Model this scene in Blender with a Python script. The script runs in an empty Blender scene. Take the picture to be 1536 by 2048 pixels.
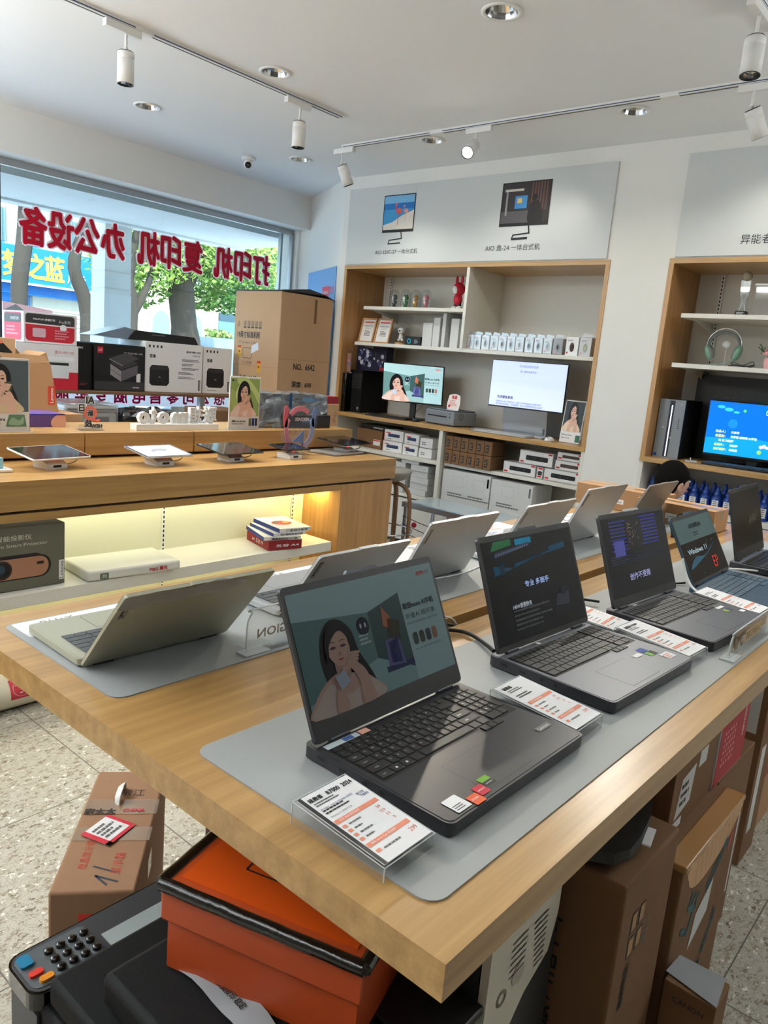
import bpy, bmesh, math, random
from mathutils import Matrix, Vector
S = bpy.context.scene
COL = S.collection
PI = math.pi
def R(d): return math.radians(d)
def lin(c):
    return tuple((v / 255 / 12.92) if v / 255 <= .04045 else ((v / 255 + .055) / 1.055) ** 2.4 for v in c)

# ------------------------------------------------------------------ camera
yaw, pitch, roll, FPX = 0.6971847, -0.1937620, 0.0871046, 1512.64
fwd = Vector((math.cos(yaw) * math.cos(pitch), math.sin(yaw) * math.cos(pitch), math.sin(pitch)))
r0 = fwd.cross(Vector((0, 0, 1))).normalized(); u0 = r0.cross(fwd)
rt = r0 * math.cos(roll) + u0 * math.sin(roll); up = -r0 * math.sin(roll) + u0 * math.cos(roll)
cd = bpy.data.cameras.new('camera'); cam = bpy.data.objects.new('camera', cd); COL.objects.link(cam)
cam.matrix_world = Matrix(((rt.x, up.x, -fwd.x, 0), (rt.y, up.y, -fwd.y, 0), (rt.z, up.z, -fwd.z, 1.48), (0, 0, 0, 1)))
cd.sensor_fit = 'VERTICAL'; cd.sensor_height = 36; cd.lens = FPX * 36 / 2048; cd.clip_start = .02
S.camera = cam

# ------------------------------------------------------------------ world, exposure
S.view_settings.view_transform = 'Standard'; S.view_settings.look = 'None'
S.view_settings.gamma = 1; S.view_settings.use_curve_mapping = False
S.view_settings.exposure = 0.85
w = bpy.data.worlds.new('world'); S.world = w; w.use_nodes = True
nt = w.node_tree; nt.nodes.clear()
o_ = nt.nodes.new('ShaderNodeOutputWorld'); b_ = nt.nodes.new('ShaderNodeBackground')
s_ = nt.nodes.new('ShaderNodeTexSky'); s_.sky_type = 'HOSEK_WILKIE'; s_.turbidity = 5; s_.ground_albedo = .4
s_.sun_direction = Vector((-.35, -.55, .76)).normalized()
nt.links.new(s_.outputs[0], b_.inputs[0]); b_.inputs[1].default_value = 14.0
nt.links.new(b_.outputs[0], o_.inputs[0])
S.cycles.max_bounces = 7; S.cycles.diffuse_bounces = 4; S.cycles.glossy_bounces = 3
S.cycles.transparent_max_bounces = 14; S.cycles.transmission_bounces = 4
S.cycles.caustics_reflective = False; S.cycles.caustics_refractive = False
S.cycles.use_denoising = True
S.cycles.sample_clamp_indirect = 6

def light(kind, name, loc, power, col=(255, 250, 240), target=None, size=.1, angle=60, blend=.6, sy=None):
    d = bpy.data.lights.new(name, kind); d.energy = power; d.color = lin(col)
    if kind == 'AREA':
        d.size = size
        if sy: d.shape = 'RECTANGLE'; d.size_y = sy
    elif kind == 'SPOT': d.spot_size = R(angle); d.spot_blend = blend; d.shadow_soft_size = size
    elif kind == 'SUN': d.angle = R(1.5)
    else: d.shadow_soft_size = size
    o = bpy.data.objects.new(name, d); COL.objects.link(o); o.location = loc
    if target is not None:
        o.rotation_euler = (Vector(target) - Vector(loc)).to_track_quat('-Z', 'Y').to_euler()
    return o
light('SUN', 'sun', (0, -5, 20), 5.5, (255, 246, 230), target=(7, 6, 4.8))
# fill lights added out of view
light('AREA', 'ceiling_fill', (-1.4, .9, 2.93), 4, (255, 250, 242), target=(-1.4, .9, 0), size=.5, sy=1.2)
light('AREA', 'ceiling_fill', (-1.4, 3.6, 2.93), 24, (255, 250, 242), target=(-1.4, 3.6, 0), size=.5, sy=1.2)
light('AREA', 'rear_wall_fill', (-2.9, 3.9, 1.6), 26, (240, 246, 252), target=(1.2, 2.6, 3.3), size=2.6, sy=1.8)  # added fill from the rear wall, which has no opening
light('AREA', 'ceiling_uplight_fill', (.6, -1.6, 2.3), 3, (250, 252, 252), target=(1.0, -1.19, 2.99), size=3.6, sy=.3)  # this and the next three: upward fills added to brighten the ceiling
light('AREA', 'ceiling_uplight_fill', (-1.3, 2.4, 2.3), 50, (250, 252, 252), target=(-1.3, 2.41, 2.99), size=.3, sy=3.4)
light('AREA', 'ceiling_uplight_fill', (-.3, 4.5, 2.35), 112, (250, 252, 252), target=(-.3, 4.51, 2.99), size=1.6, sy=1.4)
light('AREA', 'ceiling_uplight_fill', (4.0, -1.3, 2.35), 46, (250, 252, 250), target=(4.0, -1.29, 2.99), size=1.4, sy=1.2)
# the shop window as a portal: it only tells the renderer where the sky light comes in
_p = light('AREA', 'window_portal', (1.6, 5.9, 1.6), 1, (255, 255, 255), target=(1.6, 2.0, 1.6), size=7.2, sy=2.1)
_p.data.cycles.is_portal = True

# ------------------------------------------------------------------ materials
MT = {}
def _new(name):
    m = bpy.data.materials.new(name); m.use_nodes = True
    return m, m.node_tree.nodes, m.node_tree.links, m.node_tree.nodes['Principled BSDF']
def mk(name, c, rough=.5, metal=0, spec=.5, emis=0, noise=0, nscale=20, bump=0, coat=0, bscale=None, stretch=None):
    m, N, L, P = _new(name); col = lin(c)
    P.inputs['Base Color'].default_value = (*col, 1); P.inputs['Roughness'].default_value = rough
    P.inputs['Metallic'].default_value = metal; P.inputs['Specular IOR Level'].default_value = spec
    if coat: P.inputs['Coat Weight'].default_value = coat; P.inputs['Coat Roughness'].default_value = .08
    if emis:
        P.inputs['Emission Color'].default_value = (*col, 1); P.inputs['Emission Strength'].default_value = emis
    if noise or bump:
        tc = N.new('ShaderNodeTexCoord'); mp = N.new('ShaderNodeMapping'); L.new(tc.outputs['Object'], mp.inputs[0])
        if stretch: mp.inputs['Scale'].default_value = stretch
        n = N.new('ShaderNodeTexNoise'); n.inputs['Scale'].default_value = nscale; n.inputs['Detail'].default_value = 5
        L.new(mp.outputs[0], n.inputs[0])
        if noise:
            mr = N.new('ShaderNodeMapRange'); mr.inputs[3].default_value = 1 - noise; mr.inputs[4].default_value = 1 + noise
            L.new(n.outputs[0], mr.inputs[0])
            vm = N.new('ShaderNodeVectorMath'); vm.operation = 'SCALE'; vm.inputs[0].default_value = col
            L.new(mr.outputs[0], vm.inputs['Scale']); L.new(vm.outputs[0], P.inputs['Base Color'])
        if bump:
            bp = N.new('ShaderNodeBump'); bp.inputs['Strength'].default_value = bump; bp.inputs['Distance'].default_value = .004
            if bscale:
                n2 = N.new('ShaderNodeTexNoise'); n2.inputs['Scale'].default_value = bscale; L.new(mp.outputs[0], n2.inputs[0]); n = n2
            L.new(n.outputs[0], bp.inputs['Height']); L.new(bp.outputs[0], P.inputs['Normal'])
    MT[name] = m; return m
def wood(name, c1, c2, axis, rough=.35, coat=.25):
    m, N, L, P = _new(name)
    g = N.new('ShaderNodeNewGeometry'); mp = N.new('ShaderNodeMapping'); L.new(g.outputs['Position'], mp.inputs[0])
    sc = [38, 38, 38]; sc[axis] = 1.4; mp.inputs['Scale'].default_value = sc
    n = N.new('ShaderNodeTexNoise'); n.inputs['Scale'].default_value = 1.0; n.inputs['Detail'].default_value = 6; n.inputs['Roughness'].default_value = .65
    L.new(mp.outputs[0], n.inputs[0])
    cr = N.new('ShaderNodeValToRGB'); cr.color_ramp.elements[0].position = .33; cr.color_ramp.elements[1].position = .68
    cr.color_ramp.elements[0].color = (*lin(c1), 1); cr.color_ramp.elements[1].color = (*lin(c2), 1)
    L.new(n.outputs[0], cr.inputs[0]); L.new(cr.outputs[0], P.inputs['Base Color'])
    P.inputs['Roughness'].default_value = rough; P.inputs['Coat Weight'].default_value = coat; P.inputs['Coat Roughness'].default_value = .25
    MT[name] = m
def clear(name, tint=(255, 255, 255), gloss=.12, rough=.03, film=0, fc=(230, 230, 235)):
    m = bpy.data.materials.new(name); m.use_nodes = True; N = m.node_tree.nodes; L = m.node_tree.links; N.clear()
    o = N.new('ShaderNodeOutputMaterial'); t = N.new('ShaderNodeBsdfTransparent'); t.inputs[0].default_value = (*lin(tint), 1)
    gl = N.new('ShaderNodeBsdfGlossy'); gl.inputs['Roughness'].default_value = rough
    fr = N.new('ShaderNodeFresnel'); fr.inputs[0].default_value = 1.45
    ad = N.new('ShaderNodeMath'); ad.operation = 'MULTIPLY_ADD'; ad.inputs[1].default_value = .9; ad.inputs[2].default_value = gloss
    gm = N.new('ShaderNodeNewGeometry'); iv = N.new('ShaderNodeMath'); iv.operation = 'SUBTRACT'; iv.inputs[0].default_value = 1; L.new(gm.outputs['Backfacing'], iv.inputs[1])
    fm = N.new('ShaderNodeMath'); fm.operation = 'MULTIPLY'; L.new(fr.outputs[0], fm.inputs[0]); L.new(iv.outputs[0], fm.inputs[1]); L.new(fm.outputs[0], ad.inputs[0])
    mx = N.new('ShaderNodeMixShader'); L.new(ad.outputs[0], mx.inputs[0]); L.new(t.outputs[0], mx.inputs[1]); L.new(gl.outputs[0], mx.inputs[2])
    out = mx.outputs[0]
    if film:
        d = N.new('ShaderNodeBsdfDiffuse'); d.inputs[0].default_value = (*lin(fc), 1)
        m2 = N.new('ShaderNodeMixShader'); m2.inputs[0].default_value = film; L.new(out, m2.inputs[1]); L.new(d.outputs[0], m2.inputs[2]); out = m2.outputs[0]
    L.new(out, o.inputs[0]); MT[name] = m
_cc = {}
def C(r, g, b, rough=.55, emis=0, spec=.4):
    k = (r, g, b, rough, emis)
    if k not in _cc:
        nm = 'print_%02x%02x%02x_%d_%d' % (r, g, b, int(rough * 100), int(emis * 100))
        mk(nm, (r, g, b), max(rough, .22) if emis else rough, emis=emis, spec=.12 if emis else spec); _cc[k] = nm
    return _cc[k]

wood('oak_x', (158, 119, 68), (188, 149, 92), 0)
wood('oak_y', (166, 126, 74), (196, 157, 98), 1)
wood('oak_z', (172, 126, 72), (200, 155, 98), 2)
wood('oak_inner', (158, 112, 62), (182, 136, 82), 2)
mk('white_paint', (232, 232, 228), .75, noise=.012, nscale=3)
mk('ceiling_paint', (236, 239, 241), .85, noise=.02, nscale=1.2)
mk('white_lam', (222, 220, 211), .45)
mk('white_plastic', (232, 232, 230), .4)
mk('board_grey', (204, 208, 208), .35)
mk('black', (14, 14, 15), .5)
mk('black_gloss', (10, 10, 11), .12, coat=.5)
mk('black_tex', (13, 13, 14), .7, spec=.22, bump=.15, nscale=400)
mk('dark_grey', (48, 49, 52), .45)
mk('gun', (62, 62, 66), .38, metal=.55)
mk('silver', (186, 187, 188), .35, metal=.6)
mk('champagne', (176, 176, 156), .42, metal=.45)
mk('taupe', (140, 132, 122), .42, metal=.45)
mk('blue_alu', (52, 78, 98), .4, metal=.45)
mk('chrome', (200, 200, 202), .15, metal=1)
mk('alu', (170, 172, 174), .35, metal=.9)
mk('key_black', (26, 27, 29), .45)
mk('key_grey', (72, 76, 78), .5)
mk('key_blue', (58, 84, 104), .45)
mk('mat_grey', (150, 154, 154), .5, noise=.02, nscale=6)
mk('kraft', (172, 133, 96), .85, noise=.05, nscale=9, bump=.12, bscale=60)
mk('kraft_dark_shaded', (122, 88, 58), .85, noise=.06, nscale=8, bump=.12, bscale=60)  # kraft toned down so the cartons under the table look shaded
mk('kraft_light', (198, 160, 122), .85, noise=.04, nscale=8, bump=.1, bscale=60)
mk('kraft_red', (146, 110, 82), .85, noise=.06, nscale=8, bump=.15, bscale=50)
mk('kraft_in', (186, 150, 110), .9, noise=.05, nscale=12)
mk('orange', (186, 76, 34), .42, noise=.05, nscale=5, bump=.1, bscale=10)
mk('tape_black', (16, 15, 15), .12, bump=.5, nscale=90, coat=.6)
mk('red', (196, 28, 50), .5)
def vinyl(name, c):
    m, N, L, P = _new(name); P.inputs['Base Color'].default_value = (*lin(c), 1); P.inputs['Roughness'].default_value = .5
    t_ = N.new('ShaderNodeBsdfTranslucent'); t_.inputs[0].default_value = (*lin(c), 1); mx = N.new('ShaderNodeMixShader'); mx.inputs[0].default_value = .5
    L.new(P.outputs[0], mx.inputs[1]); L.new(t_.outputs[0], mx.inputs[2]); L.new(mx.outputs[0], N['Material Output'].inputs[0]); MT[name] = m
vinyl('red_vinyl', (238, 14, 62)); vinyl('white_vinyl', (240, 226, 224)); vinyl('pink_vinyl', (232, 30, 110))
mk('lenovo_red', (214, 40, 40), .5)
mk('white_print', (238, 238, 238), .5)
mk('paper', (232, 232, 234), .6)
mk('ink', (32, 32, 34), .6)
mk('ink_soft', (96, 98, 100), .6)
mk('salmon', (226, 138, 110), .6)
mk('pack_grey', (205, 206, 206), .5)
mk('toner_blue', (22, 66, 156), .32, coat=.3)
mk('wrap_dark', (34, 34, 36), .16, bump=1.0, nscale=14, coat=.6)
mk('wrap_glints', (132, 138, 144), .16, metal=.45, bump=1.0, nscale=26, noise=.9, coat=.8)  # strong colour noise paints the sparkle of the crinkled film
mk('skin', (222, 176, 152), .55)
mk('hair', (16, 13, 12), .85, spec=.15, bump=.4, nscale=60)
mk('beige_case', (206, 200, 184), .55)
mk('concrete', (222, 224, 224), .9, noise=.06, nscale=3)
mk('asphalt', (205, 205, 203), .95, noise=.05, nscale=4)
mk('bark', (62, 56, 50), .95, noise=.25, nscale=14, bump=.8, stretch=(1, 1, .3))
mk('leaf', (150, 178, 84), .7, noise=.3, nscale=3)
mk('leaf_dark', (96, 136, 60), .7, noise=.3, nscale=3)
mk('cream_wall', (236, 222, 196), .85, noise=.02, nscale=2)
mk('shop_blue', (16, 120, 200), .5)
mk('led_back', (226, 226, 202), .6)
clear('clear_glass', (240, 248, 248), .015, .01)
clear('acrylic', (251, 252, 252), .04, .03, .03)
clear('acrylic_edge', (245, 250, 252), .08, .08, .5, (244, 248, 250))
clear('bag', (236, 238, 240), .12, .12, .16)
clear('tape_clear', (240, 225, 200), .18, .12, .16, (220, 200, 170))
clear('dome', (244, 248, 248), .05, .02, .03)
clear('film', (225, 225, 230), .22, .12, .25)
clear('curtain_glass', (150, 175, 185), .2, .05)
def floor_mat():
    m, N, L, P = _new('terrazzo'); g = N.new('ShaderNodeNewGeometry')
    base = (*lin((174, 171, 159)), 1); prev = None
    for i, (sc, th, c) in enumerate(((22, .085, (96, 84, 70)), (48, .16, (128, 116, 98)), (30, .10, (222, 220, 210)), (95, .2, (150, 142, 124)))):
        mp = N.new('ShaderNodeMapping'); L.new(g.outputs['Position'], mp.inputs[0]); mp.inputs['Location'].default_value = (i * 3.1, i * 1.7, 0)
        mp.inputs['Rotation'].default_value = (0, 0, i * .9); mp.inputs['Scale'].default_value = (1, 1.6, 1)
        nz = N.new('ShaderNodeTexNoise'); nz.inputs['Scale'].default_value = sc * 1.5; L.new(mp.outputs[0], nz.inputs[0])
        ad = N.new('ShaderNodeMixRGB'); ad.blend_type = 'ADD'; ad.inputs[0].default_value = .05; L.new(mp.outputs[0], ad.inputs[1]); L.new(nz.outputs[1], ad.inputs[2])
        v = N.new('ShaderNodeTexVoronoi'); v.inputs['Scale'].default_value = sc; v.inputs['Randomness'].default_value = 1; L.new(ad.outputs[0], v.inputs[0])
        # keep only some cells
        sp = N.new('ShaderNodeSeparateColor'); L.new(v.outputs['Color'], sp.inputs[0])
        keep = N.new('ShaderNodeMath'); keep.operation = 'GREATER_THAN'; keep.inputs[1].default_value = .45; L.new(sp.outputs[0], keep.inputs[0])
        lt = N.new('ShaderNodeMath'); lt.operation = 'LESS_THAN'; lt.inputs[1].default_value = th * 2.6; L.new(v.outputs['Distance'], lt.inputs[0])
        mu = N.new('ShaderNodeMath'); mu.operation = 'MULTIPLY'; L.new(keep.outputs[0], mu.inputs[0]); L.new(lt.outputs[0], mu.inputs[1])
        mx = N.new('ShaderNodeMixRGB'); mx.inputs[2].default_value = (*lin(c), 1); L.new(mu.outputs[0], mx.inputs[0])
        if prev: L.new(prev, mx.inputs[1])
        else: mx.inputs[1].default_value = base
        prev = mx.outputs[0]
    sx = N.new('ShaderNodeSeparateXYZ'); L.new(g.outputs['Position'], sx.inputs[0]); js = []
    for ax, off in ((0, 1.25), (1, .34)):
        a = N.new('ShaderNodeMath'); a.operation = 'SUBTRACT'; a.inputs[1].default_value = off - 60; L.new(sx.outputs[ax], a.inputs[0])
        d = N.new('ShaderNodeMath'); d.operation = 'MODULO'; d.inputs[1].default_value = .6; L.new(a.outputs[0], d.inputs[0])
        e = N.new('ShaderNodeMath'); e.operation = 'LESS_THAN'; e.inputs[1].default_value = .004; L.new(d.outputs[0], e.inputs[0]); js.append(e)
    mm = N.new('ShaderNodeMath'); mm.operation = 'MAXIMUM'; L.new(js[0].outputs[0], mm.inputs[0]); L.new(js[1].outputs[0], mm.inputs[1])
    mx = N.new('ShaderNodeMixRGB'); mx.inputs[2].default_value = (*lin((92, 88, 78)), 1); L.new(mm.outputs[0], mx.inputs[0]); L.new(prev, mx.inputs[1])
    L.new(mx.outputs[0], P.inputs['Base Color']); P.inputs['Roughness'].default_value = .42
    MT['terrazzo'] = m
floor_mat()

# ------------------------------------------------------------------ mesh builder
_tc = {}
def text_mesh(s, bold):
    k = (s, bold)
    if k not in _tc:
        c = bpy.data.curves.new('t', 'FONT'); c.body = s; c.offset = bold; c.resolution_u = 2
        c.align_x = 'CENTER'; c.align_y = 'CENTER'
        o = bpy.data.objects.new('t', c); COL.objects.link(o); bpy.context.view_layer.update()
        me = bpy.data.meshes.new_from_object(o.evaluated_get(bpy.context.evaluated_depsgraph_get()))
        vs = [v.co.copy() for v in me.vertices]; fs = [tuple(p.vertices) for p in me.polygons]
        bpy.data.objects.remove(o); bpy.data.curves.remove(c); bpy.data.meshes.remove(me)
        if vs:
            x0 = min(v.x for v in vs); x1 = max(v.x for v in vs); y0 = min(v.y for v in vs); y1 = max(v.y for v in vs)
        else: x0 = x1 = y0 = y1 = 0
        _tc[k] = (vs, fs, x0, x1, y0, y1)
    return _tc[k]
def smooth(pts, n=5):
    out = []; L_ = len(pts)
    for i in range(L_):
        p0, p1, p2, p3 = (Vector(pts[(i + k - 1) % L_]) for k in range(4))
        for j in range(n):
            t = j / n
            out.append(tuple(.5 * ((2 * p1) + (-p0 + p2) * t + (2 * p0 - 5 * p1 + 4 * p2 - p3) * t * t + (-p0 + 3 * p1 - 3 * p2 + p3) * t ** 3)))
    return out
def fr(o, right, upv):
    x = Vector(right).normalized(); y = Vector(upv).normalized(); z = x.cross(y)
    return Matrix(((x.x, y.x, z.x, o[0]), (x.y, y.y, z.y, o[1]), (x.z, y.z, z.z, o[2]), (0, 0, 0, 1)))
def tr(x=0, y=0, z=0): return Matrix.Translation((x, y, z))
def rot(a, ax='Z'): return Matrix.Rotation(R(a), 4, ax)
I4 = Matrix.Identity(4)

class MB:
    def __init__(s): s.bm = bmesh.new(); s.ms = []; s.sm = False
    def mi(s, m):
        if m not in s.ms: s.ms.append(m)
        return s.ms.index(m)
    def add(s, vs, fs, m, T=I4, smooth=False):
        i = s.mi(m); bv = [s.bm.verts.new(T @ Vector(v)) for v in vs]; out = []
        for f in fs:
            try: q = s.bm.faces.new([bv[k] for k in f])
            except ValueError: continue
            q.material_index = i; q.smooth = smooth; out.append(q)
        return bv, out
    def box(s, x0, x1, y0, y1, z0, z1, m, T=I4, bev=0, seg=2):
        vs = [(x0, y0, z0), (x1, y0, z0), (x1, y1, z0), (x0, y1, z0), (x0, y0, z1), (x1, y0, z1), (x1, y1, z1), (x0, y1, z1)]
        bv, fs = s.add(vs, [(3, 2, 1, 0), (4, 5, 6, 7), (0, 1, 5, 4), (1, 2, 6, 5), (2, 3, 7, 6), (3, 0, 4, 7)], m, T)
        if bev:
            es = {e for f in fs for e in f.edges}
            r_ = bmesh.ops.bevel(s.bm, geom=list(es), offset=bev, segments=seg, affect='EDGES', profile=.5, clamp_overlap=True)
            for f in r_['faces']: f.smooth = True
        return s
    def prism(s, pts, z0, z1, m, T=I4, m2=None, sm=False):
        n = len(pts)
        a = sum(pts[i][0] * pts[(i + 1) % n][1] - pts[(i + 1) % n][0] * pts[i][1] for i in range(n))
        if a < 0: pts = pts[::-1]
        vs = [(p[0], p[1], z0) for p in pts] + [(p[0], p[1], z1) for p in pts]
        s.add(vs, [tuple(range(n - 1, -1, -1)), tuple(range(n, 2 * n))], m, T)
        s.add(vs, [(i, (i + 1) % n, n + (i + 1) % n, n + i) for i in range(n)], m2 or m, T, sm)
        return s
    def poly(s, pts, m, T=I4, z=.0006):
        s.add([(p[0], p[1], z) for p in pts], [tuple(range(len(pts)))], m, T); return s
    def rect(s, x, y, w_, h, m, T=I4, z=.0006):
        return s.poly([(x, y), (x + w_, y), (x + w_, y + h), (x, y + h)], m, T, z)
    def rr(s, x, y, w_, h, r, m, T=I4, z=.0006, th=0):
        p = rrect(x, y, w_, h, r)
        return s.prism(p, z, z + th, m, T) if th else s.poly(p, m, T, z)
    def disc(s, x, y, r, m, T=I4, z=.0006, n=20, ry=None, r0=0):
        ry = ry or r
        p = [(x + r * math.cos(2 * PI * i / n), y + ry * math.sin(2 * PI * i / n)) for i in range(n)]
        if r0:
            q = [(x + r0 * math.cos(2 * PI * i / n), y + r0 * ry / r * math.sin(2 * PI * i / n)) for i in range(n)]
            vs = [(a[0], a[1], z) for a in p + q]
            s.add(vs, [(i, (i + 1) % n, n + (i + 1) % n, n + i) for i in range(n)], m, T)
        else: s.poly(p, m, T, z)
        return s
    def line(s, a, b, wd, m, T=I4, z=.0006):
        a = Vector(a); b = Vector(b); d = (b - a).normalized() * wd / 2; n = Vector((-d.y, d.x))
        return s.poly([a - n, b - n, b + n, a + n], m, T, z)
    def cyl(s, c, r, h, m, T=I4, n=24, r2=None, sm=True, caps=True):
        r2 = r if r2 is None else r2; T = T @ tr(*c)
        vs = [(r * math.cos(2 * PI * i / n), r * math.sin(2 * PI * i / n), 0) for i in range(n)] + [(r2 * math.cos(2 * PI * i / n), r2 * math.sin(2 * PI * i / n), h) for i in range(n)]
        s.add(vs, [(i, (i + 1) % n, n + (i + 1) % n, n + i) for i in range(n)], m, T, sm)
        if caps: s.add(vs, [tuple(range(n - 1, -1, -1)), tuple(range(n, 2 * n))], m, T)
        return s
    def lathe(s, prof, m, T=I4, n=24, sm=True):
        vs = []; fs = []; k = len(prof)
        for i in range(n):
            a = 2 * PI * i / n
            for r_, z_ in prof: vs.append((r_ * math.cos(a), r_ * math.sin(a), z_))
        for i in range(n):
            j = (i + 1) % n
            for q in range(k - 1):
                fs.append((i * k + q, j * k + q, j * k + q + 1, i * k + q + 1))
        bv, _ = s.add(vs, fs, m, T, sm); return s
    def ball(s, c, r, m, T=I4, sc=(1, 1, 1), n=20):
        k = n // 2
        prof = [(max(1e-5, math.sin(PI * i / k)), -math.cos(PI * i / k)) for i in range(k + 1)]
        return s.lathe(prof, m, T @ tr(*c) @ Matrix.Diagonal((r * sc[0], r * sc[1], r * sc[2], 1)), n)
    def tube(s, pts, r, m, T=I4, n=8, sub=4, flat=1):
        P_ = [Vector(p) for p in pts]
        if sub > 1 and len(P_) > 2:
            Q = [P_[0] * 2 - P_[1]] + P_ + [P_[-1] * 2 - P_[-2]]; out = []
            for i in range(1, len(Q) - 2):
                for j in range(sub):
                    t = j / sub; p0, p1, p2, p3 = Q[i - 1], Q[i], Q[i + 1], Q[i + 2]
                    out.append(.5 * ((2 * p1) + (-p0 + p2) * t + (2 * p0 - 5 * p1 + 4 * p2 - p3) * t * t + (-p0 + 3 * p1 - 3 * p2 + p3) * t ** 3))
            out.append(P_[-1]); P_ = out
        vs = []; nrm = None
        for i, p in enumerate(P_):
            d = (P_[min(i + 1, len(P_) - 1)] - P_[max(i - 1, 0)]).normalized()
            if nrm is None: nrm = d.orthogonal().normalized() if abs(d.z) > .9 else Vector((0, 0, 1)).cross(d).normalized()
            nrm = (nrm - d * nrm.dot(d)).normalized(); b = d.cross(nrm)
            rr_ = r[i * len(r) // len(P_)] if isinstance(r, (list, tuple)) else r
            for k in range(n):
                a = 2 * PI * k / n; vs.append(p + nrm * math.cos(a) * rr_ + b * math.sin(a) * rr_ * flat)
        fs = [(i * n + k, i * n + (k + 1) % n, (i + 1) * n + (k + 1) % n, (i + 1) * n + k) for i in range(len(P_) - 1) for k in range(n)]
        s.add(vs, fs, m, T, True); L_ = len(vs)
        s.add(vs[:n], [tuple(range(n - 1, -1, -1))], m, T); s.add(vs[-n:], [tuple(range(n))], m, T)
        return s
    def text(s, t, x, y, m, T=I4, w=None, h=None, bold=0, z=.0008, depth=0, mir=False, align='c'):
        if bold and not depth:
            _, _, p0, p1, q0, q1 = text_mesh(t, 0)
            k = (h or w * (q1 - q0) / max(p1 - p0, 1e-6)) * bold * 1.0
            for q in range(8): s.text(t, x + k * math.cos(q * PI / 4), y + k * math.sin(q * PI / 4), m, T, w, h, 0, z + (q + 1) * .00005 * (-1 if mir else 1), 0, mir, align)
        vs, fs, x0, x1, y0, y1 = text_mesh(t, bold if depth else 0)
        if not vs: return s
        sx = w / (x1 - x0) if w else None; sy = h / (y1 - y0) if h else None
        sx = sx or sy; sy = sy or sx
        cx = {'c': (x0 + x1) / 2, 'l': x0, 'r': x1}[align]; cy = (y0 + y1) / 2
        K = T @ tr(x, y, z) @ Matrix.Diagonal((-sx if mir else sx, sy, 1, 1)) @ tr(-cx, -cy, 0)
        if mir: fs = [f[::-1] for f in fs]
        if not depth: s.add(vs, fs, m, K); return s
        s.add(vs, fs, m, T @ tr(0, 0, depth) @ T.inverted() @ K)
        s.add(vs, [f[::-1] for f in fs], m, K)
        ed = {}
        for f in fs:
            for i in range(len(f)):
                a, b = f[i], f[(i + 1) % len(f)]
                if (b, a) in ed: del ed[(b, a)]
                else: ed[(a, b)] = 1
        n = len(vs); D = Matrix.Diagonal((1, 1, 1, 1))
        full = [Vector(v) for v in vs] + [Vector((v[0], v[1], depth)) for v in vs]
        s.add(full, [(a, b, n + b, n + a) for a, b in ed], m, K)
        return s
    def scrib(s, x, y, w_, h, rows, m, T=I4, seed=0, fill=.85, z=.0008):
        rd = random.Random(seed); rh = h / rows
        for i in range(rows):
            cx = x; end = x + w_ * rd.uniform(fill - .25, fill + .15)
            while cx < end:
                k = rh * rd.uniform(.45, 1.3); k = min(k, end - cx + .0001)
                s.rect(cx, y + h - (i + .75) * rh, k * .85, rh * .5, m, T, z); cx += k
        return s
    def build(s, name, parent=None, T=None):
        me = bpy.data.meshes.new(name)
        s.bm.normal_update(); s.bm.to_mesh(me); s.bm.free()
        for m in s.ms: me.materials.append(MT[m])
        o = bpy.data.objects.new(name, me); COL.objects.link(o)
        if parent: o.parent = parent
        return o
def split_build(a, name, parent, gap=.0015):
    # every separate printed piece becomes a part of its own
    a.bm.faces.ensure_lookup_table(); a.bm.faces.index_update(); bbs = []
    for f in a.bm.faces:
        xs = [v.co for v in f.verts]; bbs.append([min(v.x for v in xs) - gap, max(v.x for v in xs) + gap, min(v.y for v in xs) - gap, max(v.y for v in xs) + gap, min(v.z for v in xs) - gap, max(v.z for v in xs) + gap, [f.index]])
    ch = True
    while ch:
        ch = False; out = []
        for b in bbs:
            for o in out:
                if b[0] <= o[1] and b[1] >= o[0] and b[2] <= o[3] and b[3] >= o[2] and b[4] <= o[5] and b[5] >= o[4]:
                    for k in (0, 2, 4): o[k] = min(o[k], b[k]); o[k + 1] = max(o[k + 1], b[k + 1])
                    o[6] += b[6]; ch = True; break
            else: out.append(b)
        bbs = out
    for b in bbs:
        n = MB(); n.ms = list(a.ms)
        for i in b[6]:
            f = a.bm.faces[i]; q = n.bm.faces.new([n.bm.verts.new(v.co) for v in f.verts]); q.material_index = f.material_index
        n.build(name, parent)
    a.bm.free()
def rrect(x, y, w_, h, r, n=5):
    p = []
    for cx, cy, a0 in ((x + w_ - r, y + r, -90), (x + w_ - r, y + h - r, 0), (x + r, y + h - r, 90), (x + r, y + r, 180)):
        for i in range(n + 1): a = R(a0 + 90 * i / n); p.append((cx + r * math.cos(a), cy + r * math.sin(a)))
    return p
def place(o, loc, rz): o.location = loc; o.rotation_euler = (0, 0, R(rz)); return o
def thing(name, label, cat, loc=(0, 0, 0), rz=0, group=None):
    o = bpy.data.objects.new(name, None); COL.objects.link(o); o.empty_display_size = .05; place(o, loc, rz)
    o['label'] = label; o['category'] = cat
    if group: o['group'] = group
    return o
def single(mb, name, label, cat, loc=(0, 0, 0), rz=0, group=None, kind=None):
    o = place(mb.build(name), loc, rz); o['label'] = label; o['category'] = cat
    if group: o['group'] = group
    if kind: o['kind'] = kind
    return o
def struct(mb, name, parent=None):
    o = mb.build(name, parent)
    if not parent: o['kind'] = 'structure'
    return o
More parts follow.
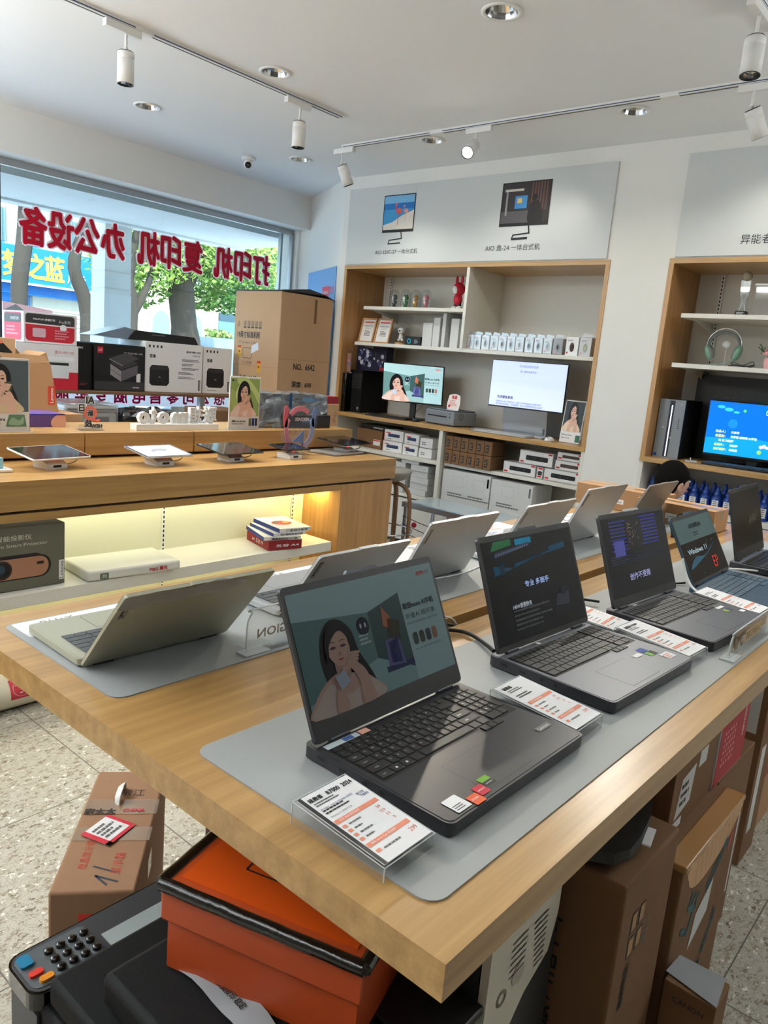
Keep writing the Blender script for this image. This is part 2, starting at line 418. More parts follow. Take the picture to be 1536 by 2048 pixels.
def copy_tree(o, loc=None, rz=None, label=None, parent=None):
    c = o.copy(); COL.objects.link(c)
    if parent: c.parent = parent
    if loc is not None: c.location = loc
    if rz is not None: c.rotation_euler = (0, 0, R(rz))
    if label: c['label'] = label
    for ch in o.children: copy_tree(ch, parent=c)
    return c
def face(side, sx, sy, sz):
    return {'-y': fr((-sx / 2, -sy / 2, 0), (1, 0, 0), (0, 0, 1)), '+y': fr((sx / 2, sy / 2, 0), (-1, 0, 0), (0, 0, 1)),
            '-x': fr((-sx / 2, sy / 2, 0), (0, -1, 0), (0, 0, 1)), '+x': fr((sx / 2, -sy / 2, 0), (0, 1, 0), (0, 0, 1)),
            '+z': fr((-sx / 2, -sy / 2, sz), (1, 0, 0), (0, 1, 0))}[side]
def carton(name, label, cat, loc, size, rz=0, m='kraft', deco=None, group=None, tape=None, bev=.002, along='x', parts=None):
    sx, sy, sz = size; F = lambda q: face(q, sx, sy, sz)
    a = MB(); a.box(-sx / 2, sx / 2, -sy / 2, sy / 2, 0, sz, m, bev=bev)
    if tape:   # closing seam
        if along == 'x': a.rect(0, sy / 2 - .0012, sx, .0024, 'ink', F('+z'), .0003)
        else: a.rect(sx / 2 - .0012, 0, .0024, sy, 'ink', F('+z'), .0003)
    if deco: deco(a, F, sx, sy, sz)
    if tape or parts:
        t = thing(name, label, cat, loc, rz, group); a.build('body', t)
        if tape:
            b = MB(); q = .024; dn = min(.06, sz * .4)
            if along == 'x':
                b.rect(0, sy / 2 - q, sx, 2 * q, tape, F('+z'), .0012); b.rect(sy / 2 - q, sz - dn, 2 * q, dn, tape, F('-x'), .0012); b.rect(sy / 2 - q, sz - dn, 2 * q, dn, tape, F('+x'), .0012)
            else:
                b.rect(sx / 2 - q, 0, 2 * q, sy, tape, F('+z'), .0012); b.rect(sx / 2 - q, sz - dn, 2 * q, dn, tape, F('-y'), .0012); b.rect(sx / 2 - q, sz - dn, 2 * q, dn, tape, F('+y'), .0012)
            b.build('tape', t)
        if parts: parts(t, F, sx, sy, sz)
        return t
    return single(a, name, label, cat, loc, rz, group)
def carton2(name, label, cat, x0, x1, y0, y1, z0, z1, **k):
    return carton(name, label, cat, ((x0 + x1) / 2, (y0 + y1) / 2, z0), (x1 - x0, y1 - y0, z1 - z0), **k)
# ------------------------------------------------------------------ room shell
a = MB(); a.box(-3, 6, -3.2, 6.1, -.1, 0, 'terrazzo'); struct(a, 'floor')
def holed(x0, x1, y0, y1, holes, z, m):
    bm = bmesh.new(); es = []
    def loop(ps):
        v = [bm.verts.new((p[0], p[1], z)) for p in ps]; es.extend(bm.edges.new((v[i], v[(i + 1) % len(v)])) for i in range(len(v)))
    loop([(x0, y0), (x1, y0), (x1, y1), (x0, y1)])
    for hx, hy, r_ in holes: loop([(hx + r_ * math.cos(2 * PI * i / 24), hy + r_ * math.sin(2 * PI * i / 24)) for i in range(24)])
    bmesh.ops.triangle_fill(bm, edges=es, use_beauty=True, use_dissolve=False)
    vs = [v.co.copy() for v in bm.verts]; idx = {v: i for i, v in enumerate(bm.verts)}
    fs = [tuple(idx[v] for v in f.verts) for f in bm.faces]; bm.free()
    return vs, fs
DL = [(2.95, 2.06), (2.95, 3.52), (2.95, 4.78), (4.29, 4.76), (4.31, 3.47), (4.33, 2.05)]
vs, fs = holed(-3, 6, -3.2, 5.96, [(x, y, .072) for x, y in DL], 2.99, 'ceiling_paint')
a = MB(); a.add(vs, fs, 'ceiling_paint'); a.box(-3.2, 6.2, -3.4, 6.3, 3.12, 3.2, 'ceiling_paint'); struct(a, 'ceiling')
# window wall: beam over the glass, sill wall below it
a = MB(); a.box(-3, 5.36, 5.74, 6.12, 2.69, 3.12, 'white_paint'); struct(a, 'trim_1')
a = MB(); a.box(-3, 5.36, 5.9, 6.12, 0, .42, 'white_paint'); a.box(5.33, 5.6, 5.88, 6.12, 0, 2.7, 'white_paint')
a.box(-3.1, -1.2, 5.9, 6.12, 0, 2.7, 'white_paint'); struct(a, 'wall_window')
# cabinet wall: piers and lintel around the two niches, chamfered corner piece
a = MB(); a.box(4.9, 5.6, 1.945, 2.34, 0, 2.99, 'white_paint'); a.box(4.9, 5.6, -.5, 1.945, 2.277, 2.99, 'white_paint')
a.box(4.9, 5.6, 2.34, 4.782, 2.277, 2.99, 'white_paint'); a.box(4.9, 5.6, 4.782, 4.842, 0, 2.99, 'white_paint')
a.box(4.9, 5.6, -3.2, -.5, 0, 2.99, 'white_paint'); a.box(5.55, 5.7, -.5, 4.79, 0, 2.3, 'white_paint'); struct(a, 'wall_cabinets')
a = MB(); a.prism([(4.9, 4.842), (5.36, 5.74), (5.36, 6.12), (5.7, 6.12), (5.7, 4.842)], 0, 2.99, 'white_paint'); struct(a, 'wall_corner')
a = MB(); a.box(-3.1, -3, -3.2, 6.1, 0, 3.12, C(110, 104, 98)); struct(a, 'wall_rear')
a = MB(); a.box(-3, 5, -3.3, -3.2, 0, 3.12, C(84, 78, 72)); struct(a, 'wall_side')
# window 1
a = MB(); a.box(-1.2, 5.33, 5.955, 5.965, .42, 2.66, 'clear_glass'); win = a.build('window_1'); win['kind'] = 'structure'
a = MB()
a.box(-1.2, 5.33, 5.94, 5.98, 2.64, 2.69, 'alu'); a.box(5.305, 5.33, 5.93, 5.98, .42, 2.66, 'alu'); a.box(5.2, 5.225, 5.98, 6.02, .42, 2.66, 'alu')
a.box(2.485, 2.505, 5.945, 5.985, .42, 2.66, 'dark_grey'); a.box(-1.2, 5.33, 5.93, 5.99, .42, .45, 'alu')
a.build('window_frame', win)
def glass_sign(txt, xs, label, group=None):
    a = MB(); T = fr((0, 5.95, 2.258), (-1, 0, 0), (0, 0, 1))
    for ch, x, w_ in zip(txt, xs, [.2] * 9):
        a.text(ch, -x, 0, 'red_vinyl', T, w=w_, h=.268, bold=.03, z=-.004)
        a.text(ch, -x, 0, 'white_vinyl', T, w=.19, h=.255, bold=.095, z=.001)
    single(a, 'window_lettering', label, 'lettering', group='red lettering on the shop window')
glass_sign('打印机', (4.943, 4.72, 4.493), 'red Chinese lettering on the window glass nearest the cabinets, seen reversed from inside')
glass_sign('复印机', (4.157, 3.935, 3.716), 'red Chinese lettering in the middle of the window glass, seen reversed from inside')
glass_sign('办公设备', (3.388, 3.165, 2.952, 2.74), 'red Chinese lettering of four characters at the left end of the window glass')
a = MB(); T = fr((4.78, 5.945, .93), (-1, 0, 0), (0, 0, 1)); a.rect(0, 0, 2.1, .165, 'white_vinyl', T, 0)
for i, ch in enumerate('联想公司零售电脑专卖服务'):
    a.text(ch, .1 + i * .172, .085, 'pink_vinyl', T, w=.12, h=.12, bold=.035, z=-.004)
single(a, 'window_banner', 'white strip with pink Chinese characters on the lower window glass behind the printer bench', 'banner')

# ------------------------------------------------------------------ ceiling fixtures
a = MB()
a.lathe([(.088, -.001), (.088, -.006), (.078, -.009), (.07, -.006), (.07, 0)], 'white_plastic', n=32)
dl0 = thing('ceiling_downlight', 'x', 'ceiling light', (DL[0][0], DL[0][1], 2.99), group='round downlights recessed in the ceiling')
a.build('trim_ring', dl0)
a = MB(); a.lathe([(.07, -.004), (.062, .02), (.045, .05), (.03, .058)], 'chrome', n=20, sm=False); a.build('reflector', dl0)
a = MB(); a.lathe([(.032, .056), (0.0001, .056)], C(255, 246, 226, .5, 1.6), n=20, sm=False); a.lathe([(.074, .004), (.074, .07), (.0001, .07)], 'white_plastic', n=20); a.build('lamp', dl0)
DLL = ['large round ceiling downlight nearest the viewer at the top of the photo', 'ceiling downlight beside the free end of the left track', 'ceiling downlight over the left half of the shop window',
       'ceiling downlight beside the dome camera near the far corner', 'ceiling downlight between the two left spotlights of the cabinet track', 'ceiling downlight close to the wall right of the lit spotlight']
dl0['label'] = DLL[0]
for (x, y), lb in zip(DL[1:], DLL[1:]): copy_tree(dl0, (x, y, 2.99), 0, lb)
for x, y in DL: light('SPOT', 'downlight_lamp', (x, y, 2.975), 9, (255, 246, 230), target=(x, y, 0), size=.04, angle=120, blend=1)

def track(name, label, x0, y0, x1, y1, joints=()):
    L_ = math.hypot(x1 - x0, y1 - y0); rz = math.degrees(math.atan2(y1 - y0, x1 - x0))
    t = thing(name, label, 'light track', (x0, y0, 2.99), rz, 'white light tracks on the ceiling')
    a = MB(); a.box(0, L_, -.018, .018, -.02, 0, 'white_plastic'); a.box(0.02, L_ - .02, -.006, .006, -.0205, -.0198, 'dark_grey'); a.box(.01, L_ - .01, .0181, .0185, -.016, -.011, C(60, 80, 120)); a.box(.01, L_ - .01, -.0185, -.0181, -.016, -.011, C(60, 80, 120)); a.build('rail', t)
    b = MB(); b.box(-.004, 0, -.019, .019, -.021, 0, 'white_plastic'); b.build('end_cap', t); b = MB(); b.box(L_, L_ + .004, -.019, .019, -.021, 0, 'white_plastic'); b.build('end_cap', t)
    for j in joints:
        b = MB(); b.box(j - .05, j + .05, -.02, .02, -.022, 0, 'white_plastic'); b.build('connector', t)
    return t
track('light_track', 'left ceiling light track, carrying two straight-hanging spotlights', -.6, 3.7, 3.66, 3.7, (2.85,))
track('light_track', 'long ceiling light track running along in front of the cabinet wall', 4.16, 4.16, 4.16, -1.2, (2.38, .85))
track('light_track', 'ceiling light track at the top right corner of the photo', -.6, 1.13, 3.66, 1.13)

def spot_lamp(label, x, y, tdir, tilt, aim, on=False, L_=.155):
    # tdir: angle of the adapter; aim: angle the head leans to; tilt from vertical
    t = thing('track_spotlight', label, 'spotlight', (x, y, 2.97), tdir, 'white spotlights on the ceiling tracks')
    a = MB(); a.box(-.115, .075, -.017, .017, -.035, -.001, 'white_plastic', bev=.002); a.build('adapter', t)
    a = MB(); a.cyl((0, 0, -.095), .007, .06, 'white_plastic', n=12); a.ball((0, 0, -.1), .011, 'white_plastic', n=10); a.build('stem', t)
    T = tr(0, 0, -.1) @ rot(aim - tdir) @ rot(-tilt, 'Y') @ tr(0, 0, -.004)
    a = MB(); r_ = .04
    a.lathe([(.0001, -.012), (r_ - .003, -.012), (r_, -.016), (r_, -.042), (r_ - .0012, -.043), (r_ - .0012, -.045), (r_, -.046), (r_, -L_), (r_ - .004, -L_), (r_ - .006, -L_ + .02)], 'white_plastic', T, 28)
    h = a.build('head', t)
    a = MB(); a.cyl((0, 0, -.0125), r_ - .004, .004, 'black', T, 24); a.build('rear_cap', h)
    a = MB(); a.lathe([(r_ - .0045, -L_ + .001), (r_ - .007, -L_ + .02), (.03, -L_ + .03), (.0001, -L_ + .034)], C(255, 250, 235, .2, 22) if on else 'chrome', T, 24); a.build('lens', h)
    a = MB(); a.lathe([(r_ - .001, -L_ + .006), (r_ - .001, -L_ - .001), (r_ - .006, -L_ - .001), (r_ - .006, -L_ + .008)], 'black', T, 24); a.build('bezel', h)
    t_ = math.radians(aim); return t
spot_lamp('left track spotlight hanging straight down, nearer the left edge of the photo', 2.16, 3.7, 0, 0, 0)
spot_lamp('left track spotlight hanging straight down near the end of its track', 3.31, 3.7, 0, 0, 0)
spot_lamp('unlit spotlight on the cabinet track, the leftmost of its row, tilted away', 4.16, 4.17, 90, 24, -30, L_=.15)
spot_lamp('lit spotlight on the cabinet track with a glaring white lens', 4.16, 3.0, 90, 58, 196, True, .15)
spot_lamp('spotlight on the cabinet track at the right edge of the photo, leaning', 4.16, 1.36, 90, 30, -35, L_=.15)
spot_lamp('spotlight on the nearer right track at the top right corner, hanging down', 3.37, 1.13, 0, 8, 200)
K = .46
light('SPOT', 'spot_beam', (3.98, 2.94, 2.72), 135 * K, (255, 246, 226), target=(2.4, 1.9, .9), size=.03, angle=70, blend=.6)
light('SPOT', 'spot_beam', (4.3, 1.6, 2.78), 85 * K, (255, 249, 236), target=(2.6, 1.0, .9), size=.03, angle=66, blend=.8)
light('SPOT', 'spot_beam', (3.36, 1.13, 2.67), 55 * K, (255, 249, 236), target=(2.8, 1.0, .9), size=.03, angle=80, blend=.8)
light('SPOT', 'spot_beam', (2.16, 3.7, 2.69), 100 * K, (255, 249, 236), target=(2.3, 3.4, .9), size=.03, angle=90, blend=.8)
light('SPOT', 'spot_beam', (3.31, 3.7, 2.69), 85 * K, (255, 249, 236), target=(3.2, 3.5, .9), size=.03, angle=90, blend=.8)
light('SPOT', 'spot_beam', (4.22, 4.12, 2.8), 38 * K, (255, 249, 236), target=(5.0, 3.9, 1.5), size=.03, angle=90, blend=.9)  # wall-wash beam added to brighten the sign boards; the spotlight here is unlit
light('SPOT', 'spot_beam', (4.25, 1.3, 2.8), 22 * K, (255, 249, 236), target=(5.1, 1.3, 1.7), size=.03, angle=100, blend=.9)
light('SPOT', 'spot_beam', (4.2, 2.95, 2.8), 16 * K, (255, 249, 236), target=(5.2, 2.9, 1.7), size=.03, angle=100, blend=.9)  # added wall fill; the lit spotlight here points away from the cabinets
light('SPOT', 'spot_beam', (1.4, 1.13, 2.78), 10 * K, (255, 249, 236), target=(1.5, 1.0, .9), size=.03, angle=85, blend=.8)
# dome camera
t = thing('dome_camera', 'small white security camera with a black lens on the ceiling above the window', 'security camera', (4.09, 5.15, 2.99))
a = MB(); a.lathe([(.0001, 0), (.055, 0), (.055, -.018), (.045, -.024), (.0001, -.024)], 'white_plastic'); a.build('mount', t)
a = MB(); a.ball((0, 0, -.05), .036, 'white_plastic'); b_ = a.build('housing', t)
a = MB(); T = tr(0, 0, -.05) @ fr((0, 0, 0), Vector((.72, -.6, 0)).normalized(), Vector((0, 0, 1))) ; T = tr(0, 0, -.05) @ Vector((-.6, -.72, -.35)).to_track_quat('Z', 'Y').to_matrix().to_4x4()
a.cyl((0, 0, .022), .024, .018, 'black_gloss', T, 24); a.ball((0, 0, .04), .012, 'dark_grey', T, n=12); a.build('lens', b_)
# sign boards over the cabinets
def aio_print(a, T, cx, cy, w_, h_, kind):
    a.rect(cx - w_ / 2, cy - h_ / 2, w_, h_, C(28, 26, 28), T, .0015)
    x0, y0, w2, h2 = cx - w_ / 2 + .008, cy - h_ / 2 + .022, w_ - .016, h_ - .03
    if kind == 0:
        a.rect(x0, y0, w2, h2, C(60, 150, 205), T, .002); a.rect(x0, y0 + h2 * .78, w2, h2 * .22, C(120, 180, 220), T, .0023)
        a.rect(x0, y0 + h2 * .6, w2, h2 * .18, C(24, 110, 185), T, .0024)
        a.poly([(x0, y0), (x0 + w2, y0), (x0 + w2, y0 + h2 * .55), (x0 + w2 * .6, y0 + h2 * .4), (x0 + w2 * .3, y0 + h2 * .22), (x0, y0 + h2 * .15)], C(228, 220, 208), T, .0026)
        for fx, s_, c in ((.5, 1, (216, 96, 92)), (.74, .7, (235, 150, 140))):
            bx, by = x0 + w2 * fx, y0 + h2 * .52
            a.poly(smooth([(bx - .032 * s_, by), (bx, by + .03 * s_), (bx + .035 * s_, by + .005), (bx + .01, by - .022 * s_)]), C(*c), T, .003)
            a.line((bx - .025 * s_, by), (bx - .035 * s_, by + .06 * s_), .008 * s_, C(*c), T, .003); a.disc(bx - .028 * s_, by + .06 * s_, .01 * s_, C(*c), T, .0031)
            a.line((bx, by - .01), (bx - .006, by - .1 * s_), .005 * s_, C(*c), T, .003)
    else:
        a.rect(x0, y0, w2, h2, C(52, 44, 46), T, .002)
        for i in range(6): a.rect(x0 + w2 * (.62 + i * .06), y0 + h2 * .3, w2 * .025, h2 * .7, C(110, 74, 60), T, .0022)
        a.rect(x0, y0, w2 * .6, h2 * .3, C(88, 84, 88), T, .0023); a.rect(x0 + w2 * .28, y0 + h2 * .36, w2 * .26, h2 * .32, C(70, 140, 200), T, .0025); a.rect(x0 + w2 * .33, y0 + h2 * .5, w2 * .1, h2 * .12, C(225, 190, 110), T, .0027)
        a.rect(x0 + w2 * .05, y0 + h2 * .8, w2 * .4, h2 * .06, C(200, 196, 190), T, .0025); a.rect(x0 + w2 * .08, y0 + h2 * .2, w2 * .04, h2 * .65, C(150, 150, 155), T, .0024)
        a.disc(x0 + w2 * .7, y0 + h2 * .62, .022, C(22, 18, 18), T, .0027); a.poly(smooth([(x0 + w2 * .6, y0), (x0 + w2 * .6, y0 + h2 * .4), (x0 + w2 * .72, y0 + h2 * .55), (x0 + w2 * .85, y0 + h2 * .4), (x0 + w2 * .88, y0)]), C(30, 26, 28), T, .0026)
    by = cy - h_ / 2; sx = cx + w_ * .12
    a.line((sx, by), (sx + .01, by - .055), .01, C(30, 28, 30), T, .002); a.line((sx + .012, by - .05), (sx - .12, by - .06), .009, C(30, 28, 30), T, .002)
    a.line((sx - .12, by - .058), (sx - .13, by - .09), .009, C(30, 28, 30), T, .002); a.line((sx - .132, by - .088), (sx, by - .084), .016 if kind else .01, C(30, 28, 30), T, .0021)
def board(label, y1, y0, deco):
    t = thing('sign_board', label, 'sign', (4.9, y1, 2.285), 0, 'grey sign boards above the wall cabinets')
    a = MB(); a.box(-.012, 0, y0 - y1, 0, 0, .605, 'board_grey'); a.build('panel', t)
    b = MB(); deco(b, fr((-.0125, 0, 0), (0, -1, 0), (0, 0, 1))); split_build(b, 'printed_picture', t, .012)
def dec1(b, T):
    aio_print(b, T, .56, .385, .33, .29, 0); b.text('AIO 520C-27 一体台式机', .56, .09, 'ink', T, w=.45, z=.001)
    aio_print(b, T, 1.73, .385, .4, .3, 1); b.text('AIO 逸-24 一体台式机', 1.66, .09, 'ink', T, w=.46, z=.001)
board('wide pale grey sign board with two monitor pictures above the left cabinet', 4.77, 2.37, dec1)
def dec2(b, T):
    b.text('异能者COMETZ 台式机', .38, .09, 'ink', T, h=.055, z=.001, align='l'); b.rect(.52, .2, .16, .2, C(60, 40, 40), T, .002); b.rect(.53, .21, .05, .18, C(30, 28, 30), T, .0025)
board('pale grey sign board above the right cabinet, cut by the photo edge', 1.915, -.45, dec2)
# blue poster on the corner wall
d = Vector((4.9 - 5.36, 4.842 - 5.74, 0)).normalized()
nrm = Vector((d.y, -d.x, 0))
if nrm.x > 0: nrm = -nrm
o = Vector((5.36, 5.74, 0)) + nrm * .004
t = thing('wall_poster', 'light blue wall poster with a small red logo behind the tall carton', 'poster', (0, 0, 0))
a = MB(); T = fr(o + Vector((0, 0, .3)), d, (0, 0, 1))
a.prism([(.06, 0), (.93, 0), (.93, 1.98), (.06, 1.98)], 0, .003, C(120, 172, 226), T); a.poly(smooth([(.1, .1), (.9, .1), (.9, 1.0), (.75, 1.15), (.6, .9), (.3, 1.0), (.12, .8)]), C(40, 78, 130), T, .0036); a.build('sheet', t)
a = MB(); a.rect(.55, 1.72, .2, .1, C(222, 72, 92), T, .004); a.text('Lenovo', .65, 1.77, 'white_print', T, w=.17, z=.005, bold=.02); a.text('联想', .83, 1.78, C(222, 72, 92), T, h=.07, z=.004); a.build('logo', t)
# ------------------------------------------------------------------ street outside
a = MB(); a.box(-20, 45, 6.14, 45, -.3, -.15, 'asphalt'); struct(a, 'floor_street')
a = MB(); a.box(-6, 5.75, 6.14, 7.35, 2.62, 2.73, 'concrete'); a.box(-6, 5.75, 7.22, 7.4, 2.6, 2.75, 'concrete'); struct(a, 'ceiling_porch')
a = MB(); a.prism([(4.1, 7.35), (4.4, 7.35), (4.4, 7.62), (4.1, 7.62)], -.15, 1.93, C(226, 230, 230)); a.prism([(4.105, 7.355), (4.395, 7.355), (4.395, 7.615), (4.105, 7.615)], 1.93, 2.62, 'concrete')
for z_ in (1.98, 2.15, 2.34): a.box(4.098, 4.402, 7.348, 7.622, z_, z_ + .006, C(210, 210, 206))
single(a, 'concrete_pillar', 'grey concrete pillar with white painted base outside the window', 'pillar')
# blue shop building
t = thing('shop_building', 'bright blue shop front with yellow Chinese signboard across the street', 'building', (8, 17, -.15))
a = MB(); a.box(-7, .95, 0, 4, 0, 7, C(206, 214, 216)); a.box(.95, 1.68, .2, 4, 0, 3.4, 'shop_blue'); a.box(-7, -.25, -.02, 0, 0, 2.45, 'shop_blue'); a.build('wall', t)
a = MB(); a.box(-7, 1.0, -.35, 0, 2.62, 3.37, 'shop_blue'); a.box(-7, 1.0, -.25, 0, 2.4, 2.6, C(12, 90, 160)); a.box(-7, 1.0, -.38, -.34, 2.6, 2.64, C(236, 240, 244)); sb = a.build('signboard', t)
a = MB(); T = fr((0, -.36, 0), (1, 0, 0), (0, 0, 1))
for ch, x in (('梦', -.76), ('之', -.28), ('蓝', .12)): a.text(ch, x, 3.0, C(244, 210, 70), T, w=.42, h=.5, bold=.03)
a.text('广场', .62, 2.85, 'white_print', T, h=.2, bold=.02); a.text('电话', .58, 2.7, 'white_print', T, h=.09); a.build('lettering', sb)
a = MB(); a.box(-.22, .92, -.08, 0, 0, 2.42, C(176, 176, 164))
for i in range(22): a.box(-.22, .92, -.1, -.08, .1 * i + .02, .1 * i + .07, C(190, 190, 178))
a.build('roller_shutter', t)
a = MB(); a.box(-1.6, -.3, -.06, 0, 0, 2.2, C(150, 180, 190, .2)); a.build('glass_door', t)
for x in (-1.2, -.45, .45):
    a = MB(); a.box(x, x + .42, -.05, 0, 3.45, 4.1, C(110, 140, 150, .2))
    for i in range(7): a.box(x + i * .07, x + i * .07 + .008, -.1, -.08, 3.43, 4.12, C(90, 110, 120))
    a.build('window', t)
# cream building with arched windows
t = thing('arcade_building', 'cream building with tall arched windows seen through the middle of the shop window', 'building', (11.4, 20, -.15))
a = MB(); a.box(0, 12, 0, 4, 0, 3.25, 'cream_wall'); a.box(-.02, 12, -.12, 0, 2.95, 3.07, 'cream_wall'); a.box(-1.1, 0, 1, 4, 0, 3.1, 'cream_wall'); a.build('wall', t)
a = MB(); a.box(-.1, 12, -.15, 4, 3.25, 3.4, C(240, 232, 214)); a.build('cornice', t)
for cx in (.35, 1.52, 2.66):
    p = [(cx - .36, 0)] + [(cx + .36 * math.cos(PI - PI * i / 10), 2.2 + .46 * math.sin(PI * i / 10)) for i in range(11)] + [(cx + .36, 0)]
    q = [(cx - .29, 0)] + [(cx + .29 * math.cos(PI - PI * i / 10), 2.2 + .38 * math.sin(PI * i / 10)) for i in range(11)] + [(cx + .29, 0)]
    T = fr((0, -.01, 0), (1, 0, 0), (0, 0, 1)); a = MB(); a.prism(p, 0, .06, C(240, 228, 204), T); w1 = a.build('arched_window', t)
    a = MB(); a.prism(q, .06, .065, C(128, 158, 160, .2), T); a.build('pane', w1)
for cx in (.95, 2.08, 3.28):
    a = MB(); a.box(cx - .16, cx + .16, -.12, 0, 0, 2.95, C(242, 230, 208)); a.box(cx - .2, cx + .2, -.16, 0, 2.6, 2.72, C(244, 234, 214)); c_ = a.build('pilaster', t)
    a = MB(); a.box(cx - .3, cx - .24, -.1, 0, 1.6, 1.85, C(70, 66, 64)); a.build('wall_lamp', c_)
a = MB(); a.box(3.6, 9, -.04, 0, .2, 2.72, C(96, 128, 136, .1)); a.box(3.6, 9, -.06, -.02, 2.5, 2.74, C(60, 84, 96)); a.build('shop_window', t)
# apartment blocks behind
a = MB(); a.box(-3, 9, 26, 32, -.15, 9, C(214, 220, 224))
for i in range(8):
    for j in range(3): a.box(-2.5 + i * 1.45, -1.6 + i * 1.45, 25.95, 26, 3.4 + j * 1.7, 4.5 + j * 1.7, C(120, 150, 165, .2))
single(a, 'apartment_block', 'pale apartment block rising behind the blue shop front', 'building')
a = MB(); a.box(10, 30, 34, 40, -.15, 6.2, C(222, 226, 230)); single(a, 'office_block', 'pale hazy building far behind the street trees', 'building')
# trees
def tree(label, x, y, paths, crowns, leafm, n, seed, rr0=.14):
    t = thing('street_tree', label, 'tree', (x, y, -.15), 0, 'street trees outside the window')
    a = MB()
    for pth, r_ in paths: a.tube(pth, r_, 'bark', n=10)
    a.build('trunk', t)
    rd = random.Random(seed); a = MB(); vs = []; fs = []
    for cx, cy, cz, rx, rz, k in crowns:
        for i in range(k):
            while True:
                u = Vector((rd.uniform(-1, 1), rd.uniform(-1, 1), rd.uniform(-1, 1)))
                if u.length < 1: break
            c = Vector((cx + u.x * rx, cy + u.y * rx, cz + u.z * rz)); s_ = rd.uniform(.035, .075)
            e1 = Vector((rd.gauss(0, 1), rd.gauss(0, 1), rd.gauss(0, 1))).normalized(); e2 = e1.orthogonal().normalized()
            b0 = len(vs); vs += [c - e1 * s_, c - e2 * s_ * .55, c + e1 * s_, c + e2 * s_ * .55]; fs.append((b0, b0 + 1, b0 + 2, b0 + 3))
    h = len(fs) // 2
    a.add(vs, fs[:h], leafm); a.add(vs, fs[h:], 'leaf_dark' if leafm == 'leaf' else 'leaf')
    o = a.build('foliage', t); return t
tree('slim bare street tree trunk in front of the yellow characters', 4.93, 11, [([(0, 0, 0), (-.03, 0, 1.2), (-.06, 0, 2.2), (.03, 0, 3.0), (.1, 0, 4.2)], [.14, .125, .11, .11, .09])], [(0, 0, 4.3, 1.0, .5, 900)], 'leaf', 0, 1)
tree('crooked dark street tree close to the left of the pillar', 5.78, 11, [([(.05, 0, 0), (.12, 0, 1.2), (.06, 0, 2.1), (-.12, 0, 2.6), (.0, 0, 3.1), (.3, 0, 3.6)], [.13, .12, .1, .09, .07, .05])], [(.5, .4, 4.0, .9, .6, 800)], 'leaf', 0, 2)
tree('forked street tree right of the pillar', 6.55, 11, [([(-.1, 0, 0), (-.02, 0, 1.2), (.05, 0, 2.1), (-.02, 0, 2.6), (.12, 0, 3.3)], [.13, .12, .1, .09, .06]), ([(.05, 0, 2.0), (.35, 0, 2.6), (.5, .1, 3.2)], [.07, .05, .03])], [(.5, .6, 2.95, .9, .5, 1100), (.2, 0, 3.9, 1.2, .7, 1100)], 'leaf', 0, 3)
tree('thick-trunked leafy tree in front of the arched windows', 8.3, 12, [([(.12, 0, 0), (.05, 0, 1.2), (-.08, 0, 2.2), (-.2, 0, 3.0), (-.35, 0, 4.0)], [.3, .27, .23, .2, .15]), ([(-.05, 0, 2.5), (.5, .2, 3.4)], [.09, .06])], [(.2, 0, 3.35, 1.5, .65, 4200), (1.4, .5, 3.3, 1.2, .9, 3600), (-.9, .3, 2.6, .7, .4, 700), (1.1, .3, 2.5, 1.0, .22, 800), (.2, 0, 4.4, 2.2, .8, 2600)], 'leaf', 0, 4)
tree('bright green leafy tree at the right end of the shop window', 12.3, 15, [([(0, 0, 0), (0, 0, 1.4), (.1, 0, 2.6), (0, 0, 3.6)], [.16, .15, .12, .1])], [(0, 0, 3.7, 1.6, 1.1, 5200), (-1.2, 0, 3.3, 1.2, .7, 2400), (1.4, .5, 4.2, 1.6, 1.2, 3800)], 'leaf', 0, 5)
# cars
def car(label, x, y, c):
    t = thing('car', label, 'car', (x, y, -.15), 0, 'cars parked across the street')
    T = fr((0, .8, 0), (1, 0, 0), (0, 0, 1)); a = MB()
    a.prism(smooth([(-2.1, .35), (-2.15, .8), (-1.3, 1.0), (-.8, 1.46), (.7, 1.5), (1.4, 1.05), (2.1, .9), (2.15, .4)], 4), 0, 1.6, c, T); a.build('body', t)
    a = MB()
    a.poly([(-1.0, 1.02), (-.68, 1.38), (-.05, 1.42), (-.05, 1.02)], C(60, 80, 92, .1), T, 1.603); a.build('side_window', t)
    a = MB(); a.poly([(.02, 1.02), (.02, 1.42), (.62, 1.4), (1.1, 1.04)], C(60, 80, 92, .1), T, 1.603); a.build('side_window', t)
    for wx in (-1.35, 1.35): a = MB(); a.cyl((wx, .34, 1.45), .33, .18, 'black', T); a.build('wheel', t)
car('white car parked in front of the blue shop, left of the pillar', 6.0, 13.4, 'white_plastic')
car('white car parked right of the pillar, partly hidden by the black tray', 10.3, 16.3, C(236, 240, 244))
t = thing('flower_planter', 'light blue-grey planter of pale yellow flowers across the street', 'planter', (10.55, 14, -.15))
a = MB(); a.prism([(-.5, 0), (.5, 0), (.5, .4), (-.5, .4)], 0, 1.62, C(150, 160, 158)); a.build('plinth', t)
a = MB(); T = fr((0, .3, 1.62), (1, 0, 0), (0, 0, 1)); a.prism([(-.26, 0), (.26, 0), (.32, .24), (-.32, .24)], 0, .5, C(176, 190, 196), T); a.build('trough', t)
rd = random.Random(9); a = MB()
for i in range(120): a.ball((rd.uniform(-.28, .28), rd.uniform(-.15, .25), 1.88 + rd.uniform(0, .15)), rd.uniform(.02, .04), 'leaf' if i % 2 else C(238, 226, 150), n=6)
a.build('flowers', t)
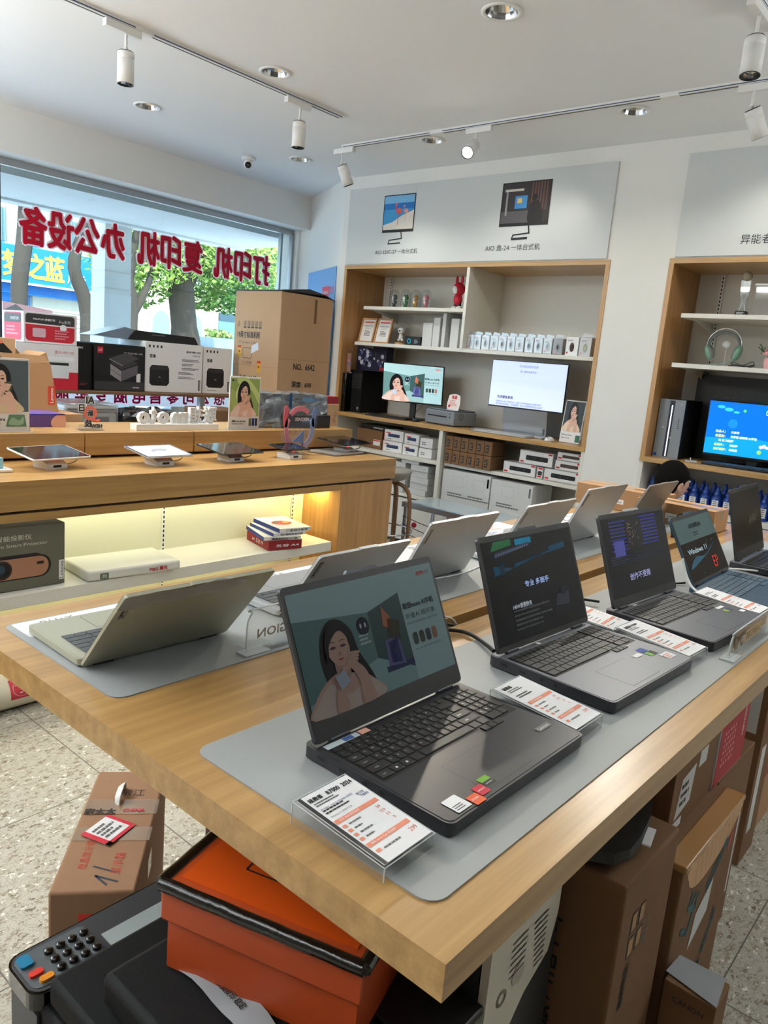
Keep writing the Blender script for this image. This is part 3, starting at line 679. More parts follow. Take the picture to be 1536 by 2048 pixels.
# ------------------------------------------------------------------ picture of a woman with a phone, used on printed posters and screens
def woman(a, T, x, y, w_, h, skin=(226, 184, 162), dress=(236, 214, 186), hair=(26, 20, 20), phone=(70, 84, 50), em=0, side=1, z=.002, mir=False):
    def P(pts, c, k, sm=True):
        q = [(x + ((1 - p[0]) if mir else p[0]) * w_, y + p[1] * h) for p in pts]
        if sm: q = smooth(q, 4)
        a.poly(q, C(*c, .5, em), T, z + k * .0003)
    P([(.26, .3), (.22, .55), (.27, .82), (.40, .97), (.55, .95), (.66, .8), (.70, .55), (.80, .3), (.84, .1), (.72, .0), (.5, .2), (.36, .28)], hair, 0)
    P([(.02, .0), (.06, .18), (.2, .32), (.38, .4), (.5, .36), (.64, .33), (.8, .22), (.9, .0)], skin, 1)
    P([(.03, -.0), (.08, .15), (.22, .28), (.30, .3), (.36, .2), (.5, .14), (.62, .2), (.70, .26), (.82, .18), (.88, .0)], dress, 2)
    P([(.38, .36), (.38, .55), (.5, .55), (.54, .36), (.46, .3)], tuple(int(v * .9) for v in skin), 3)
    P([(.32, .72), (.33, .58), (.40, .48), (.47, .455), (.54, .5), (.585, .6), (.58, .74), (.5, .85), (.38, .84)], skin, 4)
    P([(.30, .74), (.36, .89), (.5, .93), (.61, .84), (.62, .62), (.585, .66), (.57, .77), (.50, .84), (.42, .80), (.345, .70), (.325, .6), (.29, .55)], hair, 5)
    for ex in (.385, .51):
        P([(ex - .04, .67), (ex, .69), (ex + .04, .67), (ex, .655)], (44, 32, 32), 6); P([(ex - .05, .72), (ex, .742), (ex + .05, .725), (ex, .73)], (56, 42, 40), 6)
    P([(.43, .585), (.455, .62), (.475, .585), (.452, .575)], tuple(int(v * .84) for v in skin), 6)
    P([(.415, .535), (.45, .545), (.49, .539), (.455, .52)], tuple(int(v * q) for v, q in zip(skin, (.82, .45, .5))), 6)
    P([(.60, .0), (.62, .22), (.56, .38), (.50, .43), (.54, .5), (.66, .42), (.73, .3), (.76, .12), (.78, .0)], skin, 7)
    if phone:
        P([(.56, .40), (.70, .44), (.68, .64), (.545, .6)], phone, 8, False); P([(.64, .56), (.67, .57), (.665, .61), (.635, .6)], tuple(min(255, v + 40) for v in phone), 9, False)
    for i, (hx, hy) in enumerate(((.50, .46), (.515, .495), (.53, .53), (.55, .565))):
        P([(hx, hy - .012), (hx + .12, hy - .03), (hx + .13, hy), (hx + .02, hy + .016), (hx - .012, hy)], skin, 10 + (i % 2))
    P([(.28, .0), (.3, .16), (.36, .3), (.44, .42), (.5, .44), (.47, .33), (.42, .18), (.42, .0)], skin, 9)
    P([(.42, .43), (.5, .46), (.56, .44), (.5, .40)], skin, 12)
def moto_screen(a, T, w_, h, em, dim=1.0):
    D = lambda c: tuple(int(v * dim) for v in c)
    X = lambda p: [(q[0] * w_, q[1] * h) for q in p]
    a.rect(0, 0, w_, h, C(*D((176, 212, 216)), .25, em), T, .0003)
    a.poly(X([(0, .78), (.46, .70), (.46, .3), (0, .12)]), C(*D((104, 146, 144)), .25, em), T, .0006)
    a.poly(X([(.46, .70), (.70, .80), (.70, .12), (.46, .3)]), C(*D((64, 96, 96)), .25, em), T, .0006)
    a.poly(X([(0, .12), (.46, .3), (.70, .12), (.70, 0), (0, 0)]), C(*D((150, 190, 192)), .25, em), T, .0007)
    woman(a, T, .0, .0, w_ * .5, h * .74, D((214, 176, 160)), D((220, 200, 190)), D((24, 18, 22)), None, em, z=.001)
    a.poly(X([(.16, .27), (.22, .31), (.245, .2), (.18, .16)]), C(*D((190, 205, 226)), .25, em), T, .006)
    a.disc(.41 * w_, .6 * h, .042 * w_, C(*D((30, 34, 50)), .25, em), T, .001)
    for q in (.395, .425): a.disc(q * w_, .605 * h, .006 * w_, C(*D((210, 220, 255)), .25, em), T, .0013, ry=.012 * w_)
    a.scrib(.37 * w_, .44 * h, .09 * w_, .1 * h, 3, C(*D((200, 220, 220)), .25, em), T, 3, z=.001)
    for p, c in (([(.54, .55), (.555, .72), (.60, .62), (.595, .5)], (200, 120, 90)), ([(.56, .44), (.58, .6), (.66, .56), (.64, .38)], (60, 60, 40)), ([(.52, .2), (.53, .42), (.63, .44), (.64, .18)], (110, 110, 170)), ([(.545, .22), (.55, .4), (.615, .41), (.62, .2)], (60, 66, 120))):
        a.poly(X(p), C(*D(c), .25, em), T, .0012)
    a.poly(X([(.5, .15), (.7, .15), (.7, .2), (.5, .2)]), C(*D((56, 66, 110)), .25, em), T, .0011)
    a.text('联想moto AI手机', .83 * w_, .66 * h, C(*D((26, 34, 40)), .25, em), T, w=.24 * w_, h=.055 * h, bold=.03, z=.001)
    a.text('折叠AI 展开美', .83 * w_, .565 * h, C(*D((50, 60, 66)), .25, em), T, w=.23 * w_, h=.05 * h, z=.001)
    a.text('全新发现个人智能体系统 / 6.5英寸大外屏', .83 * w_, .5 * h, C(*D((60, 70, 76)), .25, em), T, w=.24 * w_, h=.02 * h, z=.001)
    for i, c in enumerate(((70, 90, 84), (66, 74, 54), (56, 62, 74), (176, 124, 104))): a.rr((.73 + i * .05) * w_, .3 * h, .038 * w_, .11 * h, .005, C(*D(c), .25, em), T, .001)
    a.text('moto razr 50 Ultra系列 全新上市', .83 * w_, .26 * h, C(*D((60, 70, 76)), .25, em), T, w=.2 * w_, h=.018 * h, z=.001)
    a.rect(.87 * w_, .91 * h, .06 * w_, .03 * h, C(*D((214, 40, 50)), .25, em), T, .001); a.text('Lenovo', .9 * w_, .925 * h, C(*D((240, 220, 220)), .25, em), T, w=.045 * w_, z=.0013)
    a.text('联想', .955 * w_, .925 * h, C(*D((170, 60, 66)), .25, em), T, w=.035 * w_, z=.001)

# ------------------------------------------------------------------ wall cabinets
def cabinet(label, y1, y0, left):
    t = thing('display_cabinet', label, 'cabinet', (4.9, 0, 0), 0, 'built-in wall cabinets')
    D = .5
    a = MB(); a.box(-.004, D, y1 - .03, y1, .995, 2.276, 'oak_inner', bev=.001); a.box(-.0045, .012, y1 - .0305, y1 - .0001, .995, 2.276, 'oak_z'); a.build('side_panel', t)
    a = MB(); a.box(-.004, D, y0, y0 + .03, .995, 2.276, 'oak_inner'); a.box(-.0045, .012, y0 + .0001, y0 + .0305, .995, 2.276, 'oak_z'); a.build('side_panel', t)
    a = MB(); a.box(-.005, D, y0, y1, 2.246, 2.277, 'oak_y'); a.build('top_panel', t)
    a = MB(); a.box(-.006, D, y0, y1, .993, 1.026, 'oak_y', bev=.001); a.build('desk_top', t)
    a = MB(); a.box(D, D + .012, y0, y1, .05, 2.25, 'white_lam'); a.build('back_panel', t)
    a = MB(); a.box(0, D, y1 - .025, y1, 0, .993, 'white_lam'); a.build('base_side', t)
    a = MB(); a.box(0, D, y0, y0 + .025, 0, .993, 'white_lam'); a.build('base_side', t)
    def shelf(ya, yb, z, dx=0, nm='shelf', th=.027, dd=D, br=True):
        a = MB(); a.box(dx, dd, ya, yb, z - th, z, 'white_lam', bev=.001); s_ = a.build(nm, t)
        if br:
            for q in (ya + .06, yb - .06):
                b = MB(); T = fr((0, q, 0), (1, 0, 0), (0, 0, 1)); b.prism([(dx + .03, z - th), (dd, z - th), (dd, z - th - .09), (dd - .09, z - th - .05)], 0, .004, 'white_lam', T); b.build('bracket', s_)
    def strip(y, za, zb):
        a = MB(); a.box(D - .014, D, y - .013, y + .013, za, zb, 'white_plastic')
        k = int((zb - za) / .025)
        for i in range(k): a.box(D - .0145, D - .0138, y - .004, y + .004, za + .01 + i * .025, za + .024 + i * .025, 'ink')
        a.build('slotted_strip', t)
    if left:
        a = MB(); a.box(.0, D, 3.466, 3.492, 1.643, 2.246, 'white_lam'); a.build('divider', t)
        shelf(3.49, 4.62, 1.95, .1); shelf(y0 + .03, 4.62, 1.642, .02)
        strip(4.66, 1.03, 2.24); strip(3.54, 1.66, 2.24)
        a = MB(); a.box(0, D, 3.565, 3.6, .0, .993, 'white_lam'); a.build('divider', t)
        shelf(3.6, y1 - .025, .738, 0, br=False); shelf(y0 + .03, 3.565, .738, .06, br=False)
        shelf(3.6, y1 - .025, .425, 0, br=False); shelf(y0 + .03, 3.565, .425, 0, br=False)
        a = MB(); a.box(.0, .018, y0 + .03, y1 - .03, .03, .385, 'white_lam'); a.box(-.001, 0, 3.58, 3.584, .03, .385, 'ink_soft'); a.build('door', t)
    else:
        shelf(y0 + .03, 1.84, 1.95, .05); shelf(y0 + .03, 1.84, 1.64, .02); strip(1.76, 1.03, 2.24)
        a = MB(); a.box(0, D, .93, .965, .0, .993, 'white_lam'); a.build('divider', t)
        shelf(y0 + .03, 1.918, .727, 0, br=False)
        a = MB(); a.box(.0, .018, y0 + .03, 1.918, .03, .695, C(110, 172, 226)); T = fr((-.001, 1.918, .03), (0, -1, 0), (0, 0, 1))
        a.poly([(0, 0), (2.3, 0), (2.3, .33), (.0, .4)], C(40, 132, 210), T, .0005); a.poly([(.5, .47), (.72, .52), (1.1, .5), (1.1, .42), (.75, .4), (.5, .44)], C(160, 128, 96), T, .001)
        a.poly([(.58, .46), (.72, .49), (1.0, .48), (1.0, .44), (.6, .44)], C(30, 150, 230), T, .0015); a.build('door', t)
    return t
cabinet('built-in oak-framed wall cabinet with two monitors and white shelves, left of the two', 4.782, 2.34, True)
cabinet('built-in oak-framed wall cabinet with blue bottles below its desk, cut by the right photo edge', 1.945, -.495, False)

ZD, Z1, Z2 = 1.027, 1.643, 1.951
# glass domes with little figures
def dome(label, y, c1, c2):
    t = thing('dome_figurine', label, 'figurine', (5.2, y, Z2), 0, 'small figures under glass domes')
    a = MB(); a.cyl((0, 0, 0), .052, .012, 'oak_y', n=28); a.build('base', t)
    a = MB(); a.lathe([(.045, .012), (.045, .12), (.041, .142), (.028, .158), (.0001, .165)], 'dome', n=24); a.build('glass_dome', t)
    a = MB(); a.ball((0, 0, .095), .026, C(*c1), sc=(1, 1, .95), n=16); a.ball((-.012, .002, .093), .018, C(*c2), sc=(.9, 1, .9), n=12); a.ball((0, 0, .052), .019, C(*c1), sc=(1, 1, 1.2), n=14)
    for s_ in (-1, 1): a.cyl((0, s_ * .009, .012), .008, .03, C(*c1), n=10); a.ball((0, s_ * .021, .056), .007, C(*c1), n=8, sc=(1, 1, 2)); a.ball((0, s_ * .017, .117), .006, C(*c1), n=8)
    a.build('figure', t)
dome('glass dome with a dark grey hooded figure, leftmost of four on the top shelf', 4.447, (60, 64, 76), (40, 42, 48))
dome('glass dome with a green hooded figure on the top shelf', 4.32, (40, 140, 70), (230, 236, 230))
dome('glass dome with a yellow hooded figure on the top shelf', 4.211, (214, 160, 40), (40, 40, 40))
dome('glass dome with a pink hooded figure, rightmost of four on the top shelf', 4.096, (224, 124, 136), (240, 190, 180))
t = thing('hooded_figurine', 'tall red-hooded figurine with upright ears beside the cabinet divider', 'figurine', (5.17, 3.745, Z2))
a = MB(); a.ball((0, 0, .165), .052, C(196, 24, 52), sc=(1, 1, 1.05)); a.ball((0, 0, .085), .038, C(196, 24, 52), sc=(.9, 1, 1.3)); a.build('hooded_body', t)
for s_ in (-1, 1): a = MB(); a.ball((0, s_ * .026, .235), .014, C(196, 24, 52), tr(0, 0, 0), (.7, 1, 2.6), 12); a.build('ear', t)
a = MB(); a.ball((-.022, .006, .16), .038, 'white_print', sc=(.9, .95, 1)); a.build('face', t)
for s_ in (-1, 1): a = MB(); a.ball((-.008, s_ * .024, .016), .024, 'white_print', sc=(1.2, 1, .68), n=12); a.cyl((0, s_ * .02, .025), .014, .04, 'black', n=12); a.build('leg', t)
# certificates
for lb, y in (('framed certificate leaning on the shelf at the cabinet side, left of two', 4.64), ('framed certificate leaning on the shelf, right of two, next to the white figurine', 4.455)):
    t = thing('certificate_frame', lb, 'picture frame', (5.08, y, Z1), 0, 'framed certificates'); T = rot(14, 'Y') @ fr((0, .085, 0), (0, -1, 0), (0, 0, 1))
    a = MB()
    for q in ((0, .17, 0, .012), (0, .17, .208, .22), (0, .012, .0121, .2079), (.158, .17, .0121, .2079)): a.box(q[0], q[1], q[2], q[3], 0, .014, C(196, 146, 100), T)
    a.build('frame', t)
    a = MB(); a.rect(.012, .012, .146, .196, 'white_print', T, .006); a.rect(.03, .178, .11, .012, C(210, 90, 60), T, .0065); a.text('联想授权专卖店', .085, .15, 'ink', T, w=.1, z=.007); a.text('CERTIFICATE', .085, .128, 'ink_soft', T, w=.06, z=.007); a.scrib(.05, .06, .075, .05, 4, 'ink_soft', T, 4, z=.007); a.build('certificate', t)
t = thing('white_figurine', 'small white round-headed figurine on a wooden disc between the certificates and white boxes', 'figurine', (5.17, 4.315, Z1))
a = MB(); a.cyl((0, 0, 0), .048, .022, 'oak_y', n=26); a.build('base', t)
a = MB(); a.ball((0, 0, .125), .03, 'white_print', sc=(1, 1.1, .95)); a.ball((0, 0, .07), .019, 'white_print', sc=(1, 1, 1.5)); a.ball((0, .02, .045), .012, 'white_print'); a.ball((0, -.02, .045), .012, 'white_print'); a.ball((-.027, -.008, .122), .008, 'black', n=8); a.ball((-.026, .014, .12), .006, 'black', n=8); a.build('figure', t)
def d_cube(a, F, sx, sy, sz): T = F('-x'); a.disc(.045, sz / 2, .022, C(60, 160, 190), T); a.disc(.045, sz / 2, .013, C(16, 30, 40), T, .001); a.scrib(.1, .02, .05, .035, 4, C(160, 170, 176), T, 1)
carton2('gadget_box', 'small black box with a round teal picture beside the white figurine', 'box', 5.13, 5.27, 4.06, 4.23, Z1, Z1 + .078, m='black', deco=d_cube)
for lb, y, h, wd in (('upright white box, shortest of four on the middle shelf', 3.965, .195, .1), ('upright white box second of four from the left on the middle shelf', 3.875, .238, .07), ('tall thin upright white box, tallest on the middle shelf', 3.8, .277, .035), ('upright white box standing against the cabinet divider', 3.69, .235, .08)):
    carton('white_box', lb, 'box', (5.2, y, Z1), (.22, wd, h), m='pack_grey', group='upright white boxes on the middle shelf', bev=.003)
# mouse boxes
def mousebox(label, y, w_, h, kind, bag=True):
    t = thing('mouse_box', label, 'box', (4.99, y, Z1), 0, 'boxed computer mice in a row on the shelf'); F = face
    a = MB(); a.box(-.03, .03, -w_ / 2, w_ / 2, 0, h, 'white_print' if kind != 'dark' else C(120, 96, 84), bev=.001)
    T = F('-x', .06, w_, h)
    if kind == 'clear': a.box(-.0305, -.03, -w_ / 2 + .002, w_ / 2 - .002, .002, h - .03, C(208, 210, 206))
    a.rect(.008, h - .02, .03, .007, 'lenovo_red', T) if kind == 'grey' else a.rect(.008, .012, .012, .014, 'lenovo_red', T)
    a.scrib(.01, h - .03, w_ * .5, .012, 2, 'ink_soft', T, 2); a.build('box_body', t)
    a = MB(); c_ = {'grey': C(120, 122, 124), 'pale': C(168, 170, 172), 'green': C(178, 186, 140), 'brown': C(70, 52, 46), 'dark': C(60, 50, 48)}.get(kind, C(140, 140, 140))
    a.ball((-.031, 0, h * .45), .017, c_, sc=(.35, 1, 1.9), n=14); a.box(-.0385, -.037, -.0008, .0008, h * .5, h * .62, 'ink'); a.build('mouse_picture', t)
    if bag:
        b = MB(); b.box(-.036, .034, -w_ / 2 - .002, w_ / 2 + .002, .001, h + .004, 'bag', bev=.003); b.prism([(-w_ / 2, h), (w_ / 2, h), (w_ / 2 - .004, h + .022), (-w_ / 2 + .01, h + .03)], -.012, -.011, 'bag', fr((-.02, 0, 0), (0, -1, 0), (0, 0, 1))); b.build('plastic_bag', t)
    return t
ys = [3.43, 3.372, 3.294, 3.217, 3.144, 3.068, 2.994, 2.914, 2.837, 2.762]
names = ['first and leftmost, against the divider', 'second from the left', 'third from the left', 'fourth from the left', 'fifth from the left', 'sixth from the left', 'seventh from the left', 'eighth from the left', 'ninth from the left', 'tenth from the left, beside a brown box']
for i, y in enumerate(ys): mousebox('white mouse box in clear bag, ' + names[i], y, .068, .108, 'grey' if i % 3 else 'pale')
mousebox('brown mouse box in a crumpled clear bag in the mouse box row', 2.68, .075, .112, 'dark')
mousebox('clear box with a dark brown mouse, second from the right in the row', 2.572, .095, .128, 'brown', False)
mousebox('clear box with a pale green mouse, rightmost in the row', 2.47, .085, .128, 'green')
# anime-style print box -> plain generic pattern
def d_dark(a, F, sx, sy, sz):
    T = F('-x'); rd = random.Random(5)
    a.rect(0, 0, sy, sz, C(30, 32, 58), T)
    for i in range(46): a.poly(smooth([(rd.uniform(.02, sy - .02) + .02 * math.cos(k * 1.05 + i) * rd.uniform(.3, 1), 0) for k in range(0)] or [(cx + r_ * math.cos(k), cy + r_ * math.sin(k)) for cx, cy, r_ in [(rd.uniform(.025, sy - .025), rd.uniform(.03, sz - .025), rd.uniform(.006, .022))] for k in (0, 1.3, 2.4, 3.6, 5)], 3), C(*rd.choice([(200, 204, 224), (110, 116, 160), (60, 64, 110), (230, 230, 240), (16, 16, 28)])), T, .001 + i * .00004)
    a.rect(.28, .01, .09, .025, C(190, 40, 50), T, .004)
carton2('printed_box', 'box with a dark blue and white printed pattern standing on the black desktop tower', 'box', 5.1, 5.2, 4.4, 4.785 - .04, 1.402, 1.613, m=C(34, 36, 56), deco=d_dark)
t = thing('photo_stand', 'small clear stand with a brownish print at the left inner side of the cabinet', 'picture frame', (4.98, 4.722, 1.37)); a = MB(); a.box(-.004, .004, -.03, .03, 0, .19, 'acrylic'); a.build('panel', t)
a = MB(); a.rect(.006, .01, .048, .16, C(150, 112, 98), face('-x', .01, .06, .2)); a.disc(.03, .1, .014, C(190, 130, 140), face('-x', .01, .06, .2), .001); a.disc(.035, .08, .014, C(110, 110, 160), face('-x', .01, .06, .2), .0014); a.build('print', t)
# desktop towers
def tower(label, x, y, w_, d, h, kind):
    t = thing('desktop_tower', label, 'computer', (x, y, ZD), 0)
    a = MB(); a.box(0, d, -w_ / 2, w_ / 2, .004, h, 'black_tex', bev=.003)
    a.box(.02, d - .02, -w_ / 2 + .02, w_ / 2 - .02, 0, .004, 'black')
    if kind == 'silver':
        T = fr((0, -w_ / 2, 0), (1, 0, 0), (0, 0, 1))
        for i in range(4):
            for j in range(2): a.disc(.2 + j * .03, .1 + i * .035, .004, 'dark_grey', T, .0006)
    a.build('case', t)
    T = fr((0, w_ / 2, 0), (0, -1, 0), (0, 0, 1))
    a = MB()
    if kind == 'silver':
        a.box(-.012, 0, -w_ / 2, w_ / 2, .0, h, C(132, 140, 148, .35)); T = T @ tr(0, 0, .012)
        a.rect(w_ * .4, .008, w_ * .2, h - .016, C(14, 22, 44, .3), T, .001); a.rect(w_ * .49, .012, .006, h - .05, C(214, 228, 255, .5, 2.2), T, .0016)
        a.poly([(w_ * .42, h - .008), (w_ * .58, h - .008), (w_ * .62, h - .02), (w_ * .6, h - .03), (w_ * .4, h - .03)], C(14, 22, 44, .3), T, .0012)
        a.disc(w_ * .86, h - .03, .006, C(220, 226, 236), T, .001); a.disc(w_ * .86, h - .03, .004, C(70, 90, 140), T, .0014)
        for i in range(5): a.rect(w_ * .82, h * .66 - i * .014, .006 + .002 * (i > 2), .006, 'black', T, .001)
        a.rect(.006, .008, .02, .018, C(20, 70, 170), T, .001); a.disc(w_ * .25, h * .52, .004, 'white_print', T, .001); a.disc(w_ * .6, h * .35, .004, 'pack_grey', T, .0018)
    else:
        a.box(-.012, 0, -w_ / 2, w_ / 2, .0, h, 'black_gloss' if kind == 'slim' else 'black_tex'); T = T @ tr(0, 0, .012)
        if kind != 'slim':
            for i in range(3): a.rect(.01, h - .07 - i * .045, w_ - .02, .038, 'dark_grey', T, .001); a.rect(.014, h - .066 - i * .045, w_ - .028, .03, 'black', T, .0014)
            a.rr(.01, h - .045, .024, .022, .005, C(226, 196, 188), T, .002); a.rect(w_ - .045, .015, .026, .038, 'dark_grey', T, .002); a.rect(w_ - .041, .03, .018, .018, C(150, 154, 160), T, .0024)
        else: a.rr(w_ * .4, h * .45, .012, .1, .005, 'dark_grey', T, .001)
    a.build('front_panel', t); return t
tower('black desktop tower under the patterned box', 5.03, 4.67, .17, .36, .372, 'std')
t = thing('slim_case', 'narrow glossy black computer case at the very left of the cabinet desk', 'computer', (4.935, 4.728, ZD), 0); a = MB(); a.box(0, .09, -.022, .022, 0, .34, 'black_gloss', bev=.004); a.build('case', t); a = MB(); a.rr(.018, .15, .008, .1, .003, 'dark_grey', fr((-.0003, .022, 0), (0, -1, 0), (0, 0, 1))); a.build('front_slot', t)
tower('silver-fronted gaming tower with a vertical light bar in the right cabinet', 5.02, 1.825, .165, .37, .382, 'silver')
# monitor with advert
def monitor(label, x, y, rz, w_, h, zb, thick, stand, draw, tilt=3, bez=.006, chin=.012, c='black'):
    t = thing('monitor', label, 'monitor', (x, y, ZD), rz)
    M_ = rot(tilt, 'Y') @ tr(0, 0, zb)
    a = MB(); a.box(0, thick, -w_ / 2, w_ / 2, 0, h, c, M_, bev=.003); a.box(thick, thick + .03, -w_ * .25, w_ * .25, h * .15, h * .6, c, M_, bev=.008); a.build('housing', t)
    a = MB(); T = M_ @ fr((0, w_ / 2, 0), (0, -1, 0), (0, 0, 1)) @ tr(bez, chin, .0004); draw(a, T, w_ - 2 * bez, h - bez - chin); a.build('screen', t)
    stand(t); return t
def st1(t):
    a = MB(); a.box(.02, .045, -.025, .025, .01, .3, 'black', bev=.002); a.build('stand_post', t)
    a = MB(); a.box(-.03, .11, -.11, .11, 0, .01, 'black', bev=.003); a.build('stand_foot', t)
monitor('black monitor showing an advert with a woman, on the cabinet desk', 5.08, 4.05, 18, .545, .325, .14, .022, st1, lambda a, T, w_, h: moto_screen(a, T, w_, h, .36), tilt=-6)
def st2(t):
    a = MB(); a.box(.035, .055, -.19, .19, .0, .26, 'alu', tr(0, 0, 0) @ rot(-6, 'Y'), bev=.002); a.rect(.01, .02, .018, .05, C(90, 96, 100), rot(-6, 'Y') @ fr((.035, -.15, 0), (0, -1, 0), (0, 0, 1)), .001); a.build('stand_panel', t)
    a = MB(); a.box(-.02, .16, -.19, .19, 0, .008, 'alu', bev=.002); a.build('stand_foot', t)
def scr2(a, T, w_, h):
    a.rect(0, 0, w_, h, C(200, 212, 250, .25, .42), T, .0003)
    a.text('多元驱动鼠标连接', w_ * .5, h * .905, C(90, 96, 120, .3, .4), T, w=w_ * .25, z=.001); a.text('用心雕琢轻便护航', w_ * .5, h * .79, C(90, 96, 120, .3, .4), T, w=w_ * .22, z=.001)
    a.text('无线键鼠套装', w_ * .22, h * .2, C(36, 40, 60, .3, .4), T, w=w_ * .22, bold=.02, z=.001)
    a.text('轻薄机身人体工学键盘设计，通过无线接收器连接多种操作系统', w_ * .1, h * .1, C(80, 86, 110, .3, .4), T, w=w_ * .62, z=.001, align='l'); a.text('有线鼠标和键盘，自由搭配一拖二即插即用稳定无延迟', w_ * .1, h * .045, C(80, 86, 110, .3, .4), T, w=w_ * .64, z=.001, align='l')
monitor('large silver-framed all-in-one monitor with a pale lilac screen', 5.05, 2.945, 1, .64, .355, .2, .014, st2, scr2, tilt=0, bez=.005, chin=.01, c='black')
def scr3(a, T, w_, h):
    E = .6; a.rect(0, 0, w_, h, C(12, 110, 214, .25, E), T, .0003); a.poly([(0, 0), (w_, 0), (w_, h * .28), (w_ * .5, h * .36), (0, h * .3)], C(20, 150, 220, .25, E), T, .0005)
    for cx, cy, r_, c in ((.12, .9, .04, (60, 190, 220)), (.2, .86, .045, (60, 190, 220)), (.28, .82, .03, (60, 190, 220)), (.26, .6, .05, (26, 134, 224)), (.6, .24, .02, (235, 240, 245)), (.57, .22, .018, (235, 240, 245)), (.63, .22, .016, (235, 240, 245)), (.78, .37, .035, (236, 206, 70)), (.74, .33, .025, (70, 190, 130)), (.36, .86, .016, (90, 206, 110)), (.56, .12, .022, (150, 214, 90))):
        a.disc(cx * w_, cy * h, r_ * w_, C(*c, .25, E), T, .001, ry=r_ * w_ * (.45 if c[0] < 61 and c[1] > 180 else 1))
    a.text('（鲁）等第00', w_ * .72, h * .86, C(230, 240, 160, .25, E), T, w=w_ * .3, z=.0015, bold=.03)
    for i, (p, q) in enumerate((('出品人：', '白志明'), ('总监制：', '白昔楠 胡晓明 24手指'), ('', '刘 涵 刘绪伊'), ('总制片：', '刘绪伊'), ('执行制片：', '杨晓娟'))):
        if p: a.text(p, w_ * .1, h * (.44 - i * .085), C(214, 230, 90, .25, E), T, h=h * .05, z=.0015, align='l', bold=.03)
        a.text(q, w_ * (.26 if p else .14), h * (.44 - i * .085), C(226, 236, 250, .25, E), T, h=h * .045, z=.0015, align='l', bold=.03)
def st3(t): a = MB(); a.box(.02, .04, -.03, .03, .0, .2, 'black'); a.build('stand_post', t); a = MB(); a.box(-.06, .12, -.12, .12, 0, .01, 'black', bev=.003); a.build('stand_foot', t)
monitor('monitor with a bright blue cartoon sky screen in the right cabinet', 5.16, 1.33, 6, .6, .36, .045, .02, st3, scr3, tilt=-4, chin=.018)
# keyboards, mice
def slab_kb(name, label, x, y, rz, d, w_, c, kc, wrap=False, z=ZD):
    t = thing(name, label, 'keyboard', (x, y, z), rz); a = MB(); a.box(-d / 2, d / 2, -w_ / 2, w_ / 2, 0, .012, c, bev=.003); a.build('body', t)
    a = MB()
    for r_ in range(5):
        for k in range(21): yk = -w_ / 2 + .01 + k * (w_ - .02) / 21; a.box(-d / 2 + .012 + r_ * (d - .02) / 5, -d / 2 + .01 + (r_ + .85) * (d - .02) / 5, yk, yk + (w_ - .02) / 21 * .85, .012, .017, kc)
    k_ = a.build('keys', t); k_['kind'] = 'stuff'
    if wrap: a = MB(); a.box(-d / 2 - .006, d / 2 + .006, -w_ / 2 - .01, w_ / 2 + .02, .0005, .021, 'bag', bev=.004); a.build('plastic_wrap', t)
    return t
slab_kb('keyboard', 'black keyboard lying in front of the advert monitor', 4.975, 4.2, 4, .13, .43, 'black', 'key_black')
slab_kb('keyboard', 'white keyboard wrapped in clear plastic before the lilac-screen monitor', 4.97, 3.06, 0, .12, .46, 'white_print', C(214, 216, 220), True)
slab_kb('keyboard', 'black keyboard lying before the blue-screen monitor in the right cabinet', 5.02, 1.35, 4, .13, .44, 'black', C(50, 74, 96))
def mouse(label, x, y, c, rz=0, z=ZD):
    t = thing('mouse', label, 'computer mouse', (x, y, z), rz); a = MB(); a.ball((0, 0, .004), .03, c, sc=(1.7, 1, .95)); bm_ = a.bm
    bmesh.ops.bisect_plane(bm_, geom=bm_.verts[:] + bm_.edges[:] + bm_.faces[:], plane_co=(0, 0, .0015), plane_no=(0, 0, -1), clear_outer=True)
    a.build('shell', t); a = MB(); a.cyl((-.03, -.0035, .021), .006, .007, 'dark_grey', rot(0), n=12); a.build('wheel', t)
mouse('small black mouse beside the grey laser printer', 4.97, 3.905, 'black_gloss'); mouse('white mouse near the right end of the cabinet desk', 4.97, 2.66, 'white_plastic')
# cable behind advert monitor + black wire
a = MB(); a.tube([(5.15, 3.97, ZD + .15), (5.13, 4.05, ZD + .05), (5.02, 3.98, ZD + .006), (4.99, 3.93, ZD + .006)], .002, 'black'); single(a, 'cable', 'thin black cable looping behind the black keyboard', 'cable')
# wallet-like things on the desk
t = thing('eyeglass_case', 'small pink and black items lying behind the black keyboard', 'case', (5.02, 4.43, ZD), 8); a = MB(); a.box(-.03, .04, -.05, .05, 0, .012, C(206, 186, 176), bev=.004); a.build('lower_shell', t); a = MB(); a.box(-.02, .05, -.04, .045, .012, .016, 'black', bev=.001); a.build('lid', t)
# grey laser printer
t = thing('laser_printer', 'small grey laser printer on the cabinet desk between the two monitors', 'printer', (4.99, 3.685, ZD), -10)
a = MB(); a.box(0, .26, -.17, .17, .006, .116, C(128, 134, 140), bev=.008); a.box(.01, .25, -.16, .16, .116, .129, C(66, 74, 80), bev=.004); a.box(.02, .24, -.16, .16, 0, .006, 'black'); a.build('body', t)
a = MB(); T = fr((-.0006, .17, 0), (0, -1, 0), (0, 0, 1)); a.rect(.03, .066, .23, .01, 'black', T); a.build('paper_slot', t)
for yy in (.1, .072): a = MB(); a.disc(.295, yy, .006, 'black', T, .001); a.build('button', t)
a = MB(); T2 = fr((0, -.1706, 0), (1, 0, 0), (0, 0, 1)); a.disc(.08, .08, .03, C(96, 102, 108), T2); a.disc(.08, .08, .022, C(112, 118, 124), T2, .001); a.build('badge', t)
t = thing('price_card', 'white and red standing card on top of the grey laser printer', 'sign', (5.02, 3.58, ZD + .13), -5)
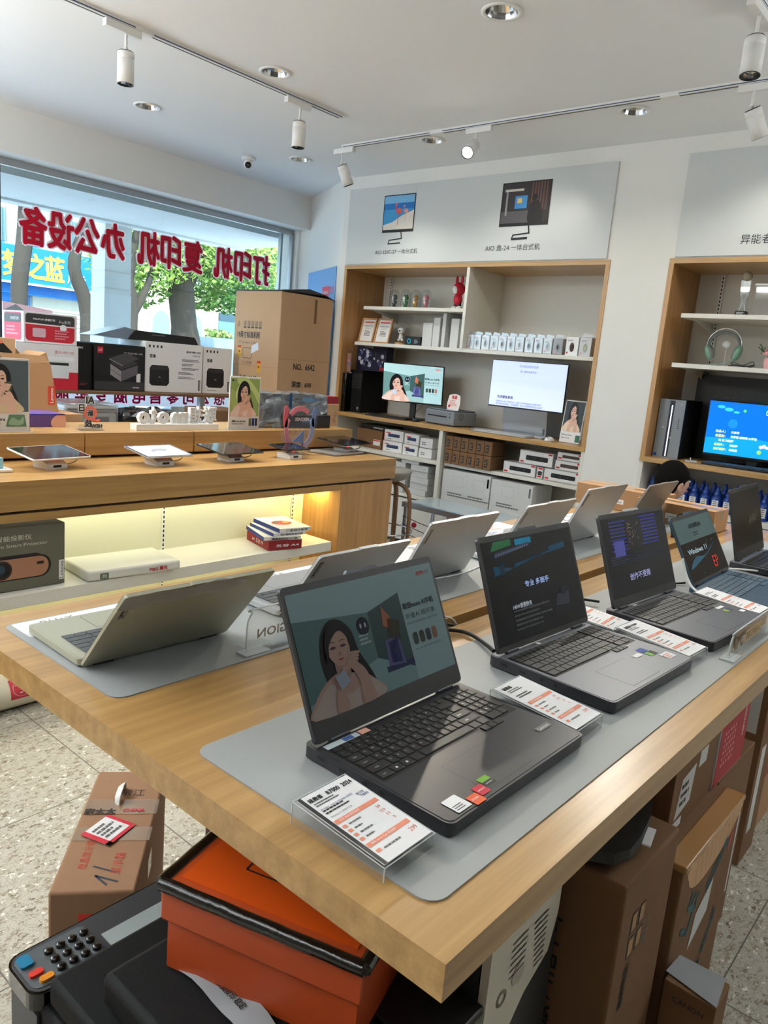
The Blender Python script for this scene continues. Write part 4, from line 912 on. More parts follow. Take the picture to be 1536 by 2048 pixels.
T = rot(8, 'Y') @ fr((0, .06, 0), (0, -1, 0), (0, 0, 1)); a = MB(); a.prism(smooth([(.0, .0), (.12, .0), (.12, .1), (.11, .118), (.06, .13), (.01, .118), (0, .1)], 2), 0, .003, C(250, 236, 232), T); a.build('card', t)
a = MB(); a.text('免费', .06, .1, 'lenovo_red', T, h=.026, bold=.05, z=.0036); a.text('终身打印', .06, .115, 'salmon', T, w=.06, z=.0036); a.scrib(.02, .03, .08, .05, 5, 'salmon', T, 3, z=.0036); a.disc(.02, .03, .012, 'lenovo_red', T, .0036); a.build('print', t)
# poster in cabinet
def stand_poster(label, loc, rz, w_, h, bg, white, wm=True, lean=8, mirw=False, kw={}):
    t = thing('poster_stand', label, 'poster', loc, rz)
    T = rot(lean, 'Y') @ fr((0, w_ / 2, 0), (0, -1, 0), (0, 0, 1))
    a = MB(); a.box(0, .003, -w_ / 2, w_ / 2, 0, h, 'acrylic', rot(lean, 'Y')); a.box(0, .09, -w_ / 2, w_ / 2, 0, .004, 'acrylic'); a.build('acrylic_holder', t)
    a = MB(); a.rect(.004, .004, w_ - .008, h - .008, 'white_print', T, .0008); a.rect(.008, white * h, w_ - .016, h * (1 - white) - .008, bg, T, .0012)
    if wm: woman(a, T, w_ * .04, white * h, w_ * .92, h * (1 - white) * .97, z=.0014, mir=mirw, **kw)
    a.text('联想 moto razr 50 Ultra', w_ * .08, h * white * .68, 'ink', T, w=w_ * .5, z=.0016, align='l', bold=.02); a.text('折叠AI 展开美', w_ * .08, h * white * .42, 'ink_soft', T, w=w_ * .4, z=.0016, align='l')
    return t, a, T
t, a, T = stand_poster('tall poster of a woman on dark ground at the right end of the cabinet desk', (5.03, 2.535, ZD), 0, .165, .31, C(58, 66, 70), .28, kw=dict(phone=(30, 40, 34)))
a.rr(.125, .012, .035, .05, .004, C(60, 110, 88), T, .002); a.build('poster', t)
# under the desk
carton2('kraft_box', 'brown carton with a white label under the cabinet desk', 'box', 4.99, 5.18, 4.25, 4.58, .74, .9, m='kraft_dark_shaded', rz=-6, deco=lambda a, F, sx, sy, sz: (a.rect(sy * .68, .03, sy * .26, .05, 'white_print', F('-x')), a.rect(sy * .69, .066, sy * .24, .01, 'lenovo_red', F('-x'), .001), a.text('↑↑ △', sy * .25, .06, 'ink', F('-x'), w=.1)))
t = thing('network_switch', 'black flat network device lying on the brown carton under the desk', 'network device', (5.1, 4.38, .901), -6); a = MB(); a.box(-.1, .1, -.17, .17, 0, .04, 'black', bev=.003); a.build('body', t); a = MB()
for i in range(8): a.rect(.17 + i * .016, .012, .011, .012, 'pack_grey', fr((-.1006, .17, 0), (0, -1, 0), (0, 0, 1)))
a.build('ports', t)
def d_router(c):
    def f(a, F, sx, sy, sz):
        T = F('-x'); a.rect(.02, sz - .03, .05, .008, 'lenovo_red', T); a.rr(sy * .2, sz * .36, sy * .62, sz * .3, .008, C(52, 72, 110), T)
        for i in range(6): a.rect(sy * (.24 + .09 * i), sz * .42, sy * .06, sz * .1, C(24, 34, 60), T, .001)
        a.scrib(sy * .2, .012, sy * .3, .01, 1, 'ink_soft', T, 1)
        if c: a.rect(0, 0, .004, sz, 'lenovo_red', T)
    return f
for i, (lb, y0, y1, z0) in enumerate((('white box with a long blue device, lower left of the stacked device boxes', 4.02, 4.235, .74), ('white box with a long blue device, upper left of the stacked device boxes', 4.015, 4.225, .835))):
    carton2('router_box', lb, 'box', 4.96, 5.1, y0, y1, z0, z0 + .092, m='white_print', deco=d_router(1), group='white device boxes under the desk')
for i, (lb, y0, y1, z0) in enumerate((('white box with a small blue device, lower middle of the stacked device boxes', 3.85, 4.01, .74), ('white box with a small blue device, upper middle of the stacked device boxes', 3.845, 4.0, .832))):
    carton2('router_box', lb, 'box', 4.96, 5.1, y0, y1, z0, z0 + .088, m='white_print', deco=d_router(0), group='white device boxes under the desk')
for i, (lb, y0, y1, z0) in enumerate((('plain white box, lower right of the stacked device boxes', 3.7, 3.835, .74), ('plain white box, upper right of the stacked device boxes', 3.7, 3.83, .825))):
    carton2('router_box', lb, 'box', 4.96, 5.12, y0, y1, z0, z0 + .08, m='white_print', group='white device boxes under the desk', deco=lambda a, F, sx, sy, sz: a.scrib(.02, .02, .05, .03, 2, 'ink_soft', F('-x'), 5))
n = 0
for col, (yc, k, wd) in enumerate(((4.03, 5, .185), (3.79, 5, .185))):
    for i in range(k):
        n += 1; lb = 'flat white box in the %s stack on the lower shelf, %s' % (('left', 'right')[col], ('at the bottom', 'second from the bottom', 'in the middle', 'second from the top', 'at the top')[i])
        carton('flat_box', lb, 'box', (5.02 + .01 * (i % 2), yc - .008 * (i % 3), .427 + i * .0505), (.2, wd, .049), m='pack_grey', group='flat white boxes stacked under the cabinet desk', bev=.002)
carton('flat_box', 'flat white box lying loose across both stacks on the lower shelf', 'box', (5.02, 3.885, .427 + 5 * .0505), (.2, .19, .029), m='pack_grey', group='flat white boxes stacked under the cabinet desk')
for row in range(2):
    for i in range(6):
        y = 3.515 - i * .074 - row * .0
        carton('small_kraft_box', '%s brown box in the %s row of small boxes under the desk' % (('first', 'second', 'third', 'fourth', 'fifth', 'sixth')[i], ('lower', 'upper')[row]), 'box', (5.02, y, .739 + row * .112), (.18, .07, .108), m='kraft_dark_shaded', group='small brown boxes under the desk',
               deco=lambda a, F, sx, sy, sz: (a.rect(.012, .02, .03, .06, C(40, 40, 42), F('-x')), a.scrib(.016, .03, .022, .04, 3, C(150, 118, 86), F('-x'), 2, z=.001)))
# power strip boxes
def d_ps(c):
    def f(a, F, sx, sy, sz):
        T = F('-x'); a.rect(.005, .005, sy - .01, sz - .01, 'white_print', T); a.rr(sy * .2, sz * .3, sy * .66, sz * .36, .008, C(*c), T, .001)
        for i in range(3): a.disc(sy * (.26 + .2 * i), sz * .48, .006, C(70, 70, 74), T, .0014)
        a.rect(sy - .04, sz - .016, .032, .011, 'lenovo_red', T, .001); a.rect(.01, .01, .03, .012, 'lenovo_red', T, .001)
    return f
PS = [('power strip box with black bar, bottom left of the strip box pile', 2.75, 3.03, .74, .09, (24, 24, 26)), ('power strip box with black bar, bottom right of the strip box pile', 2.385, 2.68, .74, .088, (24, 24, 26)),
      ('power strip box with black bar, top left of the strip box pile', 2.62, 2.9, .834, .1, (24, 24, 26)), ('power strip box with brown bar, middle right of the strip box pile', 2.385, 2.6, .83, .07, (86, 62, 52)), ('power strip box with brown bar, top right of the strip box pile', 2.385, 2.59, .902, .06, (80, 60, 52)), ('narrow grey end of a power strip box wedged in the pile', 2.688, 2.74, .74, .085, (40, 40, 44))]
for lb, y0, y1, z0, h, c in PS: carton2('power_strip_box', lb, 'box', 4.99, 5.09, y0, y1, z0, z0 + h, m='pack_grey', deco=d_ps(c), group='power strip boxes on the lower right shelf')
def d_big(a, F, sx, sy, sz):
    T = F('-x'); g = C(176, 178, 180); a.scrib(.06, .05, .2, .04, 2, 'ink_soft', T, 3); a.rect(sy - .03, sz - .09, .016, .07, 'ink_soft', T)
    for p, q in (((.1, .14), (.2, .14)), ((.2, .14), (.24, .18)), ((.1, .14), (.1, .22)), ((.1, .22), (.2, .22)), ((.2, .22), (.24, .25)), ((.2, .14), (.2, .22)), ((.24, .18), (.24, .25))): a.line((p[0], p[1]), (q[0], q[1]), .002, g, T)
carton2('white_appliance_box', 'large white printer box on the bottom cabinet shelf, left of two', 'box', 4.93, 5.23, 3.09, 3.545, .427, .69, m='pack_grey', deco=lambda a, F, sx, sy, sz: (d_big(a, F, sx, sy, sz), d_big(a, lambda q: F(q) @ tr(.2, 0, 0), sx, sy - .2, sz)))
carton2('white_appliance_box', 'large white printer box on the bottom cabinet shelf, right of two', 'box', 4.93, 5.23, 2.72, 3.08, .427, .68, m='pack_grey', deco=d_big)
# right cabinet items
t = thing('trophy', 'glass trophy with a ball on top and black base, in the right cabinet', 'trophy', (5.12, 1.53, Z2))
a = MB(); a.prism([(-.035, 0), (.035, 0), (.028, .035), (-.028, .035)], -.03, .03, 'black', fr((0, 0, 0), (0, -1, 0), (0, 0, 1))); a.scrib(-.022, .006, .044, .022, 3, 'pack_grey', fr((-.031, 0, 0), (0, -1, 0), (0, 0, 1)), 2); a.build('base', t)
a = MB(); a.tube([(0, .018, .035), (0, .006, .09), (0, .022, .14), (0, .02, .22)], .004, 'acrylic_edge'); a.tube([(0, -.018, .035), (0, -.004, .09), (0, -.022, .15), (0, -.02, .22)], .004, 'acrylic_edge'); a.prism([(-.02, .035), (.02, .035), (.03, .22), (-.03, .22)], -.006, .006, 'dome', fr((0, 0, 0), (0, -1, 0), (0, 0, 1))); a.build('stem', t)
a = MB(); a.ball((0, 0, .245), .03, C(168, 162, 140, .2)); a.build('ball', t); a = MB(); a.ball((0, .004, .125), .014, 'dome'); a.build('bead', t)
t = thing('glass_award', 'rectangular clear glass award right of the trophy', 'award', (5.14, 1.41, Z2)); a = MB(); a.box(-.02, .02, -.06, .06, .0, .19, 'acrylic', bev=.004); a.build('block', t); a = MB(); a.box(-.03, .03, -.065, .065, .19, .2, 'acrylic_edge'); a.build('cap', t)
t = thing('headset', 'headset with pale green ear cups displayed on the right cabinet shelf', 'headphones', (5.12, 1.6, Z1))
a = MB(); a.tube([(0, .105 * math.cos(PI * i / 10), .13 + .105 * math.sin(PI * i / 10)) for i in range(11)], .004, 'chrome', n=8, sub=2); a.tube([(0, .096 * math.cos(PI * i / 10), .125 + .085 * math.sin(PI * i / 10)) for i in range(11)], .009, C(116, 124, 120), n=8, sub=2); a.build('headband', t)
for s_ in (-1, 1):
    M_ = tr(0, s_ * .088, .085) @ rot(s_ * -18, 'X'); a = MB(); a.ball((0, 0, 0), .052, C(130, 172, 148), M_, (.75, .42, 1)); e_ = a.build('ear_cup', t); a = MB(); a.ball((0, -s_ * .015, 0), .045, C(130, 134, 132), M_, (.75, .35, 1)); a.build('cushion', e_)
a = MB(); a.tube([(0, -.07, .04), (-.02, .0, .012), (-.03, .06, .008)], .004, C(140, 160, 150)); a.build('microphone_boom', t)
t = thing('display_hook', 'round white hook on a thin stalk holding the headset', 'stand', (5.17, 1.6, Z1)); a = MB(); a.cyl((0, 0, 0), .003, .135, 'white_plastic', n=8); a.build('stalk', t); a = MB(); a.ball((-.008, 0, .14), .026, 'white_plastic', sc=(.3, 1, .85)); a.build('disc', t)
a = MB(); rd = random.Random(3); a.tube([(5.06 + rd.uniform(-.04, .04), 1.46 + .07 * math.cos(i * .9), Z1 + .006 + .004 * (i % 4) + (.02 if i in (3, 8) else 0)) for i in range(14)], .003, C(70, 72, 70)); single(a, 'cable', 'dark coiled cable lying on the shelf beside the headset', 'cable')
t = thing('flower_vase', 'pink ribbed vase with pink flowers at the right edge of the shelf', 'vase', (5.1, 1.305, Z1)); a = MB()
a.lathe([(.0001, 0), (.036, 0), (.042, .03), (.04, .06), (.034, .068)], C(224, 168, 168), n=16, sm=False); a.build('vase', t)
rd = random.Random(2); a = MB()
for i in range(26):
    an = rd.uniform(0, 6.28); r_ = rd.uniform(.02, .085); a.tube([(0, 0, .06), (r_ * .5 * math.cos(an), r_ * .5 * math.sin(an), .09), (r_ * math.cos(an), r_ * math.sin(an), .08 + rd.uniform(0, .07))], .003, C(60, 92, 52), n=5, sub=2)
a.build('leaves', t); a = MB()
for i in range(14): a.ball((rd.uniform(-.045, .045), rd.uniform(-.05, .05), .09 + rd.uniform(0, .03)), rd.uniform(.01, .017), C(228, 160, 168), n=8)
a.build('blossoms', t)
t = thing('pegboard', 'large dark pegboard leaning at the back of the right cabinet', 'board', (5.34, 1.0, ZD)); a = MB(); a.rr(-.8, 0, 1.6, .56, .03, 'black', fr((0, 0, 0), (0, -1, 0), (0, 0, 1)), 0, .008); 
for i in range(24):
    for j in range(3): a.disc(-.66 + i * .055, .46 - j * .035, .004, 'dark_grey', fr((-.0085, 0, 0), (0, -1, 0), (0, 0, 1)))
a.build('board', t)
t = thing('folded_flyer', 'folded grey flyer lying between the gaming tower and the keyboard', 'leaflet', (5.02, 1.66, ZD), 20); a = MB(); a.box(-.05, .06, -.04, .03, 0, .003, 'pack_grey'); a.build('page', t); a = MB(); a.box(-.05, .06, -.002, .002, .003, .02, 'pack_grey'); a.build('folded_edge', t)
# toner bottles
t0 = thing('toner_bottle', 'blue plastic toner bottle with a pointed cap and white label, one of several rows', 'bottle', (5.03, 1.885, .728), 0, 'blue toner bottles under the desk of the right cabinet')
a = MB(); a.lathe([(.0001, 0), (.031, 0), (.033, .004), (.033, .085), (.03, .096), (.02, .108), (.018, .112), (.0001, .112)], 'toner_blue', n=20); a.build('body', t0)
a = MB(); a.lathe([(.022, .11), (.022, .124), (.019, .128), (.011, .15), (.007, .168), (.0001, .17)], 'toner_blue', n=16); a.build('cap', t0)
a = MB()
L_ = [(.0334 * math.cos(PI + (i - 4) * .16), .0334 * math.sin(PI + (i - 4) * .16)) for i in range(9)]
a.add([(p[0], p[1], z) for z in (.018, .078) for p in L_], [(i + 1, i, 9 + i, 10 + i) for i in range(8)], 'paper', smooth=True)
L2 = [(.0337 * math.cos(PI + (i - 2) * .16), .0337 * math.sin(PI + (i - 2) * .16)) for i in range(5)]
for z in (.03, .042, .054, .066): a.add([(p[0], p[1], zz) for zz in (z, z + .005) for p in L2], [(i + 1, i, 5 + i, 6 + i) for i in range(4)], 'ink_soft')
a.build('label', t0)
ORD = ['first', 'second', 'third', 'fourth', 'fifth', 'sixth', 'seventh', 'eighth', 'ninth', 'tenth', 'eleventh', 'twelfth']
t0['label'] = 'blue toner bottle with white label, front row, first from the left'
for r_ in range(3):
    for i in range(12):
        if r_ == 0 and i == 0: continue
        copy_tree(t0, (5.03 + r_ * .078, 1.885 - i * .071 + (r_ % 2) * -.02 - (.0 if r_ else 0), .728), 0, 'blue toner bottle with white label, %s row, %s from the left' % (('front', 'middle', 'back')[r_], ORD[i]))
# ------------------------------------------------------------------ laptop table
TT = .902
t = thing('display_table', 'long oak-topped laptop table in the foreground, with a cable slot down its middle', 'table', (.563, .341, 0))
a = MB(); z0, z1 = .857, .902
def tpc(x0, x1, y0, y1): a.box(x0 - .563, x1 - .563, y0 - .341, y1 - .341, z0, z1, 'oak_x')
tpc(.563, 1.25, .341, 1.54); tpc(1.25, 3.42, .341, .925); tpc(1.25, 3.42, .965, 1.54); tpc(3.42, 3.6, .341, 1.54)
a.box(0.68, 2.86, .58, .63, .80, .83, 'black'); a.build('tabletop', t)
for x0, y0, y1 in ((.305, .72, .787), (2.75, .1, 1.1)):
    a = MB(); a.box(x0, x0 + .04, y0, y1, 0, .857, C(70, 48, 30)); a.build('leg', t)
a = MB(); a.box(.305, .345, .6, 1.15, .8, .857, C(70, 48, 30)); a.build('cross_rail', t)
for x0, x1 in ((1.72, 1.9), (2.42, 2.56)):
    a = MB(); a.box(x0 - .563, x1 - .563, .586, .622, .885, .9005, 'oak_x'); a.build('slot_cover', t)
def tmat(label, x0, x1, y0, y1, deco=None):
    t = thing('counter_mat', label, 'mat', (x0, y0, TT)); a = MB(); a.rr(0, 0, x1 - x0, y1 - y0, .025, 'mat_grey', I4, 0, .0022); a.build('pad', t)
    if deco: deco(t)
    return t
tmat('grey mat under the row of open laptops facing the near right table edge', .617, 3.3, .397, .84)
def sheets(t):
    for i in range(9):
        a = MB(); x = .01 + i * .292; T = tr(x + .28, .42, 0) @ rot(180); a.rr(0, 0, .275, .085, .006, 'paper', T, .0026)
        a.text(('拯救者游戏本', '轻薄本推荐', 'AI元启', 'YOGA Pro', '商务首选')[i % 5], .14, .05, 'ink_soft', T, w=.13, bold=.02, z=.003); a.text(('X+Pro', '小新', '学生优惠', '办公', '旗舰')[i % 5], .19, .022, 'ink_soft', T, h=.018, z=.003); a.scrib(.02, .062, .12, .014, 1, 'ink_soft', T, i, z=.003); a.build('printed_sheet', t)
tmat('grey mat under the far row of laptops, with paper notes along its far edge', .615, 3.28, 1.052, 1.478, sheets)

# ------------------------------------------------------------------ laptops
ROWS = [[1.0] * 14 + [1, 1, 1, 1], [1] * 13 + [2.0], [1.5] + [1] * 12 + [1.5], [1.8] + [1] * 11 + [2.2], [2.3] + [1] * 10 + [2.7], [1.2, 1, 1, 1, 5.6, 1, 1]]
LEG = ['', '`1234567890-=', 'QWERTYUIOP[]', 'ASDFGHJKL;', 'ZXCVBNM,./', '']
def laptop(label, x, y, rz, nh=.0055, w_=.36, d=.265, hin=.023, LL=.23, tilt=26, th=.018, body='gun', deck=None, key='key_black', lidc=None, bez='black', draw=None, chin=.03, side=.006, top=.012, notch=True, full=True, drop=0, legends=False, pad=(.105, .075), padx=-.03, stick=None, logo=None, groupn=None, foot=.004, deckz=0, hw=1, spill=None, bezf=None, notchc=None):
    t = thing('laptop', label, 'laptop', (x, y, TT + .0022), rz, groupn)
    deck = deck or body; lidc = lidc or body
    a = MB(); a.prism(rrect(-w_ / 2, -d / 2, w_, d, .012), foot, foot + th, body); a.prism(rrect(-w_ / 2 + .004, -d / 2 + .004, w_ - .008, d - .008, .01), foot + th, foot + th + .0008, deck)
    T = fr((-w_ / 2 - .0004, d / 2, foot), (0, -1, 0), (0, 0, 1))
    for q, ww in ((.03, .016), (.075, .014), (.12, .009), (.15, .009)): a.rect(q, th * .4, ww, .006, 'black', T)
    for q in (0, 1): pass
    a.build('base', t)
    for sx in (-1, 1):
        for sy in (-1, 1): b = MB(); b.box(sx * (w_ / 2 - .045) - .012, sx * (w_ / 2 - .045) + .012, sy * (d / 2 - .025) - .006, sy * (d / 2 - .025) + .006, 0, foot, 'black'); b.build('rubber_foot', t)
    zt = foot + th + .0009; hy = d / 2 - hin
    # keyboard
    kx0, kx1 = (-w_ / 2 + .014, w_ / 2 - .014) if full else (-w_ / 2 + .022, w_ / 2 - .022)
    ky1 = hy - .018; ky0 = ky1 - .105
    a = MB(); a.rr(kx0 - .003, ky0 - .003, kx1 - kx0 + .006, ky1 - ky0 + .006, .004, C(22, 23, 25) if body == 'gun' else deck, I4, zt + .0001)
    mw = (kx1 - kx0) * (.79 if full else 1); g = .0024; rh = (ky1 - ky0 - .012) / 5
    for r_, row in enumerate(ROWS):
        tot = sum(row[:14] if r_ == 0 else row); u = mw / tot; cx = kx0; yy1 = ky1 - (0 if r_ == 0 else .012 + (r_ - 1) * rh); hh = .0105 if r_ == 0 else rh - g
        for i, k in enumerate(row[:14] if r_ == 0 else row):
            if r_ == 0 and full and i == 0: pass
            a.box(cx + g / 2, cx + k * u - g / 2, yy1 - hh, yy1, zt + .0002, zt + .0022, key, bev=.0011 if legends else 0, seg=1)
            if legends:
                lt = LEG[r_][i - (0 if r_ == 1 else 1)] if 0 <= i - (0 if r_ == 1 else 1) < len(LEG[r_]) else ''
                if lt: a.text(lt, cx + k * u * .38, yy1 - hh * .42, 'pack_grey', I4, h=.0036 if lt not in '-=;,./`' else .0014, z=zt + .0023)
                elif r_ in (2, 3, 4, 5) and i == 0: a.text(('', '', 'Tab', 'CapsLk', 'Shift', 'Ctrl')[r_], cx + k * u * .4, yy1 - hh * .55, 'pack_grey', I4, h=.0032, z=zt + .0023)
                elif r_ in (3, 4) and i == len(row) - 1: a.text(('Enter', 'Shift')[r_ - 3], cx + k * u * .35, yy1 - hh * .55, 'pack_grey', I4, h=.0032, z=zt + .0023)
                elif r_ == 5 and i in (1, 2): a.rect(cx + k * u * .35, yy1 - hh * .7, .004, .004, 'pack_grey', I4, zt + .0023)
                elif r_ == 0: a.text('Esc' if i == 0 else 'F%d' % i, cx + k * u * .45, yy1 - hh * .5, 'ink_soft', I4, h=.0024, z=zt + .0023)
            cx += k * u
    nx = kx0 + mw + .006; nu = (kx1 - nx) / 4
    if full:
        for r_ in range(6):
            yy1 = ky1 - (0 if r_ == 0 else .012 + (r_ - 1) * rh); hh = .0105 if r_ == 0 else rh - g
            if r_ == 5: continue
            for i in range(4):
                if r_ in (4,) and i == 3: continue
                a.box(nx + i * nu + g / 2, nx + (i + 1) * nu - g / 2, yy1 - (hh if not (r_ == 3 and i == 3) else hh + rh), yy1, zt + .0002, zt + .0022, key, bev=.0011 if legends else 0, seg=1)
                if legends and 0 < r_ < 5 and i < 3: a.text(('', '789', '456', '123', '0.,')[r_][i] if r_ > 0 else '', nx + (i + .4) * nu, yy1 - hh * .45, 'pack_grey', I4, h=.0034, z=zt + .0023)
        yy1 = ky1 - .012 - 4 * rh
        a.box(nx + g / 2, nx + 2 * nu - g / 2, yy1 - rh + g, yy1, zt + .0002, zt + .0022, key); a.box(nx + 2 * nu + g / 2, nx + 3 * nu - g / 2, yy1 - rh + g, yy1, zt + .0002, zt + .0022, key)
        ax = nx - .022
        for i in range(3): a.box(ax + i * .0175 - .02, ax + i * .0175 - .0045, yy1 - rh - .013, yy1 - rh - .0005, zt + .0002, zt + .0022, key)
        a.rect(ax - .026, yy1 - rh - .018, .065, .02, deck, I4, zt + .00015)
    a.build('keyboard', t)
    a = MB(); px = padx; py = -d / 2 + .014
    a.rr(px - pad[0] / 2 - .0008, py - .0008, pad[0] + .0016, pad[1] + .0016, .003, 'ink', I4, zt + .0001); a.rr(px - pad[0] / 2, py, pad[0], pad[1], .003, deck, I4, zt + .0003); a.build('touchpad', t)
    # lid
    HM = tr(0, hy, zt + .004 - drop) @ rot(-tilt, 'X'); tl = .0065
    lid = thing('lid', '', '') if False else None
    a = MB(); T = HM @ fr((-w_ / 2 + .001, tl / 2, 0), (1, 0, 0), (0, 0, 1)); ww = w_ - .002
    a.prism(rrect(0, 0, ww, LL, .008), 0, tl, lidc, T); a.prism(rrect(0, .0005, ww, LL - .001, .0075), tl, tl + .0006, bezf or bez, T)
    if notch: a.prism([(ww * .39, LL - .001), (ww * .61, LL - .001), (ww * .595, LL + nh), (ww * .405, LL + nh)], 0, tl + .0006, notchc or lidc, T); a.disc(ww / 2, LL - .004, .0016, 'dark_grey', T, tl + .0008)
    if logo: a.text(logo, ww * .86, LL * .83, C(60, 62, 64), T @ tr(0, 0, 0) @ rot(180, 'Y') @ tr(-ww * 1.0, 0, 0) @ tr(ww * .0, 0, 0) if False else HM @ fr((w_ / 2, tl / 2 + .0004, 0), (-1, 0, 0), (0, 0, 1)) @ tr(0, 0, 0) @ rot(90), w=.04, z=.0006) if False else None
    ld = a.build('lid', t)
    if logo:
        b = MB(); TB = HM @ fr((w_ / 2, tl / 2, 0), (-1, 0, 0), (0, 0, 1))   # back face, right = -x
        b.rect(.012, LL - .068, .012, .05, C(150, 150, 148, .3) if logo == 'pale' else C(52, 54, 56), TB, .0003)
        b.text('Lenovo', .018, LL - .043, 'ink' if logo == 'pale' else 'pack_grey', TB @ tr(.018, LL - .043, 0) @ rot(90) @ tr(-.018, -(LL - .043), 0), w=.042, z=.0006); b.build('logo_plate', ld)
    b = MB(); TS = T @ tr(side, chin, tl + .0008); sw, sh = ww - 2 * side, LL - chin - top
    if draw: draw(b, TS, sw, sh)
    else: b.rect(0, 0, sw, sh, C(20, 21, 23, .12), TS, .0001)
    b.build('screen', ld)
    for sx in (-1, 1): b = MB(); b.cyl((0, 0, 0), .0045, .04 * hw, 'gun' if bez == 'black' else body, HM @ tr(sx * w_ * .36 - .02 * hw, 0, -.001) @ rot(90, 'Y'), n=12); b.build('hinge', t)
    if stick: b = MB(); stick(b, tr(0, 0, zt), w_, d); split_build(b, 'sticker', t)
    return t, HM, LL, ww
NR = 'open laptops of the near row'; FRW = 'open laptops of the far row'
def st_l1(b, T, w_, d):
    x = -w_ / 2; y = -d / 2
    b.rr(x + .028, y + .008, .03, .03, .002, 'paper', T, .0008); 
    for i in range(3): b.rect(x + .031, y + .012 + i * .004, .018, .0016, 'ink_soft', T, .001)
    b.rr(x + .062, y - .0 + .002, .022, .02, .002, C(224, 92, 44), T, .0008); b.text('RYZEN', x + .072, y + .013, 'white_print', T, w=.014, z=.001)
    b.rr(x + .086, y + .010, .021, .02, .002, C(198, 24, 56), T, .0008); b.text('RADEON', x + .0965, y + .02, 'white_print', T, w=.015, z=.001)
    b.rr(x + .11, y + .017, .022, .021, .002, C(24, 26, 26), T, .0008); b.rect(x + .11, y + .028, .022, .01, C(108, 168, 40), T, .001); b.text('GEFORCE RTX', x + .121, y + .023, 'white_print', T, w=.016, z=.001)
    b.rr(w_ / 2 - .055, y + .05, .04, .012, .002, C(120, 120, 120), tr(0, 0, 0) @ T, .0008); b.text('Lenovo', w_ / 2 - .035, y + .056, 'white_print', T, w=.03, z=.001, mir=False)
    hy = d / 2 - .023
    b.rect(x + .012, hy - .017, .07, .012, C(186, 200, 206), T, .0008); b.rect(x + .05, hy - .016, .02, .01, C(70, 100, 160), T, .001); b.rect(x + .085, hy - .017, .02, .012, C(226, 170, 150), T, .0008)
def scr_l1(b, T, w_, h): moto_screen(b, T, w_, h, .12, .5); b.text('LEGION', w_ / 2, -.017, C(46, 46, 48), T, w=.03, z=.0004)
laptop('dark grey open laptop nearest the viewer, showing a woman and phones on its screen', .907, .588, 0, w_=.366, d=.268, tilt=25.5, LL=.232, body='gun', draw=scr_l1, chin=.032, legends=True, stick=st_l1, groupn=NR, pad=(.12, .078), padx=-.02, bez='black')
def scr_l2(b, T, w_, h):
    E = .3; b.rect(0, 0, w_, h, C(12, 12, 13, .1, E), T, .0002)
    b.poly([(w_ * .08, h * .9), (w_ * .3, h * .93), (w_ * .3, h * .99), (w_ * .12, h * .99)], C(30, 84, 48, .2, E), T, .0005); b.rect(w_ * .34, h * .92, w_ * .18, h * .06, C(14, 100, 130, .2, E), T, .0005)
    b.poly([(w_ * .1, h * .83), (w_ * .5, h * .9), (w_ * .48, h * .93), (w_ * .12, h * .88)], C(40, 46, 60, .2, E), T, .0006)
    for i in range(14): b.rect(w_ * (.12 + i * .026), h * (.845 + i * .0037), w_ * .016, h * .02, C(74, 84, 104, .2, E), T, .0008)
    b.poly([(w_ * .08, h * .66), (w_ * .28, h * .7), (w_ * .3, h * .74), (w_ * .9, h * .8), (w_ * .9, h * .86), (w_ * .7, h * .84), (w_ * .7, h * .8), (w_ * .28, h * .7), (w_ * .08, h * .76)], C(10, 52, 74, .2, E), T, .0006)
    b.rect(w_ * .14, h * .66, w_ * .05, h * .12, C(8, 30, 44, .2, E), T, .0007)
    b.text('专业 多面手', w_ * .5, h * .52, C(150, 170, 214, .2, .22), T, w=w_ * .27, h=h * .06, bold=.03, z=.001)
    b.text('140W便携快充', w_ * .3, h * .33, C(160, 166, 176, .2, .2), T, w=w_ * .2, bold=.03, z=.001)
    for i in range(5): b.scrib(w_ * .2, h * (.27 - i * .045), w_ * .42, h * .035, 1, C(62, 64, 66, .2, .2), T, i, z=.001)
    b.poly([(w_ * .66, h * .22), (w_ * .7, h * .33), (w_ * .85, h * .34), (w_ * .83, h * .2)], C(36, 38, 48, .2, E), T, .0008); b.poly([(w_ * .74, h * .33), (w_ * .75, h * .4), (w_ * .81, h * .41), (w_ * .8, h * .3)], C(24, 26, 32, .2, E), T, .001)
def st_l2(b, T, w_, d):
    y = -d / 2; x = w_ / 2
    b.rr(x - .115, y + .075, .03, .012, .002, 'paper', T, .0008); b.rr(x - .075, y + .08, .026, .018, .001, C(20, 60, 150), T, .0008); b.rr(x - .075, y + .06, .015, .018, .001, C(110, 168, 40), T, .0008); b.rr(x - .06, y + .06, .016, .018, .001, C(24, 26, 26), T, .0008)
    b.rr(x - .055, y + .03, .034, .024, .002, 'paper', T, .0008); b.scrib(x - .052, y + .032, .026, .018, 3, 'salmon', T, 2, z=.001)
    b.disc(-.04, d / 2 - .026, .006, 'white_print', T, .0008)
laptop('grey open laptop second in the near row, dark screen with blue banner and Chinese heading', 1.423, .597, -2.6, w_=.362, d=.272, hin=.02, LL=.235, tilt=21, body='gun', deck=mk('deck_silver', (112, 114, 122), .42, .4) and 'deck_silver', draw=scr_l2, chin=.012, stick=st_l2, groupn=NR, pad=(.115, .078), padx=-.02, th=.02, notchc='gun')
